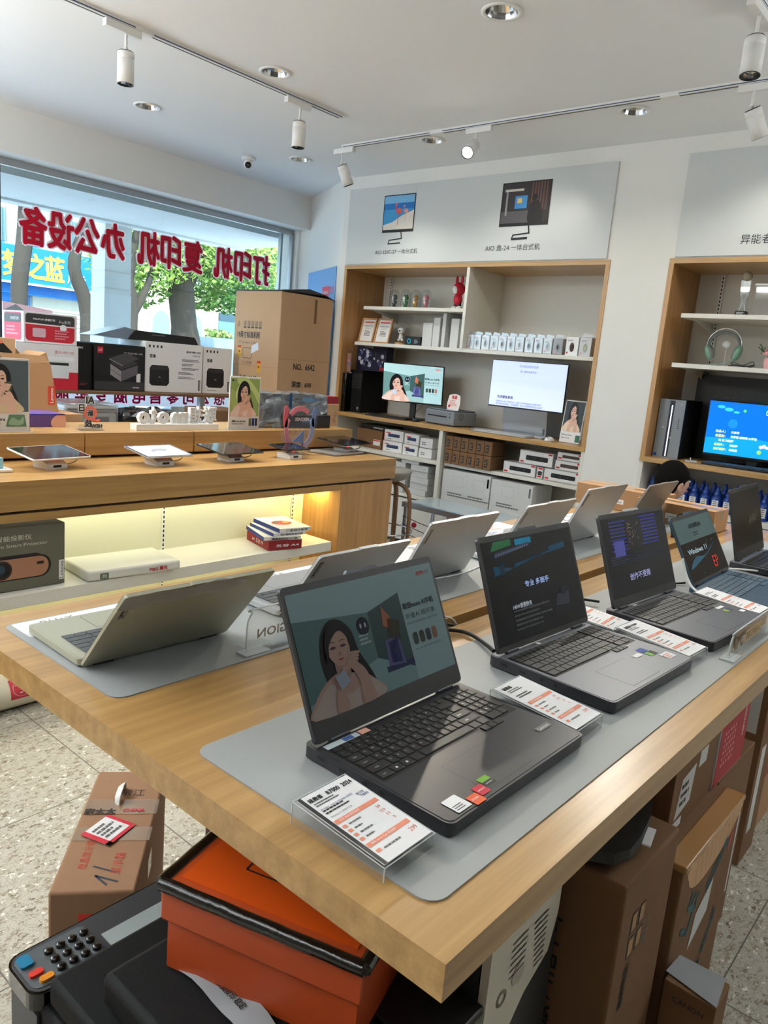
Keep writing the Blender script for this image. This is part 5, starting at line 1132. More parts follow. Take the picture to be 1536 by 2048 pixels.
def scr_l3(b, T, w_, h):
    E = .3; b.rect(0, 0, w_, h, C(12, 12, 14, .1, E), T, .0002); rd = random.Random(4)
    for i in range(9):
        b.rect(w_ * .1, h * (.93 - i * .045), w_ * .26, h * .022, C(38, 40, 96, .2, E), T, .0005); b.rect(w_ * .56, h * (.95 - i * .045), w_ * .3, h * .024, C(40, 44, 104, .2, E), T, .0005)
    b.rect(w_ * .34, h * .6, w_ * .26, h * .34, C(22, 20, 24, .2, E), T, .0008)
    for i in range(16): cx, cy = w_ * rd.uniform(.37, .57), h * rd.uniform(.63, .9); b.line((cx, cy), (cx + w_ * rd.uniform(-.05, .05), cy + h * rd.uniform(-.06, .06)), .0018, C(*rd.choice([(120, 70, 50), (90, 84, 110), (110, 100, 60), (60, 60, 110)]), .2, E), T, .001)
    b.rect(w_ * .13, h * .5, w_ * .16, h * .2, C(60, 62, 130, .2, E), T, .0007)
    for i in range(4): b.rect(w_ * .05, h * (.5 - i * .03), w_ * .8, h * .012, C(24, 24, 50, .2, E), T, .0006)
    b.text('创作不受限', w_ * .45, h * .22, C(150, 152, 190, .2, .22), T, w=w_ * .33, h=h * .085, bold=.03, z=.001)
def st_l3(b, T, w_, d):
    y = -d / 2; x = w_ / 2
    b.rr(x - .075, y + .098, .04, .01, .002, 'paper', T, .0008); b.rr(x - .06, y + .074, .022, .014, .001, C(30, 40, 96), T, .0008); b.rr(x - .075, y + .074, .015, .014, .001, C(150, 180, 60), T, .0008); b.rr(x - .036, y + .05, .02, .012, .001, 'paper', T, .0008)
    b.disc(-.075, d / 2 - .028, .001, 'white_print', T, .0008); b.rr(-.085, d / 2 - .032, .02, .008, .001, 'white_print', T, .0008)
laptop('dark grey open laptop third in the near row, screen with blue blinds and Chinese caption', 1.92, .579, -4, w_=.357, d=.27, hin=.022, LL=.235, tilt=20, body='gun', deck=mk('deck_grey', (98, 100, 108), .35, .55) and 'deck_grey', draw=scr_l3, chin=.022, stick=st_l3, groupn=NR, pad=(.105, .075), padx=-.005, th=.02, notchc='alu')
def scr_l4(b, T, w_, h):
    E = .3; b.rect(0, 0, w_, h, C(20, 18, 18, .1, E), T, .0002); b.rect(0, h * .62, w_, h * .38, C(66, 84, 84, .12, E), T, .0005)
    b.text('认识小新笔记本', w_ * .5, h * .86, C(22, 28, 30, .2), T, w=w_ * .32, z=.001, bold=.03); b.scrib(w_ * .4, h * .68, w_ * .2, h * .08, 2, C(50, 62, 66, .2), T, 1, z=.001)
    rd = random.Random(8)
    for i in range(22): x, y = rd.uniform(.05, .95), rd.uniform(.08, .6); b.line((x * w_, y * h), ((x + rd.uniform(-.08, .08)) * w_, min(.61, y + rd.uniform(-.12, .14)) * h), .0016, C(*rd.choice([(60, 46, 38), (44, 70, 84), (80, 60, 40), (50, 50, 60)]), .2, E), T, .0007)
    b.poly(smooth([(w_ * .05, h * .2), (w_ * .25, h * .36), (w_ * .5, h * .34), (w_ * .85, h * .5), (w_ * .6, h * .36), (w_ * .3, h * .26)]), C(40, 74, 92, .2, E), T, .0009)
    b.text('Windows 11', w_ * .36, h * .46, C(176, 196, 204, .2, .15), T, w=w_ * .5, h=h * .08, bold=.03, z=.0012, mir=False); b.text('EP', w_ * .72, h * .18, C(170, 50, 40, .2, .4), T, w=w_ * .14, z=.0012)
laptop('blue open laptop with a phone camera cover, fourth in the near row', 2.377, .557, 1, w_=.35, d=.24, hin=.012, LL=.205, tilt=29, body='blue_alu', key='key_blue', draw=scr_l4, chin=.008, groupn=NR, pad=(.12, .075), padx=-.0, th=.013, full=True)
def scr_l5(b, T, w_, h): b.rect(0, 0, w_, h, C(20, 19, 18, .08, .2), T, .0002); b.rect(w_ * .62, h * .42, w_ * .18, h * .12, C(44, 56, 44, .2, .2), T, .0006); b.rect(w_ * .55, h * .4, w_ * .05, h * .1, C(72, 62, 50, .2, .2), T, .0006)
laptop('grey open laptop farthest in the near row, cut by the right photo edge', 2.835, .575, 1, w_=.36, d=.25, hin=.02, LL=.24, tilt=14.5, body='gun', deck='deck_silver', draw=scr_l5, groupn=NR, th=.018)
def far(label, x0, x1, lz, ly, body, key, logo='dark', hy=1.192, d=.215, rz=180, **k):
    w_ = x1 - x0; zt = TT + .0022 + .004 + .012 + .001 + .004 - .015; dz = lz - zt; dy = hy - ly; LL = math.hypot(dz, dy); ti = math.degrees(math.atan2(dy, dz))
    hin = -.003; return laptop(label, (x0 + x1) / 2, hy + d / 2 - hin, rz, w_=w_, d=d, hin=hin, LL=LL, tilt=ti, th=.012, body=body, key=key, logo=logo, nh=.0022, drop=.015, full=False, groupn=FRW, pad=(.11, .07), padx=0, **k)
tA, HA, LA, wA = far('pale olive laptop seen from behind at the left end of the table, film peeling', .633, .945, 1.08, 1.045, 'champagne', 'key_grey', rz=178.5)
b = MB(); TB = HA @ fr((wA / 2 + .003, .0045, 0), (-1, 0, 0), (0, 0, 1)); rd = random.Random(3)
top_ = [(0.0 + i * .019, LA + .004 + .006 * math.sin(i * .9)) for i in range(14)]; bot = [(.0 + i * .019, LA - .035 - .006 * math.sin(i * 1.3)) for i in range(13, -1, -1)]
vs = [(p[0], p[1], .002 + .003 * math.sin(i * 1.1)) for i, p in enumerate(top_)] + [(p[0], p[1], .0012) for p in bot]
b.add(vs, [(i, i + 1, 26 - i, 27 - i) for i in range(13)], 'film', TB, True); b.build('peeling_film', tA)
far('silver laptop seen from behind, second from the left in the far row', 1.093, 1.40, 1.073, 1.08, 'silver', 'key_grey')
far('silver laptop with dark frame seen from behind, third in the far row', 1.49, 1.81, 1.10, 1.093, 'silver', 'key_grey', 'pale')
far('shiny silver laptop seen from behind, fourth in the far row', 1.955, 2.275, 1.102, 1.09, 'silver', 'key_grey', 'pale')
far('upright silver-grey laptop seen from behind, fifth in the far row', 2.366, 2.69, 1.123, 1.097, 'silver', 'key_grey')
far('brown-grey laptop seen from behind, last in the far row beside the long cartons', 2.912, 3.228, 1.10, 1.10, 'taupe', 'key_grey')

# ------------------------------------------------------------------ price stands
def price(label, x, y, rz, big=False, grp='acrylic price stands between the laptops', w_=.105, d=.17, title='拯救者'):
    t = thing('price_stand', label, 'price tag', (x, y, TT + .0022), rz, grp)
    a = MB()
    a.prism([(-d / 2, .0), (d / 2, .0), (d / 2, .03), (d / 2 - .002, .031), (-d / 2, .018), (-d / 2, 0)], -w_ / 2, w_ / 2, 'acrylic', fr((0, 0, 0), (0, 1, 0), (0, 0, 1)))
    E_ = ((-w_ / 2, -d / 2, .0), (w_ / 2, -d / 2, .0), (-w_ / 2, d / 2, .0), (w_ / 2, d / 2, .0)); tp = lambda p: (p[0], p[1], .0185 if p[1] < 0 else .031)
    for p, q in ((0, 1), (1, 3), (2, 3), (0, 2)): a.tube([tp(E_[p]), tp(E_[q])], .0009, 'acrylic_edge', n=4, sub=1)  # whitish rods stand in for bright glints along the block's edges
    for p in E_: a.tube([p, tp(p)], .0009, 'acrylic_edge', n=4, sub=1)
    a.build('acrylic_block', t)
    sl = math.atan2(.013, d); T = tr(-w_ / 2 + .003, -d / 2 + .003, .0193) @ Matrix.Rotation(sl, 4, 'X')
    a = MB(); W, H = w_ - .006, d - .007; a.prism([(0, 0), (W, 0), (W, H), (0, H)], 0, .0012, 'paper', T); a.rect(.0, 0, .006, H, 'dark_grey', T, .0014) if big else None; a.build('paper_card', t)
    b = MB(); z = .0016
    b.text(title, W * .1, H * .92, 'ink', T, h=H * .05, bold=.04, z=z, align='l')
    if big: b.text('R7000  2024', W * .95, H * .915, 'ink', T, w=W * .5, h=H * .05, z=z, align='r', bold=.03)
    b.scrib(W * .12, H * .82, W * .6, H * .06, 2, 'ink_soft', T, 3, .8, z); b.scrib(W * .12, H * .7, W * .5, H * .07, 2, 'ink', T, 5, .8, z)
    if big:
        b.text('R7-7840H  16+512G  RTX4060  8G独显', W * .12, H * .775, C(60, 70, 120), T, w=W * .62, h=H * .03, z=z, align='l'); b.text('8599', W * .85, H * .74, C(60, 70, 120), T, h=H * .032, z=z); b.text('7899', W * .88, H * .7, C(60, 70, 120), T, h=H * .034, z=z); b.text('Windows 11 家庭中文版', W * .12, H * .66, 'ink_soft', T, w=W * .42, z=z, align='l')
    b.rect(W * .08, H * .56, W * .86, H * .05, 'salmon', T, z); b.rect(W * .08, H * .2, W * .86, H * .05, 'salmon', T, z)
    b.text('服务 延长保修服务', W * .16, H * .585, 'white_print', T, w=W * .4, h=H * .025, z=z + .0003, align='l'); b.text('服务 Lenovo Care 智会服务', W * .16, H * .225, 'white_print', T, w=W * .5, h=H * .025, z=z + .0003, align='l')
    for i, p in enumerate(('59', '129', '19', '9')):
        b.rr(W * .1, H * (.49 - i * .065), W * .075, H * .035, .0015, 'salmon', T, z); b.scrib(W * .22, H * (.49 - i * .065), W * .3, H * .035, 1, 'ink_soft', T, i, .7, z); b.text(p, W * (.86 - .0 * i), H * (.51 - i * .06), C(214, 104, 84), T, h=H * .035, z=z, align='r')
    b.rr(W * .1, H * .12, W * .09, H * .035, .0015, 'salmon', T, z); b.scrib(W * .24, H * .11, W * .45, H * .035, 1, 'ink_soft', T, 9, .8, z); b.text('299', W * .93, H * .135, C(214, 104, 84), T, h=H * .045, z=z, align='r'); b.build('print', t)
    return t
price('large price card in a clear acrylic block at the near table corner', .652, .537, 1, True, w_=.096, d=.152)
price('price card in acrylic block between the first and second near laptops', 1.142, .553, 0, title='拯救者', w_=.096, d=.168)
price('price card in acrylic block between the second and third near laptops', 1.662, .55, -3, title='拯救者 Y7000P', w_=.10, d=.175)
price('price card lying flat behind another card, left of the third near laptop', 1.672, .725, 4, title='', w_=.10, d=.16)
price('price card in acrylic block between the third laptop and the blue laptop', 2.145, .54, -2, title='', w_=.096, d=.175)
# acrylic name signs
def sign(label, x, y, rz, w_, h, fn, L_=None):
    t = thing('acrylic_sign', label, 'sign', (x, y, TT + .0022), rz)
    a = MB(); a.prism([(0, 0), (w_, 0), (w_, h), (.03, h), (.012, h - .006), (.002, h - .02), (0, h - .03)], -.003, .003, 'acrylic', fr((0, 0, .004), (1, 0, 0), (0, 0, 1)))
    a.tube([(0, 0, .01), (0, 0, h - .03), (.002, 0, h - .016), (.012, 0, h - .002), (.03, 0, h + .004), (w_, 0, h + .004)], .0018, 'acrylic_edge', n=6); a.build('panel', t)
    a = MB(); a.box(-.012, .05, -.016, .016, 0, .018, 'acrylic', bev=.001); a.box(-.012, .05, -.016, .016, 0.0, .003, 'acrylic_edge'); a.box(.05, w_, -.012, .012, 0, .008, 'acrylic'); a.build('base_bar', t)
    a = MB(); fn(a); a.build('lettering', t); return t
sign('clear acrylic sign with grey reversed lettering on the far mat, behind the nearest laptop', .905, 1.075, 0, .36, .085, lambda a: (a.text('LEGION', -.085, .03, C(168, 160, 148), fr((0, .0035, .004), (-1, 0, 0), (0, 0, 1)), w=.11, h=.018, bold=.04, z=0), a.text('专业电竞游戏本', -.16, .062, 'dark_grey', fr((0, .0035, .004), (-1, 0, 0), (0, 0, 1)), w=.15, h=.02, bold=.05, z=0), a.rect(-.1905, .012, .001, .05, C(168, 160, 148), fr((0, .0035, .004), (-1, 0, 0), (0, 0, 1)), 0), a.text('小新', -.24, .03, C(168, 160, 148), fr((0, .0035, .004), (-1, 0, 0), (0, 0, 1)), h=.022, z=0)))
sign('clear acrylic sign with gold AI letters standing at the right table edge', 1.72, .418, 0, .29, .055, lambda a: (a.text('AIPC', .045, .03, C(120, 98, 62), fr((0, -.0035, .004), (1, 0, 0), (0, 0, 1)), w=.08, h=.034, bold=.02, z=0), a.rect(.1, .014, .13, .03, C(196, 176, 140), fr((0, -.0035, .004), (1, 0, 0), (0, 0, 1)), 0), a.text('智能工作站办公', .165, .029, C(90, 74, 50), fr((0, -.0035, .004), (1, 0, 0), (0, 0, 1)), w=.12, h=.02, z=.0004)))
# cables
def cable(name, label, pts, r_, m, extra=None, grp=None):
    a = MB(); a.tube(pts, r_, m, n=8, sub=5)
    if extra: t = thing(name, label, 'cable', (0, 0, 0)); a.build('cord', t); extra(t); return t
    return single(a, name, label, 'cable', group=grp)
def brick(t):
    a = MB(); M_ = tr(1.285, .94, TT + .02) @ rot(-38) ; a.box(-.032, .032, -.011, .011, -.011, .011, 'black', M_, bev=.003); a.cyl((-.045, 0, 0), .006, .09, 'black', M_ @ rot(90, 'Y') @ tr(0, 0, 0) if False else M_ @ tr(-.045, 0, 0) @ rot(90, 'Y') @ tr(.045, 0, 0), n=10); a.build('ferrite_bead', t)
cable('power_cable', 'thick black power cable with a ferrite bead behind the nearest laptop', [(1.1, .96, TT + .005), (1.14, .985, TT + .03), (1.2, .995, TT + .045), (1.25, .965, TT + .03), (1.32, .915, TT + .012), (1.36, .87, TT + .008), (1.33, .80, TT + .01), (1.3, .76, TT + .014)], .0045, 'black', brick)
cable('power_cable', 'black power cable running out of the table slot toward the nearest laptop', [(1.45, .945, TT - .02), (1.36, .95, TT + .004), (1.24, .93, TT + .008), (1.12, .88, TT + .008), (1.06, .78, TT + .012)], .004, 'black')
cable('data_cable', 'thin white cable crossing the oak strip behind the nearest laptop', [(1.2, 1.06, TT + .004), (1.28, 1.03, TT + .014), (1.36, 1.0, TT + .014), (1.42, .955, TT + .004), (1.44, .945, TT - .03)], .002, 'white_plastic')
cable('power_cable', 'black cable with a moulded plug between the second and third near laptops', [(1.66, .9, TT + .006), (1.71, .885, TT + .008), (1.76, .86, TT + .012), (1.81, .83, TT + .014), (1.84, .78, TT + .014)], .0035, 'black', lambda t: (lambda a: (a.tube([(1.66, .9, TT + .007), (1.705, .887, TT + .008)], .008, 'black', n=10, sub=1), a.build('plug', t)))(MB()))
cable('data_cable', 'white cable on the grey mat behind the second near laptop', [(1.55, 1.2, TT + .005), (1.75, 1.17, TT + .005), (1.95, 1.19, TT + .005), (2.06, 1.15, TT + .005), (2.3, 1.08, TT + .005)], .002, 'white_plastic')
cable('power_cable', 'black cable leading from the third near laptop to the blue laptop', [(2.1, .83, TT + .005), (2.17, .79, TT + .005), (2.24, .74, TT + .006), (2.28, .71, TT + .01)], .003, 'black')
cable('data_cable', 'white cable hanging along the left edge of the blue laptop screen', [(2.19, .7, TT + .1), (2.192, .68, TT + .05), (2.185, .65, TT + .02), (2.18, .6, TT + .016), (2.2, .54, TT + .014)], .0035, 'white_plastic')
cable('data_cable', 'white cable looping between the blue laptop and the farthest near laptop', [(2.5, .82, TT + .07), (2.56, .78, TT + .04), (2.58, .72, TT + .008), (2.52, .74, TT + .012), (2.6, .66, TT + .016), (2.66, .6, TT + .014), (2.7, .52, TT + .01)], .003, 'white_plastic')
t = thing('power_adapter', 'small white adapter block at the right photo edge beside the blue laptop', 'adapter', (2.6, .46, TT + .0022), 10); a = MB(); a.box(-.03, .03, -.02, .02, .0, .026, 'white_plastic', bev=.004); a.build('block', t); a = MB(); a.tube([(.03, 0, .012), (.05, 0, .012)], .004, 'white_plastic', sub=1); a.build('plug', t)
# leaflet + phone items at the end of the table
t = thing('security_tag', 'small black phone stand with white tag between the cartons and the blue laptop', 'phone stand', (3.02, 1.0, TT), 20); a = MB(); a.box(-.03, .03, -.025, .025, 0, .01, 'black', bev=.002); a.build('base', t); a = MB(); a.box(-.004, .004, -.02, .02, .01, .075, 'black', rot(-18, 'X'), bev=.002); a.build('upright', t); a = MB(); a.tube([(0, .02, .07), (0, .0, .095), (0, -.035, .09), (.0, -.05, .06)], .003, 'black'); a.build('ring', t)
a = MB(); rd = random.Random(1)
for i in range(16): a.box(*sorted((rd.uniform(-.06, .0), rd.uniform(.0, .06))), -.02 + i * .0022, -.018 + i * .0022, .0 + i * .0006, .035 + rd.uniform(0, .03), 'bag', rot(rd.uniform(-30, 30)))
o_ = single(a, 'plastic_packaging', 'crumpled clear plastic packaging beside the long cartons at the table end', 'packaging', (3.08, .93, TT), 0); o_['kind'] = 'stuff'
def d_long(a, F, sx, sy, sz):
    T = F('-x')
    for q in (.06, .2, .36): a.rect(sy * q * 2 if sy * q * 2 < sy - .1 else sy - .1, .03, .07, .022, 'white_print', T); a.text('Lenovo', (sy * q * 2 if sy * q * 2 < sy - .1 else sy - .1) + .035, .041, 'ink', T, w=.05, z=.001)
carton2('long_carton', 'long flat brown carton at the far table end, the one farther from the bottles', 'box', 3.36, 3.52, 1.2, 1.62, TT, TT + .1, m='kraft', deco=d_long, tape='tape_clear', along='y', rz=2)
carton2('long_carton', 'long flat brown carton at the far table end, nearer the blue bottles', 'box', 3.24, 3.4, .93, 1.27, TT, TT + .095, m='kraft', deco=d_long, tape='tape_clear', along='y', rz=-3)
o = bpy.data.objects['long_carton']
# leaflets on the table
t = thing('leaflet_pile', 'printed leaflets with pink and blue patches at the back of the far mat', 'leaflet', (2.35, 1.44, TT + .0022), 12)
for i in range(3):
    a = MB(); M_ = tr(.05 * i - .05, .015 * i, .0015 * i + .0025) @ rot(-8 * i); a.box(-.12, .12, -.05, .05, 0, .001, 'paper', M_); a.scrib(-.1, -.04, .15, .06, 4, C(120, 150, 200) if i % 2 else 'salmon', M_, i, z=.0013); a.build('leaflet', t)
# ------------------------------------------------------------------ display counter with tablets
t = thing('display_counter', 'oak display counter with a lit shelf niche, behind the laptop table', 'counter', (0, 2.985, 0))
a = MB(); a.box(-1.2, 3.64, 0, .95, .78, .902, 'oak_x', bev=.0012); a.build('countertop', t)
a = MB(); a.box(-1.2, 3.61, .012, .93, .768, .78, C(60, 40, 22)); a.box(-1.2, 3.62, .002, .05, .735, .768, 'oak_x'); a.build('apron', t)
a = MB(); a.box(3.158, 3.62, 0.001, .93, 0, .768, 'oak_z'); a.build('end_panel', t)
a = MB(); a.box(-1.2, 3.158, .31, .33, .03, .735, 'led_back'); a.build('back_panel', t)
a = MB(); a.box(-1.2, 3.158, 0.0, .31, .0, .075, 'oak_x'); a.build('bottom_panel', t)
a = MB(); a.box(-1.2, 3.09, -.02, .31, .385, .44, 'white_lam', bev=.002); a.build('shelf', t)
a = MB(); a.box(-1.2, 3.15, .29, .305, .722, .734, C(255, 246, 214, .5, 1.5)); a.build('light_strip', t)
for x in (2.17, 3.06):
    a = MB(); a.box(x, x + .018, .303, .31, .08, .73, 'white_plastic')
    for i in range(26): a.box(x + .005, x + .013, .3025, .3045, .09 + i * .0245, .105 + i * .0245, 'ink')
    a.build('slotted_strip', t)
light('AREA', 'niche_light', (1.2, 3.2, .72), 3.2, (255, 250, 214), target=(1.2, 3.2, 0), size=3.6, sy=.03)
light('AREA', 'niche_light', (3.13, 3.16, .725), .8, (255, 226, 140), target=(3.13, 3.16, 0), size=.04, sy=.12)
light('AREA', 'niche_light', (1.2, 3.2, .372), 2, (255, 246, 190), target=(1.2, 3.2, 0), size=3.6, sy=.03)
def riser(label, x0, x1):
    t = thing('counter_riser', label, 'riser', (x0, 3.47, .902), 0, 'low oak risers at the back of the counter'); a = MB(); a.box(0, x1 - x0, 0, .46, .012, .123, 'oak_x', bev=.001); a.build('box', t)
    for px in (.06, x1 - x0 - .06):
        a = MB(); a.box(px - .02, px + .02, .05, .4, 0, .012, 'black'); a.build('foot', t)
riser('oak riser carrying the left poster, cut by the left photo edge', .4, 1.843); riser('oak riser in the middle, under the small red sign', 1.847, 2.47); riser('longest oak riser, under the wrapped printer and white letters', 2.48, 3.74)
TC = .902; TR = 1.025
def tablet(label, x, y, rz, w_, d, zc, tilt, c, scr, stand='white_plastic'):
    t = thing('display_tablet', label, 'tablet', (x, y, TC), rz, 'tablets on security stands')
    M_ = tr(0, .0, zc - TC) @ rot(tilt, 'X')
    a = MB(); a.prism(rrect(-w_ / 2, -d / 2, w_, d, .01), -.003, .003, c, M_); a.build('tablet_body', t)
    a = MB(); a.prism(rrect(-w_ / 2 + .004, -d / 2 + .004, w_ - .008, d - .008, .008), .003, .0034, 'black_gloss', M_)
    if scr == 'lit': a.rect(-w_ / 2 + .012, -d / 2 + .012, w_ - .024, d - .024, C(176, 180, 194, .12, .35), M_, .0037); a.poly(smooth([(-.05, -.02), (-.01, .0), (.03, -.01), (.05, .02), (.0, .03), (-.04, .01)]), C(140, 144, 164, .12, .3), M_, .004)
    if scr == 'dots': 
        for i in range(14): a.rect(-w_ / 2 + .01 + (i % 7) * .025, -.03 + (i // 7) * .04, .012, .002, C(120, 140, 200, .2, .4), M_, .0037)
    a.build('glass_screen', t)
    a = MB(); a.prism([(-.055, 0), (.045, 0), (.045, .028), (-.02, .034), (-.055, .02)], -.05, .05, stand, fr((0, 0, 0), (0, -1, 0), (0, 0, 1)) if False else fr((0, 0, 0), (0, 1, 0), (0, 0, 1)), sm=False)
    a.rect(-.02, .006, .04, .011, 'black', fr((0, -.0553, 0), (1, 0, 0), (0, 0, 1))); s_ = a.build('security_stand', t)
    a = MB(); a.box(-.035, .035, -.03, .03, .034, zc - TC - .004, 'acrylic'); a.ball((.012, -.02, .04), .005, C(240, 60, 60, .4, 2.0), n=8); a.build('riser_block', s_)
    a = MB(); a.tube([(w_ * .36, -d * .2, zc - TC - .004), (w_ * .38, -d * .2, .03), (w_ * .33, -.01, .012), (w_ * .22, .0, .014), (.05, .0, .02)], .003, 'white_plastic', n=6); a.build('tether', t)
tablet('white-rimmed tablet reflecting the window sign, leftmost full tablet on the counter', 1.575, 3.27, 9, .285, .2, .967, 8, 'white_plastic', '')
tablet('grey tablet with a lit pale screen, second from the left', 2.09, 3.21, 3, .27, .2, .965, 8, 'silver', 'lit')
tablet('dark tablet in the middle of the counter, in front of the green poster', 2.53, 3.22, 4, .29, .22, .965, 7, 'gun', '')
tablet('small black tablet in front of the wrapped printer', 2.945, 3.215, 5, .2, .145, .963, 7, 'black', 'dots')
tablet('black tablet above a grey slab at the right end of the counter', 3.5, 3.31, 10, .31, .22, .975, 6, 'black', '')
t = thing('display_pad', 'flat grey closed laptop slab lying under the rightmost tablet', 'laptop', (3.44, 3.3, TC), 8); a = MB(); a.rr(-.19, -.12, .36, .25, .012, 'acrylic', I4, 0, .006); a.build('clear_tray', t); a = MB(); a.rr(-.17, -.11, .3, .21, .012, 'silver', I4, .006, .008); a.build('slab', t)
t = thing('phone_stand', 'white stand with a light blue panel at the left photo edge on the counter', 'phone stand', (1.335, 3.23, TC), 0); a = MB(); a.box(-.06, .045, -.045, .045, 0, .014, 'white_plastic', bev=.004); a.build('base', t); a = MB(); a.box(-.01, .012, -.03, .03, .014, .06, C(150, 206, 226), bev=.002); a.build('panel', t)
# round acrylic sign
t = thing('acrylic_sign', 'clear round acrylic sign with red to blue ring behind the small black tablet', 'sign', (3.095, 3.3, TC), 0)
a = MB(); T = fr((0, 0, .02), (1, 0, 0), (0, 0, 1)); T = tr(0, 0, 0) @ rot(0) @ T
for i in range(22):
    t0_, t1_ = R(150 + i * 240 / 22), R(150 + (i + 1) * 240 / 22); k = i / 21; c = (int(216 - 90 * k), int(124 + 30 * k), int(134 + 58 * k)); c = (c[0] // 8 * 8, c[1] // 8 * 8, c[2] // 8 * 8)
    p = [(r_ * 1.02 * math.cos(q), .135 + r_ * 1.12 * math.sin(q)) for r_, q in ((.088, t0_), (.118, t0_), (.118, t1_), (.088, t1_))]; a.prism(p, -.002, .002, C(*c, .3), T)
for i in range(10):
    t0_, t1_ = R(50 + i * 9), R(50 + (i + 1) * 9); a.prism([(r_ * math.cos(q), .145 + r_ * 1.1 * math.sin(q)) for r_, q in ((.085, t0_), (.112, t0_), (.112, t1_), (.085, t1_))], -.002, .002, C(214, 124, 134, .3), T)
a.prism(smooth([(-.125, .15), (-.098, .15), (-.1, .2), (-.095, .25), (-.11, .268), (-.128, .25)], 3), -.002, .002, C(214, 96, 104, .3), T); a.prism(smooth([(.098, .15), (.122, .15), (.125, .2), (.14, .24), (.12, .262), (.1, .24), (.096, .2)], 3), -.002, .002, C(110, 130, 176, .3), T)
a.prism([(-.05, .06), (.035, .125), (.035, .03), (.01, .055)], -.002, .002, C(100, 122, 170, .3), T); a.build('ring_print', t)
a = MB(); a.text('XIAOXIN', .012, .19, C(220, 210, 214), fr((0, -.0035, .02), (1, 0, 0), (0, 0, 1)), w=.112, h=.02, bold=.03, z=0); a.build('lettering', t)
a = MB(); a.prism(smooth([(-.05, -.02), (-.134, .06), (-.138, .2), (-.13, .275), (-.1, .275), (-.07, .25), (0, .275), (.07, .26), (.12, .275), (.148, .25), (.135, .12), (.09, .02), (.04, -.02)], 4), -.003, -.0021, 'acrylic', T); a.box(-.08, .08, -.03, .03, 0, .006, 'acrylic'); a.build('clear_panel', t)
# poster stands on the riser (their prints face the room)
def poster(label, x, y, z, w_, h, bg, white, kw, mir=False, leaf=False, tab=(96, 132, 100)):
    t = thing('poster_stand', label, 'poster', (x, y, z)); T = fr((-w_ / 2, 0, .006), (1, 0, 0), (0, 0, 1))
    a = MB(); a.box(-w_ / 2, w_ / 2, .0003, .006, .0, h + .008, 'white_plastic', bev=.001); a.box(-w_ / 2, w_ / 2, -.03, .05, 0, .005, 'acrylic', bev=.001); a.build('holder', t)
    a = MB(); a.rect(.003, .003, w_ - .006, h - .006, C(228, 222, 214), T, .0006); a.rect(.006, white * h, w_ - .012, h * (1 - white) - .008, C(*bg), T, .001)
    if leaf:
        a.poly(smooth([(w_ * .2, h * .95), (w_ * .55, h * .98), (w_ * .95, h * .7), (w_ * .96, h * .5), (w_ * .7, h * .75), (w_ * .4, h * .8)]), C(196, 212, 132), T, .0012); a.poly(smooth([(w_ * .05, h * .75), (w_ * .3, h * .6), (w_ * .4, h * .35), (w_ * .1, h * .4)]), C(170, 190, 104), T, .0012)
        a.poly(smooth([(w_ * .3, h * .5), (w_ * .2, h * .7), (w_ * .4, h * .9), (w_ * .62, h * .8), (w_ * .55, h * .5)]), C(214, 224, 170), T, .0013)
    woman(a, T, w_ * .05, white * h, w_ * .9, h * (1 - white) * .92, z=.0016, mir=mir, **kw)
    a.text('联想 moto S50 Ultra' if leaf else 'razr 50 Ultra', w_ * .1, h * white * .6, 'ink', T, w=w_ * .45, z=.002, align='l', bold=.03); a.text('影像旗舰 灵感随行', w_ * .1, h * white * .38, 'ink_soft', T, w=w_ * .38, z=.002, align='l')
    if leaf:
        for i, c in enumerate(((110, 112, 60), (34, 50, 104), (30, 34, 60))): a.rect(w_ * (.66 + i * .1), h * .05, w_ * .08, h * .15, C(*c), T, .002)
        a.disc(w_ * .08, h * .93, .006, 'ink', T, .002); a.text('moto', w_ * .17, h * .93, 'ink', T, w=w_ * .1, z=.002)
    else: a.poly([(w_ * .56, h * .05), (w_ * .62, h * .22), (w_ * .9, h * .22), (w_ * .94, h * .05)], C(*tab), T, .002); a.poly(smooth([(w_ * .62, h * .08), (w_ * .68, h * .18), (w_ * .8, h * .14), (w_ * .88, h * .19), (w_ * .86, h * .08)]), C(150, 180, 150), T, .0023)
    a.build('poster', t)
poster('poster of a woman holding a dark green phone, at the left photo edge', 1.495, 3.56, TR, .25, .325, (84, 98, 104), .26, dict(skin=(232, 190, 168), dress=(224, 200, 164), phone=(70, 76, 50)))
poster('green poster of a smiling woman with a phone, beside the white letter sign', 2.87, 3.54, TR, .225, .3, (150, 172, 92), .24, dict(skin=(228, 180, 156), dress=(232, 206, 194), phone=(104, 108, 60)), leaf=True)
# small acrylic NEW sign, reversed
t = thing('novelty_sign', 'small cut-out acrylic sign in black, white and red, seen from behind', 'sign', (1.93, 3.58, TR)); T = fr((0, .001, 0), (-1, 0, 0), (0, 0, 1))
a = MB(); a.box(-.065, .065, -.03, .03, 0, .006, 'acrylic', bev=.001); a.box(-.06, .06, -.003, -.001, .006, .03, 'acrylic'); a.build('base', t)
a = MB()
a.disc(-.0, .085, .036, C(240, 96, 76), T, 0, r0=.022); a.disc(0, .085, .036, C(236, 120, 100), T @ tr(0, 0, -.004), 0, r0=.022)
for s, x, y, h, c in (('新', 0, .085, .03, 'ink'), ('AI', -.0, .15, .034, 'ink'), ('日', .045, .11, .034, 'ink'), ('技', .01, .035, .036, 'ink'), ('NEW', -.035, .02, .018, 'ink')):
    for zz, cc, bo in ((.0, 'white_print', .16), (-.001, c, .04)): a.text(s, x, y, cc, T, h=h, bold=bo, z=zz - .001)
    a.text(s, x, y, 'white_print', T, h=h, bold=.16, z=.002)
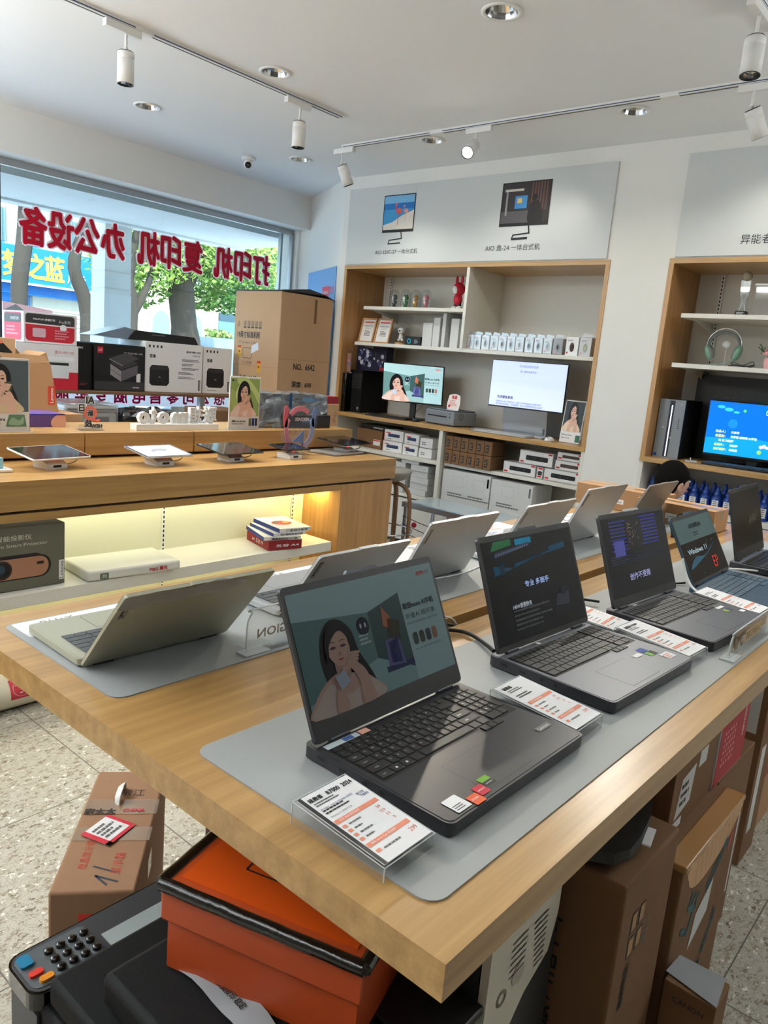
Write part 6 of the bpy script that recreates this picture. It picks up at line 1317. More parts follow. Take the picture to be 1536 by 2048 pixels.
a.tube([(-.05, .05, -.001), (-.03, .045, -.001), (-.02, .052, -.001)], .006, C(240, 96, 76), T)
a.build('cut_out_letters', t)
# white letter sign, reversed
t = thing('letter_sign', 'white three-dimensional letters on a white bar, seen from behind', 'sign', (2.42, 3.56, TR)); a = MB(); a.box(-.262, .262, -.03, .03, 0, .034, 'white_plastic', bev=.002); a.build('base', t)
T = fr((0, -.014, 0), (-1, 0, 0), (0, 0, 1))
for ch, x, w_, h in (('联', -.215, .085, .095), ('想', -.118, .088, .095), ('m', -.015, .1, .062), ('o', .085, .068, .064), ('t', .147, .036, .09), ('o', .205, .068, .064)):
    a = MB(); n_ = 0
    a.text(ch, x, .034 + h / 2, 'white_plastic', T, w=w_, h=h, bold=.035 if ord(ch) < 256 else .012, z=0, depth=.026)
    a.build('letter', t)
# wrapped printer
def lumpy(name, label, cat, loc, size, rz, m, seed, amp=.012, extra=None, cut=8, taper=.0):
    t = thing(name, label, cat, loc, rz); a = MB(); sx, sy, sz = size; rd = random.Random(seed)
    bm = a.bm; r_ = bmesh.ops.create_grid; a.box(-sx / 2, sx / 2, -sy / 2, sy / 2, 0, sz, m)
    bmesh.ops.subdivide_edges(bm, edges=bm.edges[:], cuts=cut, use_grid_fill=True)
    for v in bm.verts:
        f = 1 - taper * v.co.z / sz; v.co.x *= f; v.co.y *= f
        k = amp if v.co.z > .004 else .002
        v.co += Vector((rd.uniform(-k, k), rd.uniform(-k, k), rd.uniform(-k, k * .6) if v.co.z > .01 else 0))
    for f in bm.faces: f.smooth = rd.random() < .35
    a.build('wrapped_body', t)
    if extra: extra(t)
    return t
def ex1(t):
    a = MB(); T = fr((-.3, -.148, 0), (1, 0, 0), (0, 0, 1)); a.poly([(.24, .12), (.262, .12), (.262, .22), (.242, .22)], C(40, 74, 116, .2), T, .0); a.build('blue_tape', t)
    a = MB(); a.poly([(.34, .17), (.46, .165), (.455, .192), (.345, .198)], C(96, 140, 176), T, .001); a.rect(.35, .035, .06, .02, C(70, 90, 120), T, .001); a.build('label', t)
    a = MB(); a.box(-.1, .3, -.146, .12, -.0, .085, C(38, 36, 34, .4), bev=.004); a.build('lower_casing', t)
lumpy('wrapped_printer', 'dark printer in crinkled shiny plastic wrap on the riser', 'printer', (3.31, 3.71, TR), (.59, .27, .215), -3, 'wrap_glints', 4, .009, ex1, 9, .06)
carton2('taped_carton', 'light brown carton with handwriting and a red lid strip at the riser end', 'box', 3.63, 3.79, 3.66, 3.9, TR - .0, TR + .15, m='kraft_light', deco=lambda a, F, sx, sy, sz: (a.scrib(.01, .02, .06, .03, 1, 'ink', F('-y'), 2), a.rect(.02, .07, .03, .03, 'ink_soft', F('-y')), a.text('小心', .12, .06, 'ink', F('-y') @ tr(.12, .06, 0) @ rot(80) @ tr(-.12, -.06, 0), w=.07), a.rect(0.01, .11, .04, .03, C(120, 90, 60), F('-y'))))
carton2('red_box', 'small red box on top of the taped carton at the riser end', 'box', 3.63, 3.79, 3.67, 3.89, TR + .151, TR + .2, m=C(150, 28, 40), rz=1)
# behind the counter on the left
carton2('purple_box', 'small purple printed box behind the left poster', 'box', 1.56, 1.87, 3.72, 3.9, TR, TR + .065, m=C(96, 70, 140), deco=lambda a, F, sx, sy, sz: (a.poly(smooth([(.25, 0), (.24, .03), (.27, .06), (.31, .06), (.31, 0)]), C(220, 170, 150), F('-y')), a.rect(0, sz - .006, sx, .006, C(60, 70, 170), F('-y'))))
carton2('floor_carton', 'tall plain brown carton behind the counter, carrying the opened carton', 'box', 1.3, 2.11, 4.0, 4.5, 0, 1.06, m='kraft')
t = thing('opened_carton', 'large opened brown carton with a red logo tab behind the left poster', 'box', (1.62, 4.1, 1.061))
a = MB(); T = fr((0, 0, 0), (1, 0, 0), (0, 0, 1)); a.prism([(-.5, 0), (.405, 0), (.36, .26), (-.5, .26)], -.38, .0, 'kraft', fr((0, 0, 0), (1, 0, 0), (0, 0, 1))); a.build('body', t)
b = MB(); b.rect(.345, .04, .04, .1, C(196, 62, 44), T, .0012); b.text('Lenovo', .365, .09, 'white_print', T @ tr(.365, .09, 0) @ rot(90) @ tr(-.365, -.09, 0), w=.08, z=.002); b.disc(.07, .26, .045, 'black', T, .0012, ry=.03); split_build(b, 'logo_tab', t, .02)
b = MB(); b.prism([(-.5, .262), (.36, .262), (.33, .3), (-.5, .315)], -.012, -.008, 'kraft_in', T); b.prism([(-.5, .262), (.36, .262), (.3, .33), (-.5, .345)], -.3, -.296, 'kraft', T); b.build('flap', t)
b = MB(); b.prism([(.355, .255), (.365, .255), (.345, .32), (.29, .29)], -.25, -.02, 'kraft', T); b.build('flap', t)
b = MB(); b.tube([(-.1, -.03, .285), (-.06, -.06, .315), (0, -.06, .32), (.04, -.03, .29)], .006, 'kraft_in', flat=.3); b.build('handle_strip', t)
carton('patterned_box', 'box with dark patches on brown card lying on the opened carton', 'box', (1.62, 4.28, 1.36), (.42, .2, .08), rz=-3, m='kraft_light', deco=lambda a, F, sx, sy, sz: (a.poly(smooth([(.2, 0), (.2, .06), (.26, .08), (.32, .08), (.38, .03), (.39, 0)]), 'black', F('-y')), a.poly([(.0, .03), (.12, .0), (.0, .0)], 'black', F('-y')), a.rr(.285, .05, .07, .015, .004, C(226, 110, 84), F('-y'), .001)))
carton('navy_box', 'dark navy box with pale hexagon lines on top of the patterned box', 'box', (1.5, 4.32, 1.441), (.5, .2, .045), rz=-2, m=C(24, 32, 52), deco=lambda a, F, sx, sy, sz: ([a.line((.05 + i * .06, 0), (.08 + i * .06, .045), .002, C(150, 170, 200), F('-y')) for i in range(5)], a.text('ODUSTAR', .4, .02, 'white_print', F('-y'), w=.09, h=.018, z=.001)))
# printer bench below the window
t = thing('window_bench', 'brown bench along the window carrying the printer boxes', 'bench', (2.2, 5.2, 0)); a = MB(); a.box(0, 2.05, 0, .62, 1.08, 1.098, 'kraft_dark_shaded'); a.build('bench_top', t)
for x in (.04, 1.96):
    for y in (.03, .56): a = MB(); a.box(x, x + .05, y, y + .05, 0, 1.08, 'alu'); a.build('leg', t)
ZB = 1.1
def prn(a, T, x, y, w_, h, c=(30, 30, 32), c2=(52, 52, 54)):
    a.poly([(x, y + h * .12), (x + w_ * .12, y), (x + w_ * .88, y), (x + w_, y + h * .15), (x + w_ * .98, y + h * .85), (x + w_ * .9, y + h), (x + w_ * .1, y + h), (x, y + h * .85)], C(*c), T); a.poly([(x + w_ * .04, y + h * .8), (x + w_ * .96, y + h * .78), (x + w_ * .9, y + h * .96), (x + w_ * .1, y + h * .96)], C(*c2), T, .001); a.rect(x + w_ * .3, y + h * .0, w_ * .35, h * .08, C(10, 10, 10), T, .001); a.text('至像', x + w_ * .5, y + h * .42, 'white_print', T, w=w_ * .1, z=.0014)
def d_len(a, F, sx, sy, sz):
    T = F('-y')
    for i in range(4): a.rect(.03 + i * .035, sz - .045, .014, .02, 'ink', T)
    a.text('至像', .065, sz - .11, 'ink', T, w=.055, bold=.03); prn(a, T, .04, .05, .18, .16)
    if sx > .4:
        a.text('激光多功能一体机', sx - .09, sz - .06, 'ink', T, w=.14, bold=.02); a.text('M3070D', sx - .06, sz - .09, 'ink_soft', T, w=.07)
        for i in range(5): a.scrib(sx - .2 + (.0 if i < 3 else -.03), sz - .14 - i * .035, .17, .022, 2, 'ink_soft', T, i)
    else: a.scrib(.05, .02, .1, .01, 1, 'ink_soft', T, 2)
    a.rect(sx - .035, .02, .02, .085, 'ink', T); a.text('Lenovo', sx - .025, .062, 'white_print', T @ tr(sx - .025, .062, 0) @ rot(90) @ tr(-sx + .025, -.062, 0), w=.07, z=.001)
    T = F('-x'); a.rect(sy - .03, .03, .02, .08, 'ink', T)
carton2('printer_box', 'white printer box with black printer picture and many print lines, right of the black box', 'box', 3.335, 3.87, 5.35, 5.75, ZB, ZB + .39, m='white_print', deco=d_len, group='white boxed printers on the window bench')
carton2('printer_box', 'white printer box with black printer picture next to the tall carton', 'box', 3.885, 4.18, 5.36, 5.74, ZB, ZB + .385, m='white_print', deco=d_len, group='white boxed printers on the window bench')
def d_deli(a, F, sx, sy, sz):
    T = F('-y'); a.rect(.004, .004, sx - .008, .065, C(58, 58, 60), T); a.rect(.025, sz - .07, .045, .045, 'red', T); a.text('deli', .047, sz - .047, 'white_print', T, w=.03, z=.001)
    a.text('激光黑白多功能一体机', sx - .1, sz - .06, 'pack_grey', T, w=.16); p = C(96, 92, 98); q = C(60, 57, 62); s_ = C(150, 146, 150)
    a.poly([(.13, .12), (.22, .07), (.22, .15), (.13, .2)], s_, T, .001); a.poly([(.22, .07), (.36, .13), (.36, .2), (.22, .15)], p, T, .001); a.poly([(.13, .21), (.22, .16), (.36, .21), (.27, .26)], q, T, .001); a.poly([(.12, .24), (.23, .195), (.37, .25), (.26, .29)], C(74, 71, 76), T, .0014); a.line((.12, .235), (.23, .19), .006, s_, T, .0016); a.line((.13, .16), (.22, .11), .003, q, T, .0016)
    a.rr(sx - .07, .07, .035, .065, .002, 'paper', T); a.scrib(sx - .1, .02, .08, .015, 1, 'pack_grey', T, 3, z=.001)
carton2('printer_box', 'black printer box with a grey printer picture and red logo on the window bench', 'box', 2.905, 3.325, 5.34, 5.74, ZB, ZB + .345, m=C(24, 24, 26), deco=d_deli)
carton2('narrow_black_box', 'narrow black box at the left of the black printer box', 'box', 2.745, 2.898, 5.36, 5.7, ZB, ZB + .34, m=C(20, 20, 22), deco=lambda a, F, sx, sy, sz: (a.scrib(.02, sz - .05, .1, .025, 1, 'pack_grey', F('-y'), 1), a.scrib(.06, .03, .06, .02, 2, C(170, 60, 70), F('-y'), 2)))
def d_m21(a, F, sx, sy, sz):
    T = F('-y'); a.rect(0, 0, sx, sz * .4, 'red', T); a.rect(0, sz * .4, sx, sz * .6, C(224, 222, 224), T); a.text('煜光 M2110D', sx - .1, sz - .05, 'red', T, w=.14); a.text('黑白激光多功能一体机', sx - .1, sz - .085, 'ink', T, w=.14)
    a.poly([(sx - .22, .08), (sx - .07, .08), (sx - .06, .2), (sx - .25, .2)], C(214, 220, 222), T, .001); a.rect(sx - .25, .17, .18, .018, 'ink', T, .0014); a.rect(sx - .25, .2, .22, .03, C(236, 236, 238), T, .0015)
carton2('printer_box', 'white and red printer box half hidden behind the opened carton', 'box', 2.3, 2.735, 5.25, 5.6, ZB, ZB + .31, m=C(214, 214, 216), deco=d_m21)
def d_pan(a, F, sx, sy, sz):
    T = F('-y'); a.rr(.012, .012, sx - .03, sz - .024, .03, 'red', T); a.prism(rrect(.012, sz * .62, sx - .03, sz * .33, .02), .001, .0012, C(56, 56, 58), T); a.line((.012, sz * .62), (sx - .018, sz * .6), .008, 'white_print', T, .0018)
    a.text('PANTUM 奔图打印', .14, sz * .78, 'white_print', T, w=.15, h=.014, bold=.03, z=.002); a.text('Pro系列', sx - .09, sz * .75, 'white_print', T, w=.08, z=.002)
    a.rr(.06, .04, .09, .06, .01, C(206, 176, 186), T, .002); a.disc(sx - .1, sz * .55, .024, 'white_print', T, .002); a.scrib(sx - .16, .03, .1, .07, 4, C(230, 150, 160), T, 2, z=.002)
    T = F('-x'); a.rr(sy * .1, .01, sy * .8, sz - .02, .02, C(216, 74, 96), T); a.rr(sy * .1, sz * .62, sy * .8, sz * .3, .02, C(90, 92, 92), T, .001); a.text('PANTUM', sy * .6, sz * .75, 'white_print', T, w=.12, z=.002); a.scrib(sy * .2, .04, sy * .6, .07, 3, C(236, 160, 170), T, 3, z=.002)
def p_pan(t, F, sx, sy, sz):
    for n_, m_ in ((0, C(226, 196, 210)), (1, C(206, 190, 190))):
        a = MB()
        if n_ == 0: a.prism([(0, 0), (sx * .95, .0), (sx * .95, .03), (0, .06)], -sy * .5, -sy * .48, m_, tr(-sx / 2, 0, sz) @ fr((0, 0, 0), (1, 0, 0), (0, 0, 1)))
        else: a.prism([(-sy / 2, 0), (sy / 2, 0), (sy * .1, .04)], -.004, 0, C(60, 50, 46), tr(-sx / 2 + .005, 0, sz) @ fr((0, 0, 0), (0, -1, 0), (0, 0, 1)))
        a.build('flap', t)
carton2('printer_box', 'red, grey and white printer box with raised lid, topmost at the left', 'box', 2.36, 2.735, 5.27, 5.6, ZB + .312, ZB + .312 + .205, m=C(226, 224, 226), deco=d_pan, parts=p_pan)
t = thing('black_tray', 'flat black plastic tray with sloping ends lying on the white and black printer boxes', 'tray', (3.0, 5.4, ZB + .391)); a = MB(); T = fr((0, 0, 0), (1, 0, 0), (0, 0, 1))
a.prism([(.22, 0), (.86, 0), (.82, .06), (.28, .075), (.24, .03)], -.3, 0, 'black', T); a.build('body', t); a = MB(); a.prism([(-.06, .01), (.22, 0), (.28, .075), (.2, .09)], -.24, -.02, C(120, 134, 150, .2), T); a.build('side_flap', t); a = MB(); a.rect(.42, .045, .12, .01, C(90, 90, 92), T, .001); a.build('slot', t)
# wrapped things on a low table between bench and counter
t = thing('low_table', 'low white table behind the counter carrying wrapped equipment', 'table', (2.2, 4.55, 0)); a = MB(); a.box(0, 1.75, 0, .6, .72, .75, 'white_lam'); a.build('table_top', t)
for x in (.02, 1.68):
    for y in (.02, .53): a = MB(); a.box(x, x + .05, y, y + .05, 0, .72, 'alu'); a.build('leg', t)
lumpy('wrapped_bundle', 'black plastic-wrapped bundle behind the small red sign', 'package', (3.0, 4.85, .751), (.55, .4, .255), 0, 'wrap_dark', 2, .013, None, 8, .1)
lumpy('wrapped_bundle', 'dark plastic-covered bundle behind the white letters', 'package', (3.38, 4.8, .751), (.16, .3, .22), 10, 'wrap_dark', 7, .014, None, 6, .15)
t = thing('boxed_device', 'grey and black printer in a clear bag behind the opened carton', 'printer', (2.55, 4.85, .751)); a = MB(); a.box(-.2, .16, -.18, .18, 0, .25, C(170, 172, 170), bev=.02); a.box(-.2, .16, -.18, .18, .25, .29, 'black', bev=.015); a.box(-.02, .1, -.182, -.18, .16, .22, 'black'); a.build('body', t); a = MB(); a.box(-.21, .17, -.19, .19, 0, .31, 'bag', bev=.02); a.build('bag', t)
carton2('shelf_carton', 'brown carton behind the white letters and the green poster', 'box', 3.5, 3.86, 4.7, 5.05, .751, 1.02, m='kraft_dark_shaded')
# tall carton
def d_tall(a, F, sx, sy, sz):
    T = F('-x'); Y = lambda z: z
    a.text('19英寸标准机柜', .2, 1.62, 'ink', T, w=.3, h=.055, bold=.02); a.text('19" Standard Cabinet', .2, 1.555, 'ink_soft', T, w=.26)
    for i in range(5): a.rect(.13 + i * .05, 1.69, .035, .045, C(150, 118, 86), T); a.rect(.13 + i * .05, 1.675, .035, .012, 'ink', T, .001)
    a.poly([(.04, 1.69), (.06, 1.735), (.08, 1.69)], C(110, 84, 60), T); a.poly([(.05, 1.697), (.06, 1.72), (.07, 1.697)], 'kraft_light', T, .001)
    for x, y in ((.06, 1.43), (.33, 1.31)): a.rr(x, y, .045, .095, .006, C(236, 180, 40), T); a.disc(x + .022, y + .045, .012, C(190, 70, 30), T, .001); a.rect(x, y + .075, .045, .02, C(206, 60, 30), T, .001)
    a.rr(.13, 1.42, .12, .09, .015, C(60, 48, 38), T); a.rr(.134, 1.424, .112, .082, .012, 'kraft_light', T, .001); a.poly([(.24, 1.46), (.34, 1.5), (.33, 1.56), (.25, 1.53)], 'paper', T, .0015)
    a.text('小心玻璃', .19, 1.385, 'ink_soft', T, w=.13); a.text('NO. 6642', .22, 1.25, 'ink', T, w=.22, h=.05, bold=.02); a.rect(.001, 1.36, sy - .002, .002, C(150, 112, 78), T)
    T = F('-y'); a.text('NO.  6642', .3, 1.385, 'ink', T, w=.25, h=.05, bold=.03)
    for s, z_ in (('深度:  600', 1.235), ('宽度:  600', 1.12), ('高度:  2000', 1.005)): a.text(s, .28, z_, 'ink', T, w=.23, h=.05, bold=.03)
    a.rect(.001, 1.44, sx - .002, .002, C(130, 94, 60), T); a.rect(.38, 1.76, .03, .2, C(130, 98, 60), T)
def p_tall(t, F, sx, sy, sz):
    a = MB(); vs = [(-.3, -.3, sz + .003), (0, -.31, sz + .045), (.2, -.3, sz + .02), (.31, -.31, sz - .015), (.3, .3, sz + .02), (-.3, .3, sz + .003)]; a.add(vs + [(v[0], v[1], v[2] + .006) for v in vs], [(5, 4, 3, 2, 1, 0), (6, 7, 8, 9, 10, 11), (0, 1, 7, 6), (1, 2, 8, 7), (2, 3, 9, 8), (3, 4, 10, 9), (4, 5, 11, 10), (5, 0, 6, 11)], 'dark_grey'); a.build('lid_edge', t)
carton2('tall_carton', 'very tall brown carton with printed dimensions in the corner by the window', 'box', 4.275, 4.875, 4.87, 5.465, 0, 1.985, m='kraft_light', deco=d_tall, parts=p_tall, bev=.006)
# things on the niche shelf
def d_proj(a, F, sx, sy, sz):
    T = F('-y'); a.text('联想智能投影仪', sx - .24, sz - .045, C(220, 220, 205), T, w=.2, h=.022); a.text('Lenovo Smart Projector', sx - .2, sz - .078, C(206, 206, 190), T, w=.25, h=.018)
    a.rr(sx - .48, .05, .4, .1, .05, C(40, 34, 38), T); a.rr(sx - .46, .045, .4, .095, .045, C(20, 18, 20), T, .001); a.rr(sx - .45, .05, .38, .085, .04, C(170, 120, 92), T, .0014)
    a.disc(sx - .26, .092, .04, C(50, 36, 34), T, .002); a.disc(sx - .26, .092, .032, C(16, 16, 20), T, .0024); a.disc(sx - .265, .096, .018, C(50, 70, 90, .1), T, .0028); a.rr(sx - .12, .1, .03, .012, .005, C(40, 30, 28), T, .002)
    a.rect(sx - .026, .02, .022, .085, 'white_print', T, .002); a.text('Lenovo', sx - .015, .062, 'ink', T @ tr(sx - .015, .062, 0) @ rot(90) @ tr(-sx + .015, -.062, 0), w=.075, z=.003)
carton2('projector_box', 'dark olive box with a bronze projector picture on the lit shelf', 'box', 1.05, 1.52, 3.02, 3.2, .442, .708, m=C(104, 104, 88), deco=d_proj)
t = thing('paper_ream', 'white bagged ream of paper lying on the lit shelf beside the projector box', 'paper', (1.84, 3.09, .442), -4); a = MB(); a.box(-.235, .215, -.14, .13, 0, .046, C(214, 214, 206), bev=.01); 
for i, (x, y, s, c) in enumerate(((-.08, .06, 'A4', C(120, 150, 110)), (.02, .0, '高白复印纸', C(120, 150, 110)), (.12, .07, '500 SHEETS', 'ink_soft'))): a.text(s, x, y, c, tr(0, 0, .045), w=.09)
a.build('wrapper', t)
a = MB(); T = fr((-.2, -.1405, 0), (1, 0, 0), (0, 0, 1)); a.rr(.02, .005, .04, .028, .004, C(90, 110, 90), T, .0004); a.text('70', .04, .019, 'white_print', T, w=.02, z=.001); a.text('M&G 晨光', .3, .02, 'red', T, w=.09, z=.001, bold=.03); a.build('end_print', t)
def book(label, x, y, z, rz, w_, d, h, c, txt, cover=None, pages='paper'):
    t = thing('book', label, 'book', (x, y, z), rz, 'books and paper packs stacked on the lit shelf'); a = MB(); a.box(-w_ / 2, w_ / 2, -d / 2, d / 2, 0, h, c if cover == 'red' else pages, bev=.001); a.build('block', t)
    a = MB(); a.box(-w_ / 2 - .001, w_ / 2 + .001, -d / 2 - .002, d / 2 + .002, h, h + .002, c if cover == 'red' else C(232, 230, 226)); a.box(-w_ / 2 - .002, -w_ / 2 - .0005, -d / 2, d / 2, 0, h + .002, c)
    T = fr((-w_ / 2, -d / 2 - .0022, 0), (1, 0, 0), (0, 0, 1)); a.text(txt, w_ * .55, h * .5, 'white_print' if cover == 'red' else 'ink', T, w=w_ * .7, h=min(.014, h * .6), bold=.03)
    if cover == 'red': T = fr((-w_ / 2 - .0022, d / 2, 0), (0, -1, 0), (0, 0, 1)); a.text('A4  五谷 79', d * .5, h * .5, 'white_print', T, w=d * .5, z=.001)
    if cover == 'art': a.poly(smooth([(-.06, -.04), (.0, -.06), (.05, -.02), (.03, .03), (-.03, .04), (-.07, .0)]), 'red', I4, h + .0024); a.disc(.02, .0, .02, C(226, 180, 50), I4, h + .0028); a.disc(-.04, .01, .015, C(40, 100, 90), I4, h + .0028)
    a.build('cover', t)
book('dark red A4 paper pack at the bottom of the stack on the lit shelf', 2.76, 3.09, .442, -14, .2, .27, .05, C(140, 30, 40), '五谷 A4', 'red')
book('white book with blue spine directly on the red pack', 2.76, 3.1, .4945, -20, .215, .28, .018, C(40, 60, 140), '精美画册设计印刷')
book('white book with blue spine in the middle of the stack', 2.79, 3.1, .515, -12, .2, .27, .016, C(40, 60, 140), '名片画册联单印刷')
book('topmost book of the stack, its cover with red and yellow art', 2.82, 3.1, .5335, -10, .2, .28, .02, C(36, 56, 130), '广告设计制作', 'art')
# roll on the floor
t = thing('film_roll', 'pale wrapped roll with a red square logo lying on the floor by the counter', 'roll', (.7, 2.9, .072), 0); M_ = rot(90, 'Y'); a = MB(); a.cyl((0, 0, 0), .07, .95, C(222, 214, 192, .3), M_, 32); a.build('roll', t)
a = MB(); vs = []; 
for i in range(9):
    an = R(-100 + i * 9) ; vs += [(.5, .0708 * math.cos(an + PI * 1.0), 0)] if False else []
def onroll(x, an, r_=.0706): return (x, -r_ * math.cos(an), r_ * math.sin(an))
def rollpatch(x0, x1, a0, a1, m, r_): 
    n_ = 8; v = [onroll(x, R(a0 + (a1 - a0) * i / n_), r_) for i in range(n_ + 1) for x in (x0, x1)]; a.add(v, [(2 * i, 2 * i + 1, 2 * i + 3, 2 * i + 2) for i in range(n_)], m, smooth=True)
rollpatch(.51, .6, -10, 58, C(206, 66, 80), .0706)
for k in range(24): th = 2 * PI * k / 24; th2 = 2 * PI * (k + 1) / 24; v = [onroll(.555 + q * .036 * math.cos(w2), R(24 + q * 27 * math.sin(w2)), .071) for q, w2 in ((1, th), (1, th2), (.92, th2), (.92, th))]; a.add(v, [(0, 1, 2, 3)], C(230, 160, 160))
for p in (((.53, 36), (.54, 36), (.552, 8), (.546, 8)), ((.55, 8), (.556, 8), (.562, 30), (.556, 30)), ((.556, 30), (.562, 30), (.57, 8), (.564, 8)), ((.564, 8), (.57, 8), (.582, 36), (.573, 36))): a.add([onroll(x, R(an), .0712) for x, an in p], [(0, 1, 2, 3)], C(236, 190, 186))
for q in range(2): x0 = .63 + q * .04; [a.add([onroll(x, R(an), .0709) for x, an in p], [(0, 1, 2, 3)], 'ink') for p in (((x0, 40), (x0 + .006, 40), (x0 + .012, 14), (x0 + .008, 14)), ((x0 + .01, 14), (x0 + .014, 14), (x0 + .022, 40), (x0 + .016, 40)))]
a.build('logo_patch', t)
# stool and glass rack by the cabinet
t = thing('bar_stool', 'stool with a round grey seat and curved wooden legs behind the counter end', 'stool', (4.12, 3.46, 0)); a = MB(); a.lathe([(.0001, .66), (.1, .66), (.16, .69), (.185, .73), (.18, .745), (.0001, .755)], C(150, 148, 140, .35), n=32); a.build('seat', t)
for i in range(4):
    an = R(45 + i * 90 - 20 - 100); c_, s_ = math.cos(an), math.sin(an); a = MB(); a.tube([(c_ * .05, s_ * .05, .655), (c_ * .15, s_ * .15, .63), (c_ * .2, s_ * .2, .54), (c_ * .21, s_ * .21, .25), (c_ * .215, s_ * .215, 0)], .02, 'kraft_red', n=8, flat=.7); a.build('leg', t)
a = MB(); a.tube([(.22 * math.cos(R(q)), .22 * math.sin(R(q)), .3) for q in range(0, 361, 30)], .006, 'chrome'); a.build('foot_ring', t)
t = thing('red_cloth', 'strip of red cloth hanging beside the stool leg', 'cloth', (3.86, 3.32, 0)); a = MB(); vs = [(.02 * math.sin(i * 1.2), -.03 + .03 * (j), .02 + i * .09) for i in range(6) for j in range(3)]; a.add(vs + [(v[0] + .006, v[1], v[2]) for v in vs], [(i * 3 + j, i * 3 + j + 1, i * 3 + j + 4, i * 3 + j + 3) for i in range(5) for j in range(2)] + [(18 + i * 3 + j + 3, 18 + i * 3 + j + 4, 18 + i * 3 + j + 1, 18 + i * 3 + j) for i in range(5) for j in range(2)], C(190, 40, 60), smooth=True); a.build('cloth', t)
t = thing('glass_rack', 'low metal rack with a blue-veined glass top in front of the cabinet', 'rack', (4.37, 2.64, 0)); a = MB(); a.box(0, .4, 0, .85, .455, .475, C(170, 186, 192, .2), bev=.002)
for i in range(6): a.poly(smooth([(.02 + .01 * (i % 2), .08 + i * .12), (.05, .1 + i * .12), (.04, .17 + i * .12), (.01, .16 + i * .12)]), C(110, 150, 180), tr(0, 0, .4755))
a.build('glass_top', t); a = MB(); a.box(-.004, .0, 0, .85, .44, .478, 'alu'); a.build('edge_rail', t)
for x in (.01, .37):
    for y in (.01, .42, .82): a = MB(); a.box(x, x + .018, y, y + .018, 0, .455, 'alu'); a.build('leg', t)
for z_ in (.34, .28, .22): a = MB(); a.tube([(-.004, .83, z_ + .03), (-.01, .6, z_), (-.01, .3, z_ - .02), (-.004, .02, z_ + .01)], .003, C(110, 40, 34)); a.build('cord', t)
a = MB(); a.ball((0, .72, .32), .02, 'red'); a.build('knob', t)
# ------------------------------------------------------------------ below the laptop table
t = thing('office_printer', 'large black office printer with a keypad panel, under the table corner', 'printer', (.66, .78, 0))
a = MB(); a.box(-.2, .07, -.3, .23, .0, .47, 'black_tex', bev=.008); a.box(.07, .18, .0, .23, .0, .47, 'black_tex', bev=.008); a.box(-.205, .2, .2, .3, .33, .46, 'dark_grey', bev=.006); a.build('body', t)
a = MB(); a.prism(rrect(-.213, .2, .35, .105, .025), .462, .492, 'black_gloss'); a.prism(rrect(-.209, .204, .342, .097, .022), .492, .4935, 'dark_grey'); pn = a.build('control_panel', t)
a = MB(); a.prism(rrect(-.205, .212, .118, .082, .014), .4935, .4945, C(92, 98, 102, .25)); a.prism(rrect(.055, .225, .075, .07, .02), .4935, .4945, C(150, 168, 170, .25)); split_build(a, 'panel_inlay', pn)
a = MB(); a.prism([(-.075, .216), (.05, .216), (.05, .25), (-.075, .25)], .4935, .4955, C(150, 160, 160, .15)); a.build('display', pn)
for i in range(4):
    for j in range(3): a = MB(); a.cyl((-.155 + i * .02, .228 + j * .022, .4945), .0075, .005, 'black_gloss', n=14); a.ball((-.155 + i * .02, .228 + j * .022, .4995), .0072, 'black_gloss', sc=(1, 1, .25), n=12); a.build('key', pn)
for x, y, w_, d, c, nm in ((-.202, .262, .02, .026, (30, 120, 160), 'copy_button'), (-.2, .236, .022, .012, (210, 60, 50), 'stop_button'), (-.192, .217, .022, .012, (220, 140, 40), 'start_button')):
    a = MB(); a.prism(rrect(x, y, w_, d, .005), .4945, .4995, C(*c, .3)); a.build(nm, pn)
for x in (.075, .1): a = MB(); a.cyl((x, .27, .4945), .007, .003, 'black', n=12); a.build('key', pn)
a = MB(); a.box(-.192, .07, -.3, .198, .472, .52, 'black_tex', bev=.01); a.box(.05, .18, .0, .198, .472, .52, 'black_tex', bev=.01); a.build('scanner_lid', t)
a = MB(); a.box(-.16, .07, -.3, .1, .521, .574, 'black_tex', bev=.012); a.build('document_feeder', t)
for z_, nm in ((.2, 'tray_slot'),): a = MB(); a.box(-.2012, -.2, -.1, .0, z_, z_ + .06, 'black'); a.box(-.2014, -.2012, .06, .085, z_, z_ + .03, 'dark_grey'); a.build(nm, t)
t = thing('paper_strip', 'torn translucent plastic strip with black print lying on the black printer', 'plastic strip', (.60, .73, .575), -92)
a = MB(); vs = []
for i in range(9):
    for j in range(2): vs.append((-.09 + i * .024, -.018 + j * .045 - .0004 * (i - 4) ** 2, .002 + .006 * math.sin(i * .7) ** 2 + (.004 if j else 0)))
a.add(vs, [(2 * i, 2 * i + 2, 2 * i + 3, 2 * i + 1) for i in range(8)], C(150, 156, 160, .3), smooth=True); a.build('strip', t)
a = MB(); a.text('无线打印 双面复印 稳定', .0, .005, 'ink', tr(0, 0, .009), w=.1, h=.012, bold=.02); a.build('print', t)
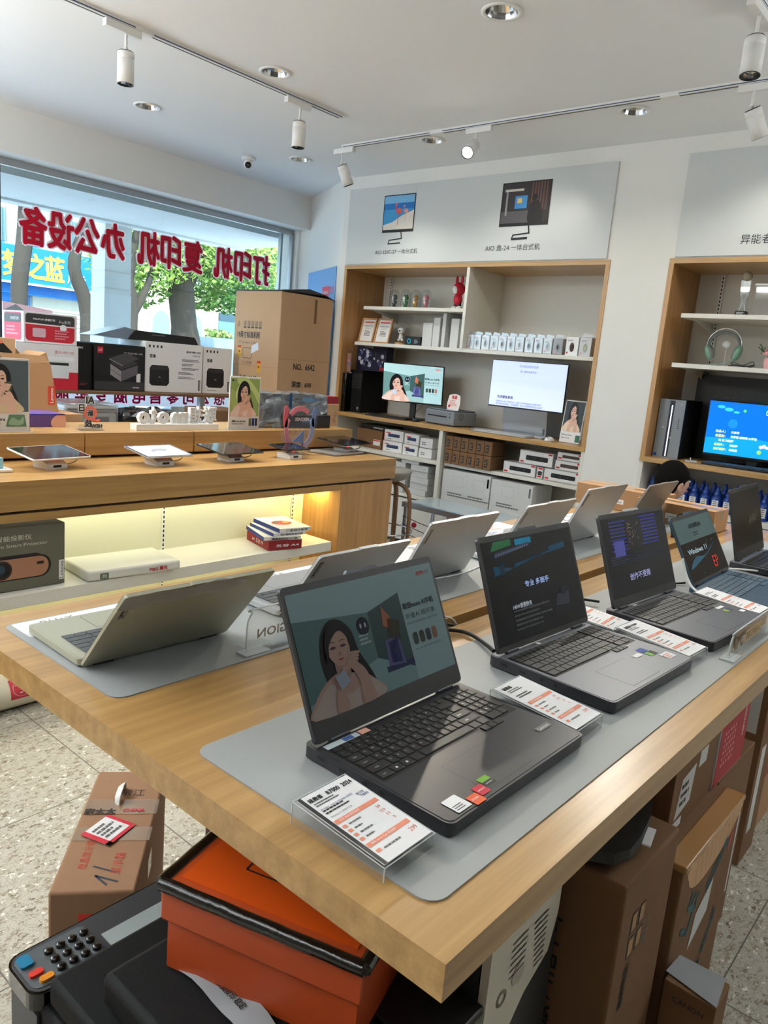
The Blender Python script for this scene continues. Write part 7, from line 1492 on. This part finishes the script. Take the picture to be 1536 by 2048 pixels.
# orange box
t = thing('orange_box', 'bright orange lidded box with black taped edges, under the near table corner', 'box', (.0, .0, 0)); 
ax = Vector((.1, -.32, 0)).normalized(); ay = Vector((.32, .1, 0)).normalized(); oc = Vector((.564, .83, .576)); M_ = fr(oc, ax, Vector((0, 0, 1)).cross(ax)); L_, W_ = .325, .25
a = MB(); a.prism([(.008, .008), (L_ - .008, .008), (L_ - .008, W_ - .008), (.008, W_ - .008)], 0, .12, 'orange', M_); 
bm_ = a.bm
for v in bm_.verts:
    pass
a.build('lower_box', t)
a = MB(); a.box(0, L_, 0, W_, .082, .145, 'orange', M_, bev=.003); a.box(.02, L_ - .02, .02, W_ - .02, .145, .1462, C(214, 84, 22, .35), M_); ld = a.build('lid', t)
a = MB()
for p in (((0, 0), (L_, 0)), ((L_, 0), (L_, W_)), ((0, 0), (0, W_))):
    pts = [Vector((p[0][0] + (p[1][0] - p[0][0]) * i / 12, p[0][1] + (p[1][1] - p[0][1]) * i / 12, .141 + .0006 * math.sin(i * 2.1))) for i in range(13)]; a.tube(pts, .0105, 'tape_black', M_, n=10, sub=1)
a.build('black_tape', ld)
a = MB(); TL = M_ @ tr(0, 0, .1466); TL2 = TL @ tr(L_ / 2, W_ / 2, 0)
for q in (((-.07, -.045), (.11, -.045)), ((-.07, -.045), (-.07, .08)), ((.11, -.045), (.11, .08)), ((-.07, .08), (.11, .08))): a.line(q[0], q[1], .003, 'ink', TL2, .0004)
a.text('Fashion', -.005, -.02, 'ink', TL2, w=.09, h=.022, z=.0006); a.build('printed_label', ld)
# long taped carton on the floor at the left
def d_mon(a, F, sx, sy, sz):
    T = F('+z'); a.text('宗江', sx * .78, sy * .4, 'ink', T @ tr(sx * .78, sy * .4, 0) @ rot(-90) @ tr(-sx * .78, -sy * .4, 0), w=.06); a.text('显示器', .09, sy * .3, C(190, 70, 50), T @ tr(.09, sy * .3, 0) @ rot(0) @ tr(-.09, -sy * .3, 0), w=.07); a.text('液晶显示器', .12, sy * .72, C(190, 70, 50), T, w=.1)
    a.line((.02, .06), (.05, .09), .005, C(40, 56, 70), T); a.line((.05, .09), (.03, .04), .005, C(40, 56, 70), T); a.line((.06, .05), (.08, .1), .004, C(40, 56, 70), T)
    a.rect(.015, sz - .1, .0, .0, 'red', F('-x')) if False else a.rect(sy * .35, sz - .12, .06, .07, C(206, 50, 40), F('-x')); a.text('JD', sy * .35 + .03, sz - .08, C(236, 180, 60), F('-x'), w=.03, z=.001)
def p_mon(t, F, sx, sy, sz):
    T = F('+z'); a = MB(); a.rect(sx * .58, -.002, .06, sy + .004, 'tape_clear', T, .002); a.rect(sx * .36, -.002, .05, sy + .004, 'tape_clear', T, .002); a.text('CHINA', sx * .61, sy * .3, C(200, 50, 60), T @ tr(sx * .61, sy * .3, 0) @ rot(-90) @ tr(-sx * .61, -sy * .3, 0), w=.05, bold=.05, z=.003); a.text('宗太太', sx * .6, sy * .75, 'ink', T @ tr(sx * .6, sy * .75, 0) @ rot(-90) @ tr(-sx * .6, -sy * .75, 0), w=.07, bold=.04, z=.003)
    a.box(0, sx * .55 * 0 + .05, -.001, 0, sz - .1, sz - .05, 'tape_clear', tr(sx * .36 - sx / 2, -sy / 2, 0)); a.build('tape', t)
    a = MB(); M_ = T @ tr(sx * .44, sy * .55, 0) @ rot(-30); a.rect(-.045, -.04, .09, .08, 'paper', M_, .004); a.rect(-.045, -.04, .014, .08, 'red', M_, .0045); a.rect(-.045, -.04, .09, .01, 'red', M_, .0045); a.rect(.035, -.04, .01, .08, 'red', M_, .0044); a.scrib(-.025, -.02, .055, .05, 4, 'ink_soft', M_, 4, z=.005); a.build('shipping_label', t)
    a = MB(); a.tube([(sx * .28, 0.01, sz), (sx * .3, .01, sz + .018), (sx * .4, .01, sz + .018), (sx * .42, .01, sz)][:4], .011, 'white_plastic', tr(-.05, 0, 0), n=8, flat=.2); a.build('handle', t)
carton('taped_carton', 'long battered brown carton with white handle and tape, on the floor left of the table', 'box', (.848, 1.44, 0), (.46, .17, .38), rz=49, m='kraft_red', deco=d_mon, parts=p_mon, bev=.006)
# second printer, white and grey
t = thing('vented_printer', 'black and white printer with a slotted side, under the right table edge', 'printer', (.86, .45, 0)); T = fr((0, 0, 0), (1, 0, 0), (0, 0, 1))
a = MB(); a.box(.05, .25, .01, .3, .0, .655, 'dark_grey', bev=.006); a.box(0, .05, .01, .09, .0, .655, 'dark_grey'); a.box(-.12, 0, .01, .14, .0, .57, 'dark_grey', bev=.004); a.box(-.125, .0, -.002, .15, .56, .575, 'black', bev=.003); a.build('body', t)
a = MB(); a.prism([(.0, .42), (.035, .47), (.07, .47), (.12, .52), (.19, .555), (.21, .62), (.21, .665), (.0, .668)], -.012, .004, 'beige_case', T @ tr(0, 0, 0)); sp = a.build('side_cover', t)
a = MB(); 
for i in range(9): a.poly([(.125 + .002 * i, .645 - i * .011), (.17, .647 - i * .011), (.17, .644 - i * .011), (.125 + .002 * i, .642 - i * .011)], 'ink', T, .0052)
for i in range(6): a.poly([(.06, .645 - i * .012), (.105, .647 - i * .012), (.105, .644 - i * .012), (.06, .642 - i * .012)], 'ink', T, .0052)
a.disc(.045, .56, .014, C(120, 116, 100), T, .0052, r0=.009); a.disc(.09, .575, .018, C(178, 172, 156), T, .0052); a.build('vent_slots', sp)
a = MB(); a.box(.06, .24, .02, .28, .66, .675, C(196, 80, 74, .4), bev=.003); a.build('top_trim', t)
a = MB(); a.rect(-.08, .47, .03, .05, C(180, 120, 60), T, .0015 + .002); a.disc(-.06, .5, .008, 'red', T, .004); a.build('sticker', t)
# cartons on the right
def d_A(a, F, sx, sy, sz):
    T = F('-y'); R90 = lambda x, y: T @ tr(x, y, 0) @ rot(90) @ tr(-x, -y, 0); a.text('JOSSOR', .04, .26, 'ink', R90(.04, .26), w=.2, h=.025, bold=.04)
    for i in range(2):
        for j in range(2): a.rect(.05 + i * .035, .5 + j * .05, .028, .042, 'ink', T); a.rect(.054 + i * .035, .504 + j * .05, .02, .034, 'kraft', T, .001)
    a.text('易碎物品', .06, .44, 'ink', R90(.06, .44), w=.09, bold=.03); a.text('向上', .13, .52, 'ink_soft', R90(.13, .52), w=.06)
    T = F('-x'); R2 = lambda x, y: T @ tr(x, y, 0) @ rot(90) @ tr(-x, -y, 0); a.text('小心轻放 / 취급주의', sy - .12, .38, 'ink', R2(sy - .12, .38), w=.34, h=.04, bold=.03)
def p_A(t, F, sx, sy, sz):
    a = MB(); a.prism([(-sx / 2, 0), (sx / 2, 0), (sx / 2 - .02, .02), (-sx / 2 + .02, .022)], -.002, .002, 'kraft', tr(0, sy / 2 - .03, sz) @ fr((0, 0, 0), (1, 0, 0), (0, 0, 1))); a.build('flap', t)
carton2('upright_carton', 'tall brown carton with printed symbols under the right table edge', 'box', 1.14, 1.39, .365, .72, 0, .668, m='kraft_dark_shaded', deco=d_A, parts=p_A, bev=.006)  # shade under the table is put into this carton's darker colour
t = thing('black_cloth_bag', 'black folded bag lying on top of the tall upright carton', 'bag', (1.25, .5, .69), 12); a = MB(); a.prism(smooth([(-.12, -.08), (.0, -.11), (.12, -.09), (.13, .05), (.0, .1), (-.12, .06)], 3), 0, .022, 'black'); a.build('fabric', t); a = MB(); a.box(-.03, .03, -.125, -.11, .0, .003, 'paper'); a.build('tag', t)
def d_B(a, F, sx, sy, sz):
    T = F('-y'); t_ = C(40, 84, 90); R90 = lambda x, y: T @ tr(x, y, 0) @ rot(0) @ tr(-x, -y, 0)
    a.poly(smooth([(.06, .535), (.05, .50), (.08, .47), (.16, .455), (.3, .47), (.37, .5), (.385, .54)], 3), C(206, 162, 118), T); 
    for i in range(9): a.line((.1 + i * .03, .47), (.09 + i * .03, .54), .0015, C(120, 88, 58), T, .001)
    a.poly([(.33, .46), (.36, .5), (.34, .43)], 'red', T, .0012); a.text('LE', .1, .4, t_, T @ tr(.1, .4, 0) @ rot(60) @ tr(-.1, -.4, 0), w=.09, h=.06, bold=.05); a.text('东芝彩电', .26, .44, t_, T @ tr(.26, .44, 0) @ rot(30) @ tr(-.26, -.44, 0), w=.14, bold=.05)
    a.poly([(.13, .29), (.24, .33), (.25, .41), (.15, .37)], 'pack_grey', T, .001); a.text('LED55 SERIES', .26, .2, t_, T @ tr(.26, .2, 0) @ rot(58) @ tr(-.26, -.2, 0), w=.22, h=.03, bold=.04)
    a.text('SERIES', .28, .06, t_, T @ tr(.28, .06, 0) @ rot(58) @ tr(-.28, -.06, 0), w=.14, h=.03, bold=.04)
def p_B(t, F, sx, sy, sz):
    a = MB(); a.box(-sx / 2 - .002, sx / 2 + .002, -sy / 2 - .006, -sy / 2 + .04, sz - .012, sz + .003, C(176, 132, 82, .12), bev=.004); a.build('glossy_tape', t)
carton2('bulging_carton', 'brown carton with shiny taped top edge and a curled front flap', 'box', 1.445, 1.84, .36, .6, 0, .555, m='kraft_dark_shaded', deco=d_B, parts=p_B, bev=.006)
carton2('small_floor_carton', 'small brown carton with a grey sheet on top, in front of the bulging carton', 'box', 1.405, 1.49, .25, .35, 0, .335, m='kraft_dark_shaded', parts=lambda t, F, sx, sy, sz: (lambda a: (a.poly([(.0, .0), (sx + .005, .01), (sx, sy), (.02, sy + .005)], C(150, 152, 156), F('+z'), .003), a.build('grey_sheet', t)))(MB()), deco=lambda a, F, sx, sy, sz: a.text('CANON', sy * .5, sz - .03, 'ink', F('-x'), w=.06))
def d_K(a, F, sx, sy, sz): T = F('-y'); a.poly([(.03, .03), (.12, .045), (.13, .13), (.05, .12)], 'pack_grey', T); a.scrib(.05, .05, .06, .06, 3, 'ink', T, 3, z=.001); a.rect(.15, .11, .05, .04, 'pack_grey', T); a.rect(.01, .005, .07, .02, 'paper', T)
carton2('labelled_carton', 'brown carton covered with white shipping labels, on top of the bulging carton', 'box', 1.5, 1.77, .42, .62, .56, .735, m='kraft_dark_shaded', deco=d_K)
carton2('labelled_carton', 'brown carton with torn white label behind the tall upright carton', 'box', 1.42, 1.7, .64, .84, 0, .70, m='kraft_dark_shaded', deco=d_K)
def d_R(a, F, sx, sy, sz):
    T = F('-y'); a.rect(.004, .004, sx - .008, sz - .008, C(170, 26, 40), T); a.text('HIKVISION', .2, sz * .6, 'white_print', T @ tr(.2, sz * .6, 0) @ rot(90) @ tr(-.2, -sz * .6, 0), w=.1, h=.016, z=.001)
    for i in range(5): a.scrib(.04 + i * .02, .04, .012, .1, 6, C(226, 150, 150), T, i, z=.001)
carton2('red_box', 'red box with white text standing on brown cartons under the table', 'box', 1.79, 2.03, .42, .5, .556, .77, m='pack_grey', deco=d_R)
carton2('floor_carton', 'brown carton under the red box below the right table edge', 'box', 1.86, 2.17, .42, .72, 0, .55, m='kraft_dark_shaded', deco=lambda a, F, sx, sy, sz: a.rect(sx - .06, .1, .04, .25, 'pack_grey', F('-y')))
carton2('narrow_carton', 'tall narrow brown carton with grey labels at the right photo edge', 'box', 2.46, 2.62, .46, .66, 0, .82, m='kraft_dark_shaded', deco=lambda a, F, sx, sy, sz: (a.rect(sy - .06, .45, .04, .25, 'pack_grey', F('-x')), a.rect(.03, .1, .05, .3, 'pack_grey', F('-y')), a.rect(.03, .45, .08, .1, C(150, 34, 40), F('-y'))))
carton2('narrow_carton', 'brown carton with a red mark behind the tall narrow carton, right edge', 'box', 2.68, 2.9, .48, .75, 0, .52, m='kraft', deco=lambda a, F, sx, sy, sz: a.rect(.05, .2, .05, .15, C(150, 34, 40), F('-y')))
# ------------------------------------------------------------------ boy behind the cartons
bx, by = 4.1, 1.44
t = thing('person', 'child with short black hair in a dark top, seen from behind beyond the cartons', 'person', (bx, by, 0), -34)
# local frame: +x is where he faces
V = [(0, 0, .50), (0, 0, .62), (.0, 0, .74), (.0, 0, .80), (.005, 0, .86), (0, .10, .79), (.02, .15, .62), (.12, .13, .52), (0, -.10, .79), (.02, -.15, .62), (.12, -.13, .52),
     (0, .06, .46), (.01, .065, .25), (0, .065, .05), (.07, .07, .02), (0, -.06, .46), (.01, -.065, .25), (0, -.065, .05), (.07, -.07, .02), (.0, 0, .93)]
Ed = [(0, 1), (1, 2), (2, 3), (3, 4), (4, 19), (3, 5), (5, 6), (6, 7), (3, 8), (8, 9), (9, 10), (0, 11), (11, 12), (12, 13), (13, 14), (0, 15), (15, 16), (16, 17), (17, 18)]
Rd = [.085, .08, .085, .07, .036, .042, .03, .022, .042, .03, .022, .058, .042, .03, .026, .058, .042, .03, .026, .045]
me = bpy.data.meshes.new('body'); me.from_pydata(V, Ed, []); ob = bpy.data.objects.new('body_base', me); COL.objects.link(ob)
ob.modifiers.new('s', 'SKIN'); me = ob.data
for i, r_ in enumerate(Rd): sv = me.skin_vertices[0].data[i]; sv.radius = (r_, r_); sv.use_root = (i == 0)
ss = ob.modifiers.new('u', 'SUBSURF'); ss.levels = 2; ss.render_levels = 2
bpy.context.view_layer.update(); m2 = bpy.data.meshes.new_from_object(ob.evaluated_get(bpy.context.evaluated_depsgraph_get())); bpy.data.objects.remove(ob)
a = MB(); a.add([v.co.copy() for v in m2.vertices], [tuple(p.vertices) for p in m2.polygons], 'skin', smooth=True)
HT = tr(.01, 0, .99)
hp = []
for i in range(13):
    ph = PI * i / 12
    for j in range(20):
        th = 2 * PI * j / 20; x = math.sin(ph) * math.cos(th); y = math.sin(ph) * math.sin(th); z = math.cos(ph)
        rx = .093 if x < 0 else .09; X_ = x * rx; Y_ = y * .077; Z_ = z * .105
        if z < 0: f = 1 + z * .28; Y_ *= f; X_ = X_ * (1 + z * (.35 if x < 0 else .08)) + (.012 * -z if x > 0 else 0)
        hp.append((X_, Y_, Z_))
a.add(hp, [(i * 20 + j, (i + 1) * 20 + j, (i + 1) * 20 + (j + 1) % 20, i * 20 + (j + 1) % 20) for i in range(12) for j in range(20)], 'skin', HT, True)
a.prism(smooth([(.082, .008), (.104, -.022), (.1, -.03), (.084, -.032)], 3), -.008, .008, 'skin', HT @ fr((0, 0, 0), (1, 0, 0), (0, 0, 1)), sm=True)
for s_ in (-1, 1):
    a.ball((0, 0, 0), .026, 'skin', HT @ tr(-.002, s_ * .077, -.018) @ rot(s_ * 18), (.62, .3, 1.05), 16); a.ball((0, 0, 0), .014, C(196, 144, 120), HT @ tr(-.0, s_ * .085, -.016) @ rot(s_ * 18), (.5, .2, .9), 12)
    a.ball((.08, s_ * .03, .004), .011, 'white_print', HT, (.6, 1.1, .7), 12); a.ball((.086, s_ * .03, .004), .006, 'hair', HT, n=10); a.tube([(.088, s_ * .016, .022), (.09, s_ * .03, .027), (.083, s_ * .045, .022)], .0025, 'hair', HT, n=6)
a.tube([(.088, -.02, -.05), (.094, 0, -.052), (.088, .02, -.05)], .005, C(186, 100, 96), HT, n=8)
for s_ in (-1, 1):
    H = tr(.14, s_ * .128, .505); a.ball((0, 0, 0), .022, 'skin', H, (1.1, .6, 1), 12)
    for k in range(4): a.tube([(.015, 0, .014 - k * .01), (.035 + .004 * (k in (1, 2)), 0, .01 - k * .011), (.045 + .004 * (k in (1, 2)), -s_ * .006, -k * .011)], .0052, 'skin', H, n=6)
    a.tube([(.0, -s_ * .008, .018), (.018, -s_ * .018, .022), (.028, -s_ * .02, .016)], .006, 'skin', H, n=6)
a.build('body', t)
a = MB(); hv = []; 
for i in range(10):
    ph = PI * i / 12
    for j in range(24):
        th = 2 * PI * j / 24; x = math.sin(ph) * math.cos(th); y = math.sin(ph) * math.sin(th); z = math.cos(ph)
        lim = .12 if x > .3 else (-.25 if x > -.2 else -.8); z2 = max(z, lim if abs(y) < .99 else -.1)
        Y_ = y * .083; X_ = x * (.1 if x < 0 else .096)
        if z < 0: f = 1 + z * .22; Y_ *= f; X_ *= (1 + z * .25)
        hv.append((X_ - .003, Y_, z2 * .112 + .003))
a.add(hv, [(i * 24 + j, (i + 1) * 24 + j, (i + 1) * 24 + (j + 1) % 24, i * 24 + (j + 1) % 24) for i in range(9) for j in range(24)], 'hair', HT, True); a.build('hair', t)
a = MB(); a.lathe([(.04, .835), (.07, .825), (.105, .80), (.105, .74), (.1, .6), (.105, .47)], C(46, 50, 60), Matrix.Diagonal((1, 1.15, 1, 1)), 24)
for s_ in (-1, 1): a.tube([(0, s_ * .08, .8), (.01, s_ * .135, .72), (.03, s_ * .155, .64)], [.05, .045, .042], C(46, 50, 60))
a.build('shirt', t)
a = MB()
for s_ in (-1, 1): a.tube([(0, s_ * .045, .5), (.0, s_ * .062, .4), (.01, s_ * .066, .25), (0, s_ * .066, .08)], .062, C(60, 66, 80), n=12)
a.build('trousers', t)
for s_ in (-1, 1): a = MB(); a.ball((.03, s_ * .068, .02), .03, 'white_plastic', sc=(2.2, 1.2, .95)); a.build('shoe', t)
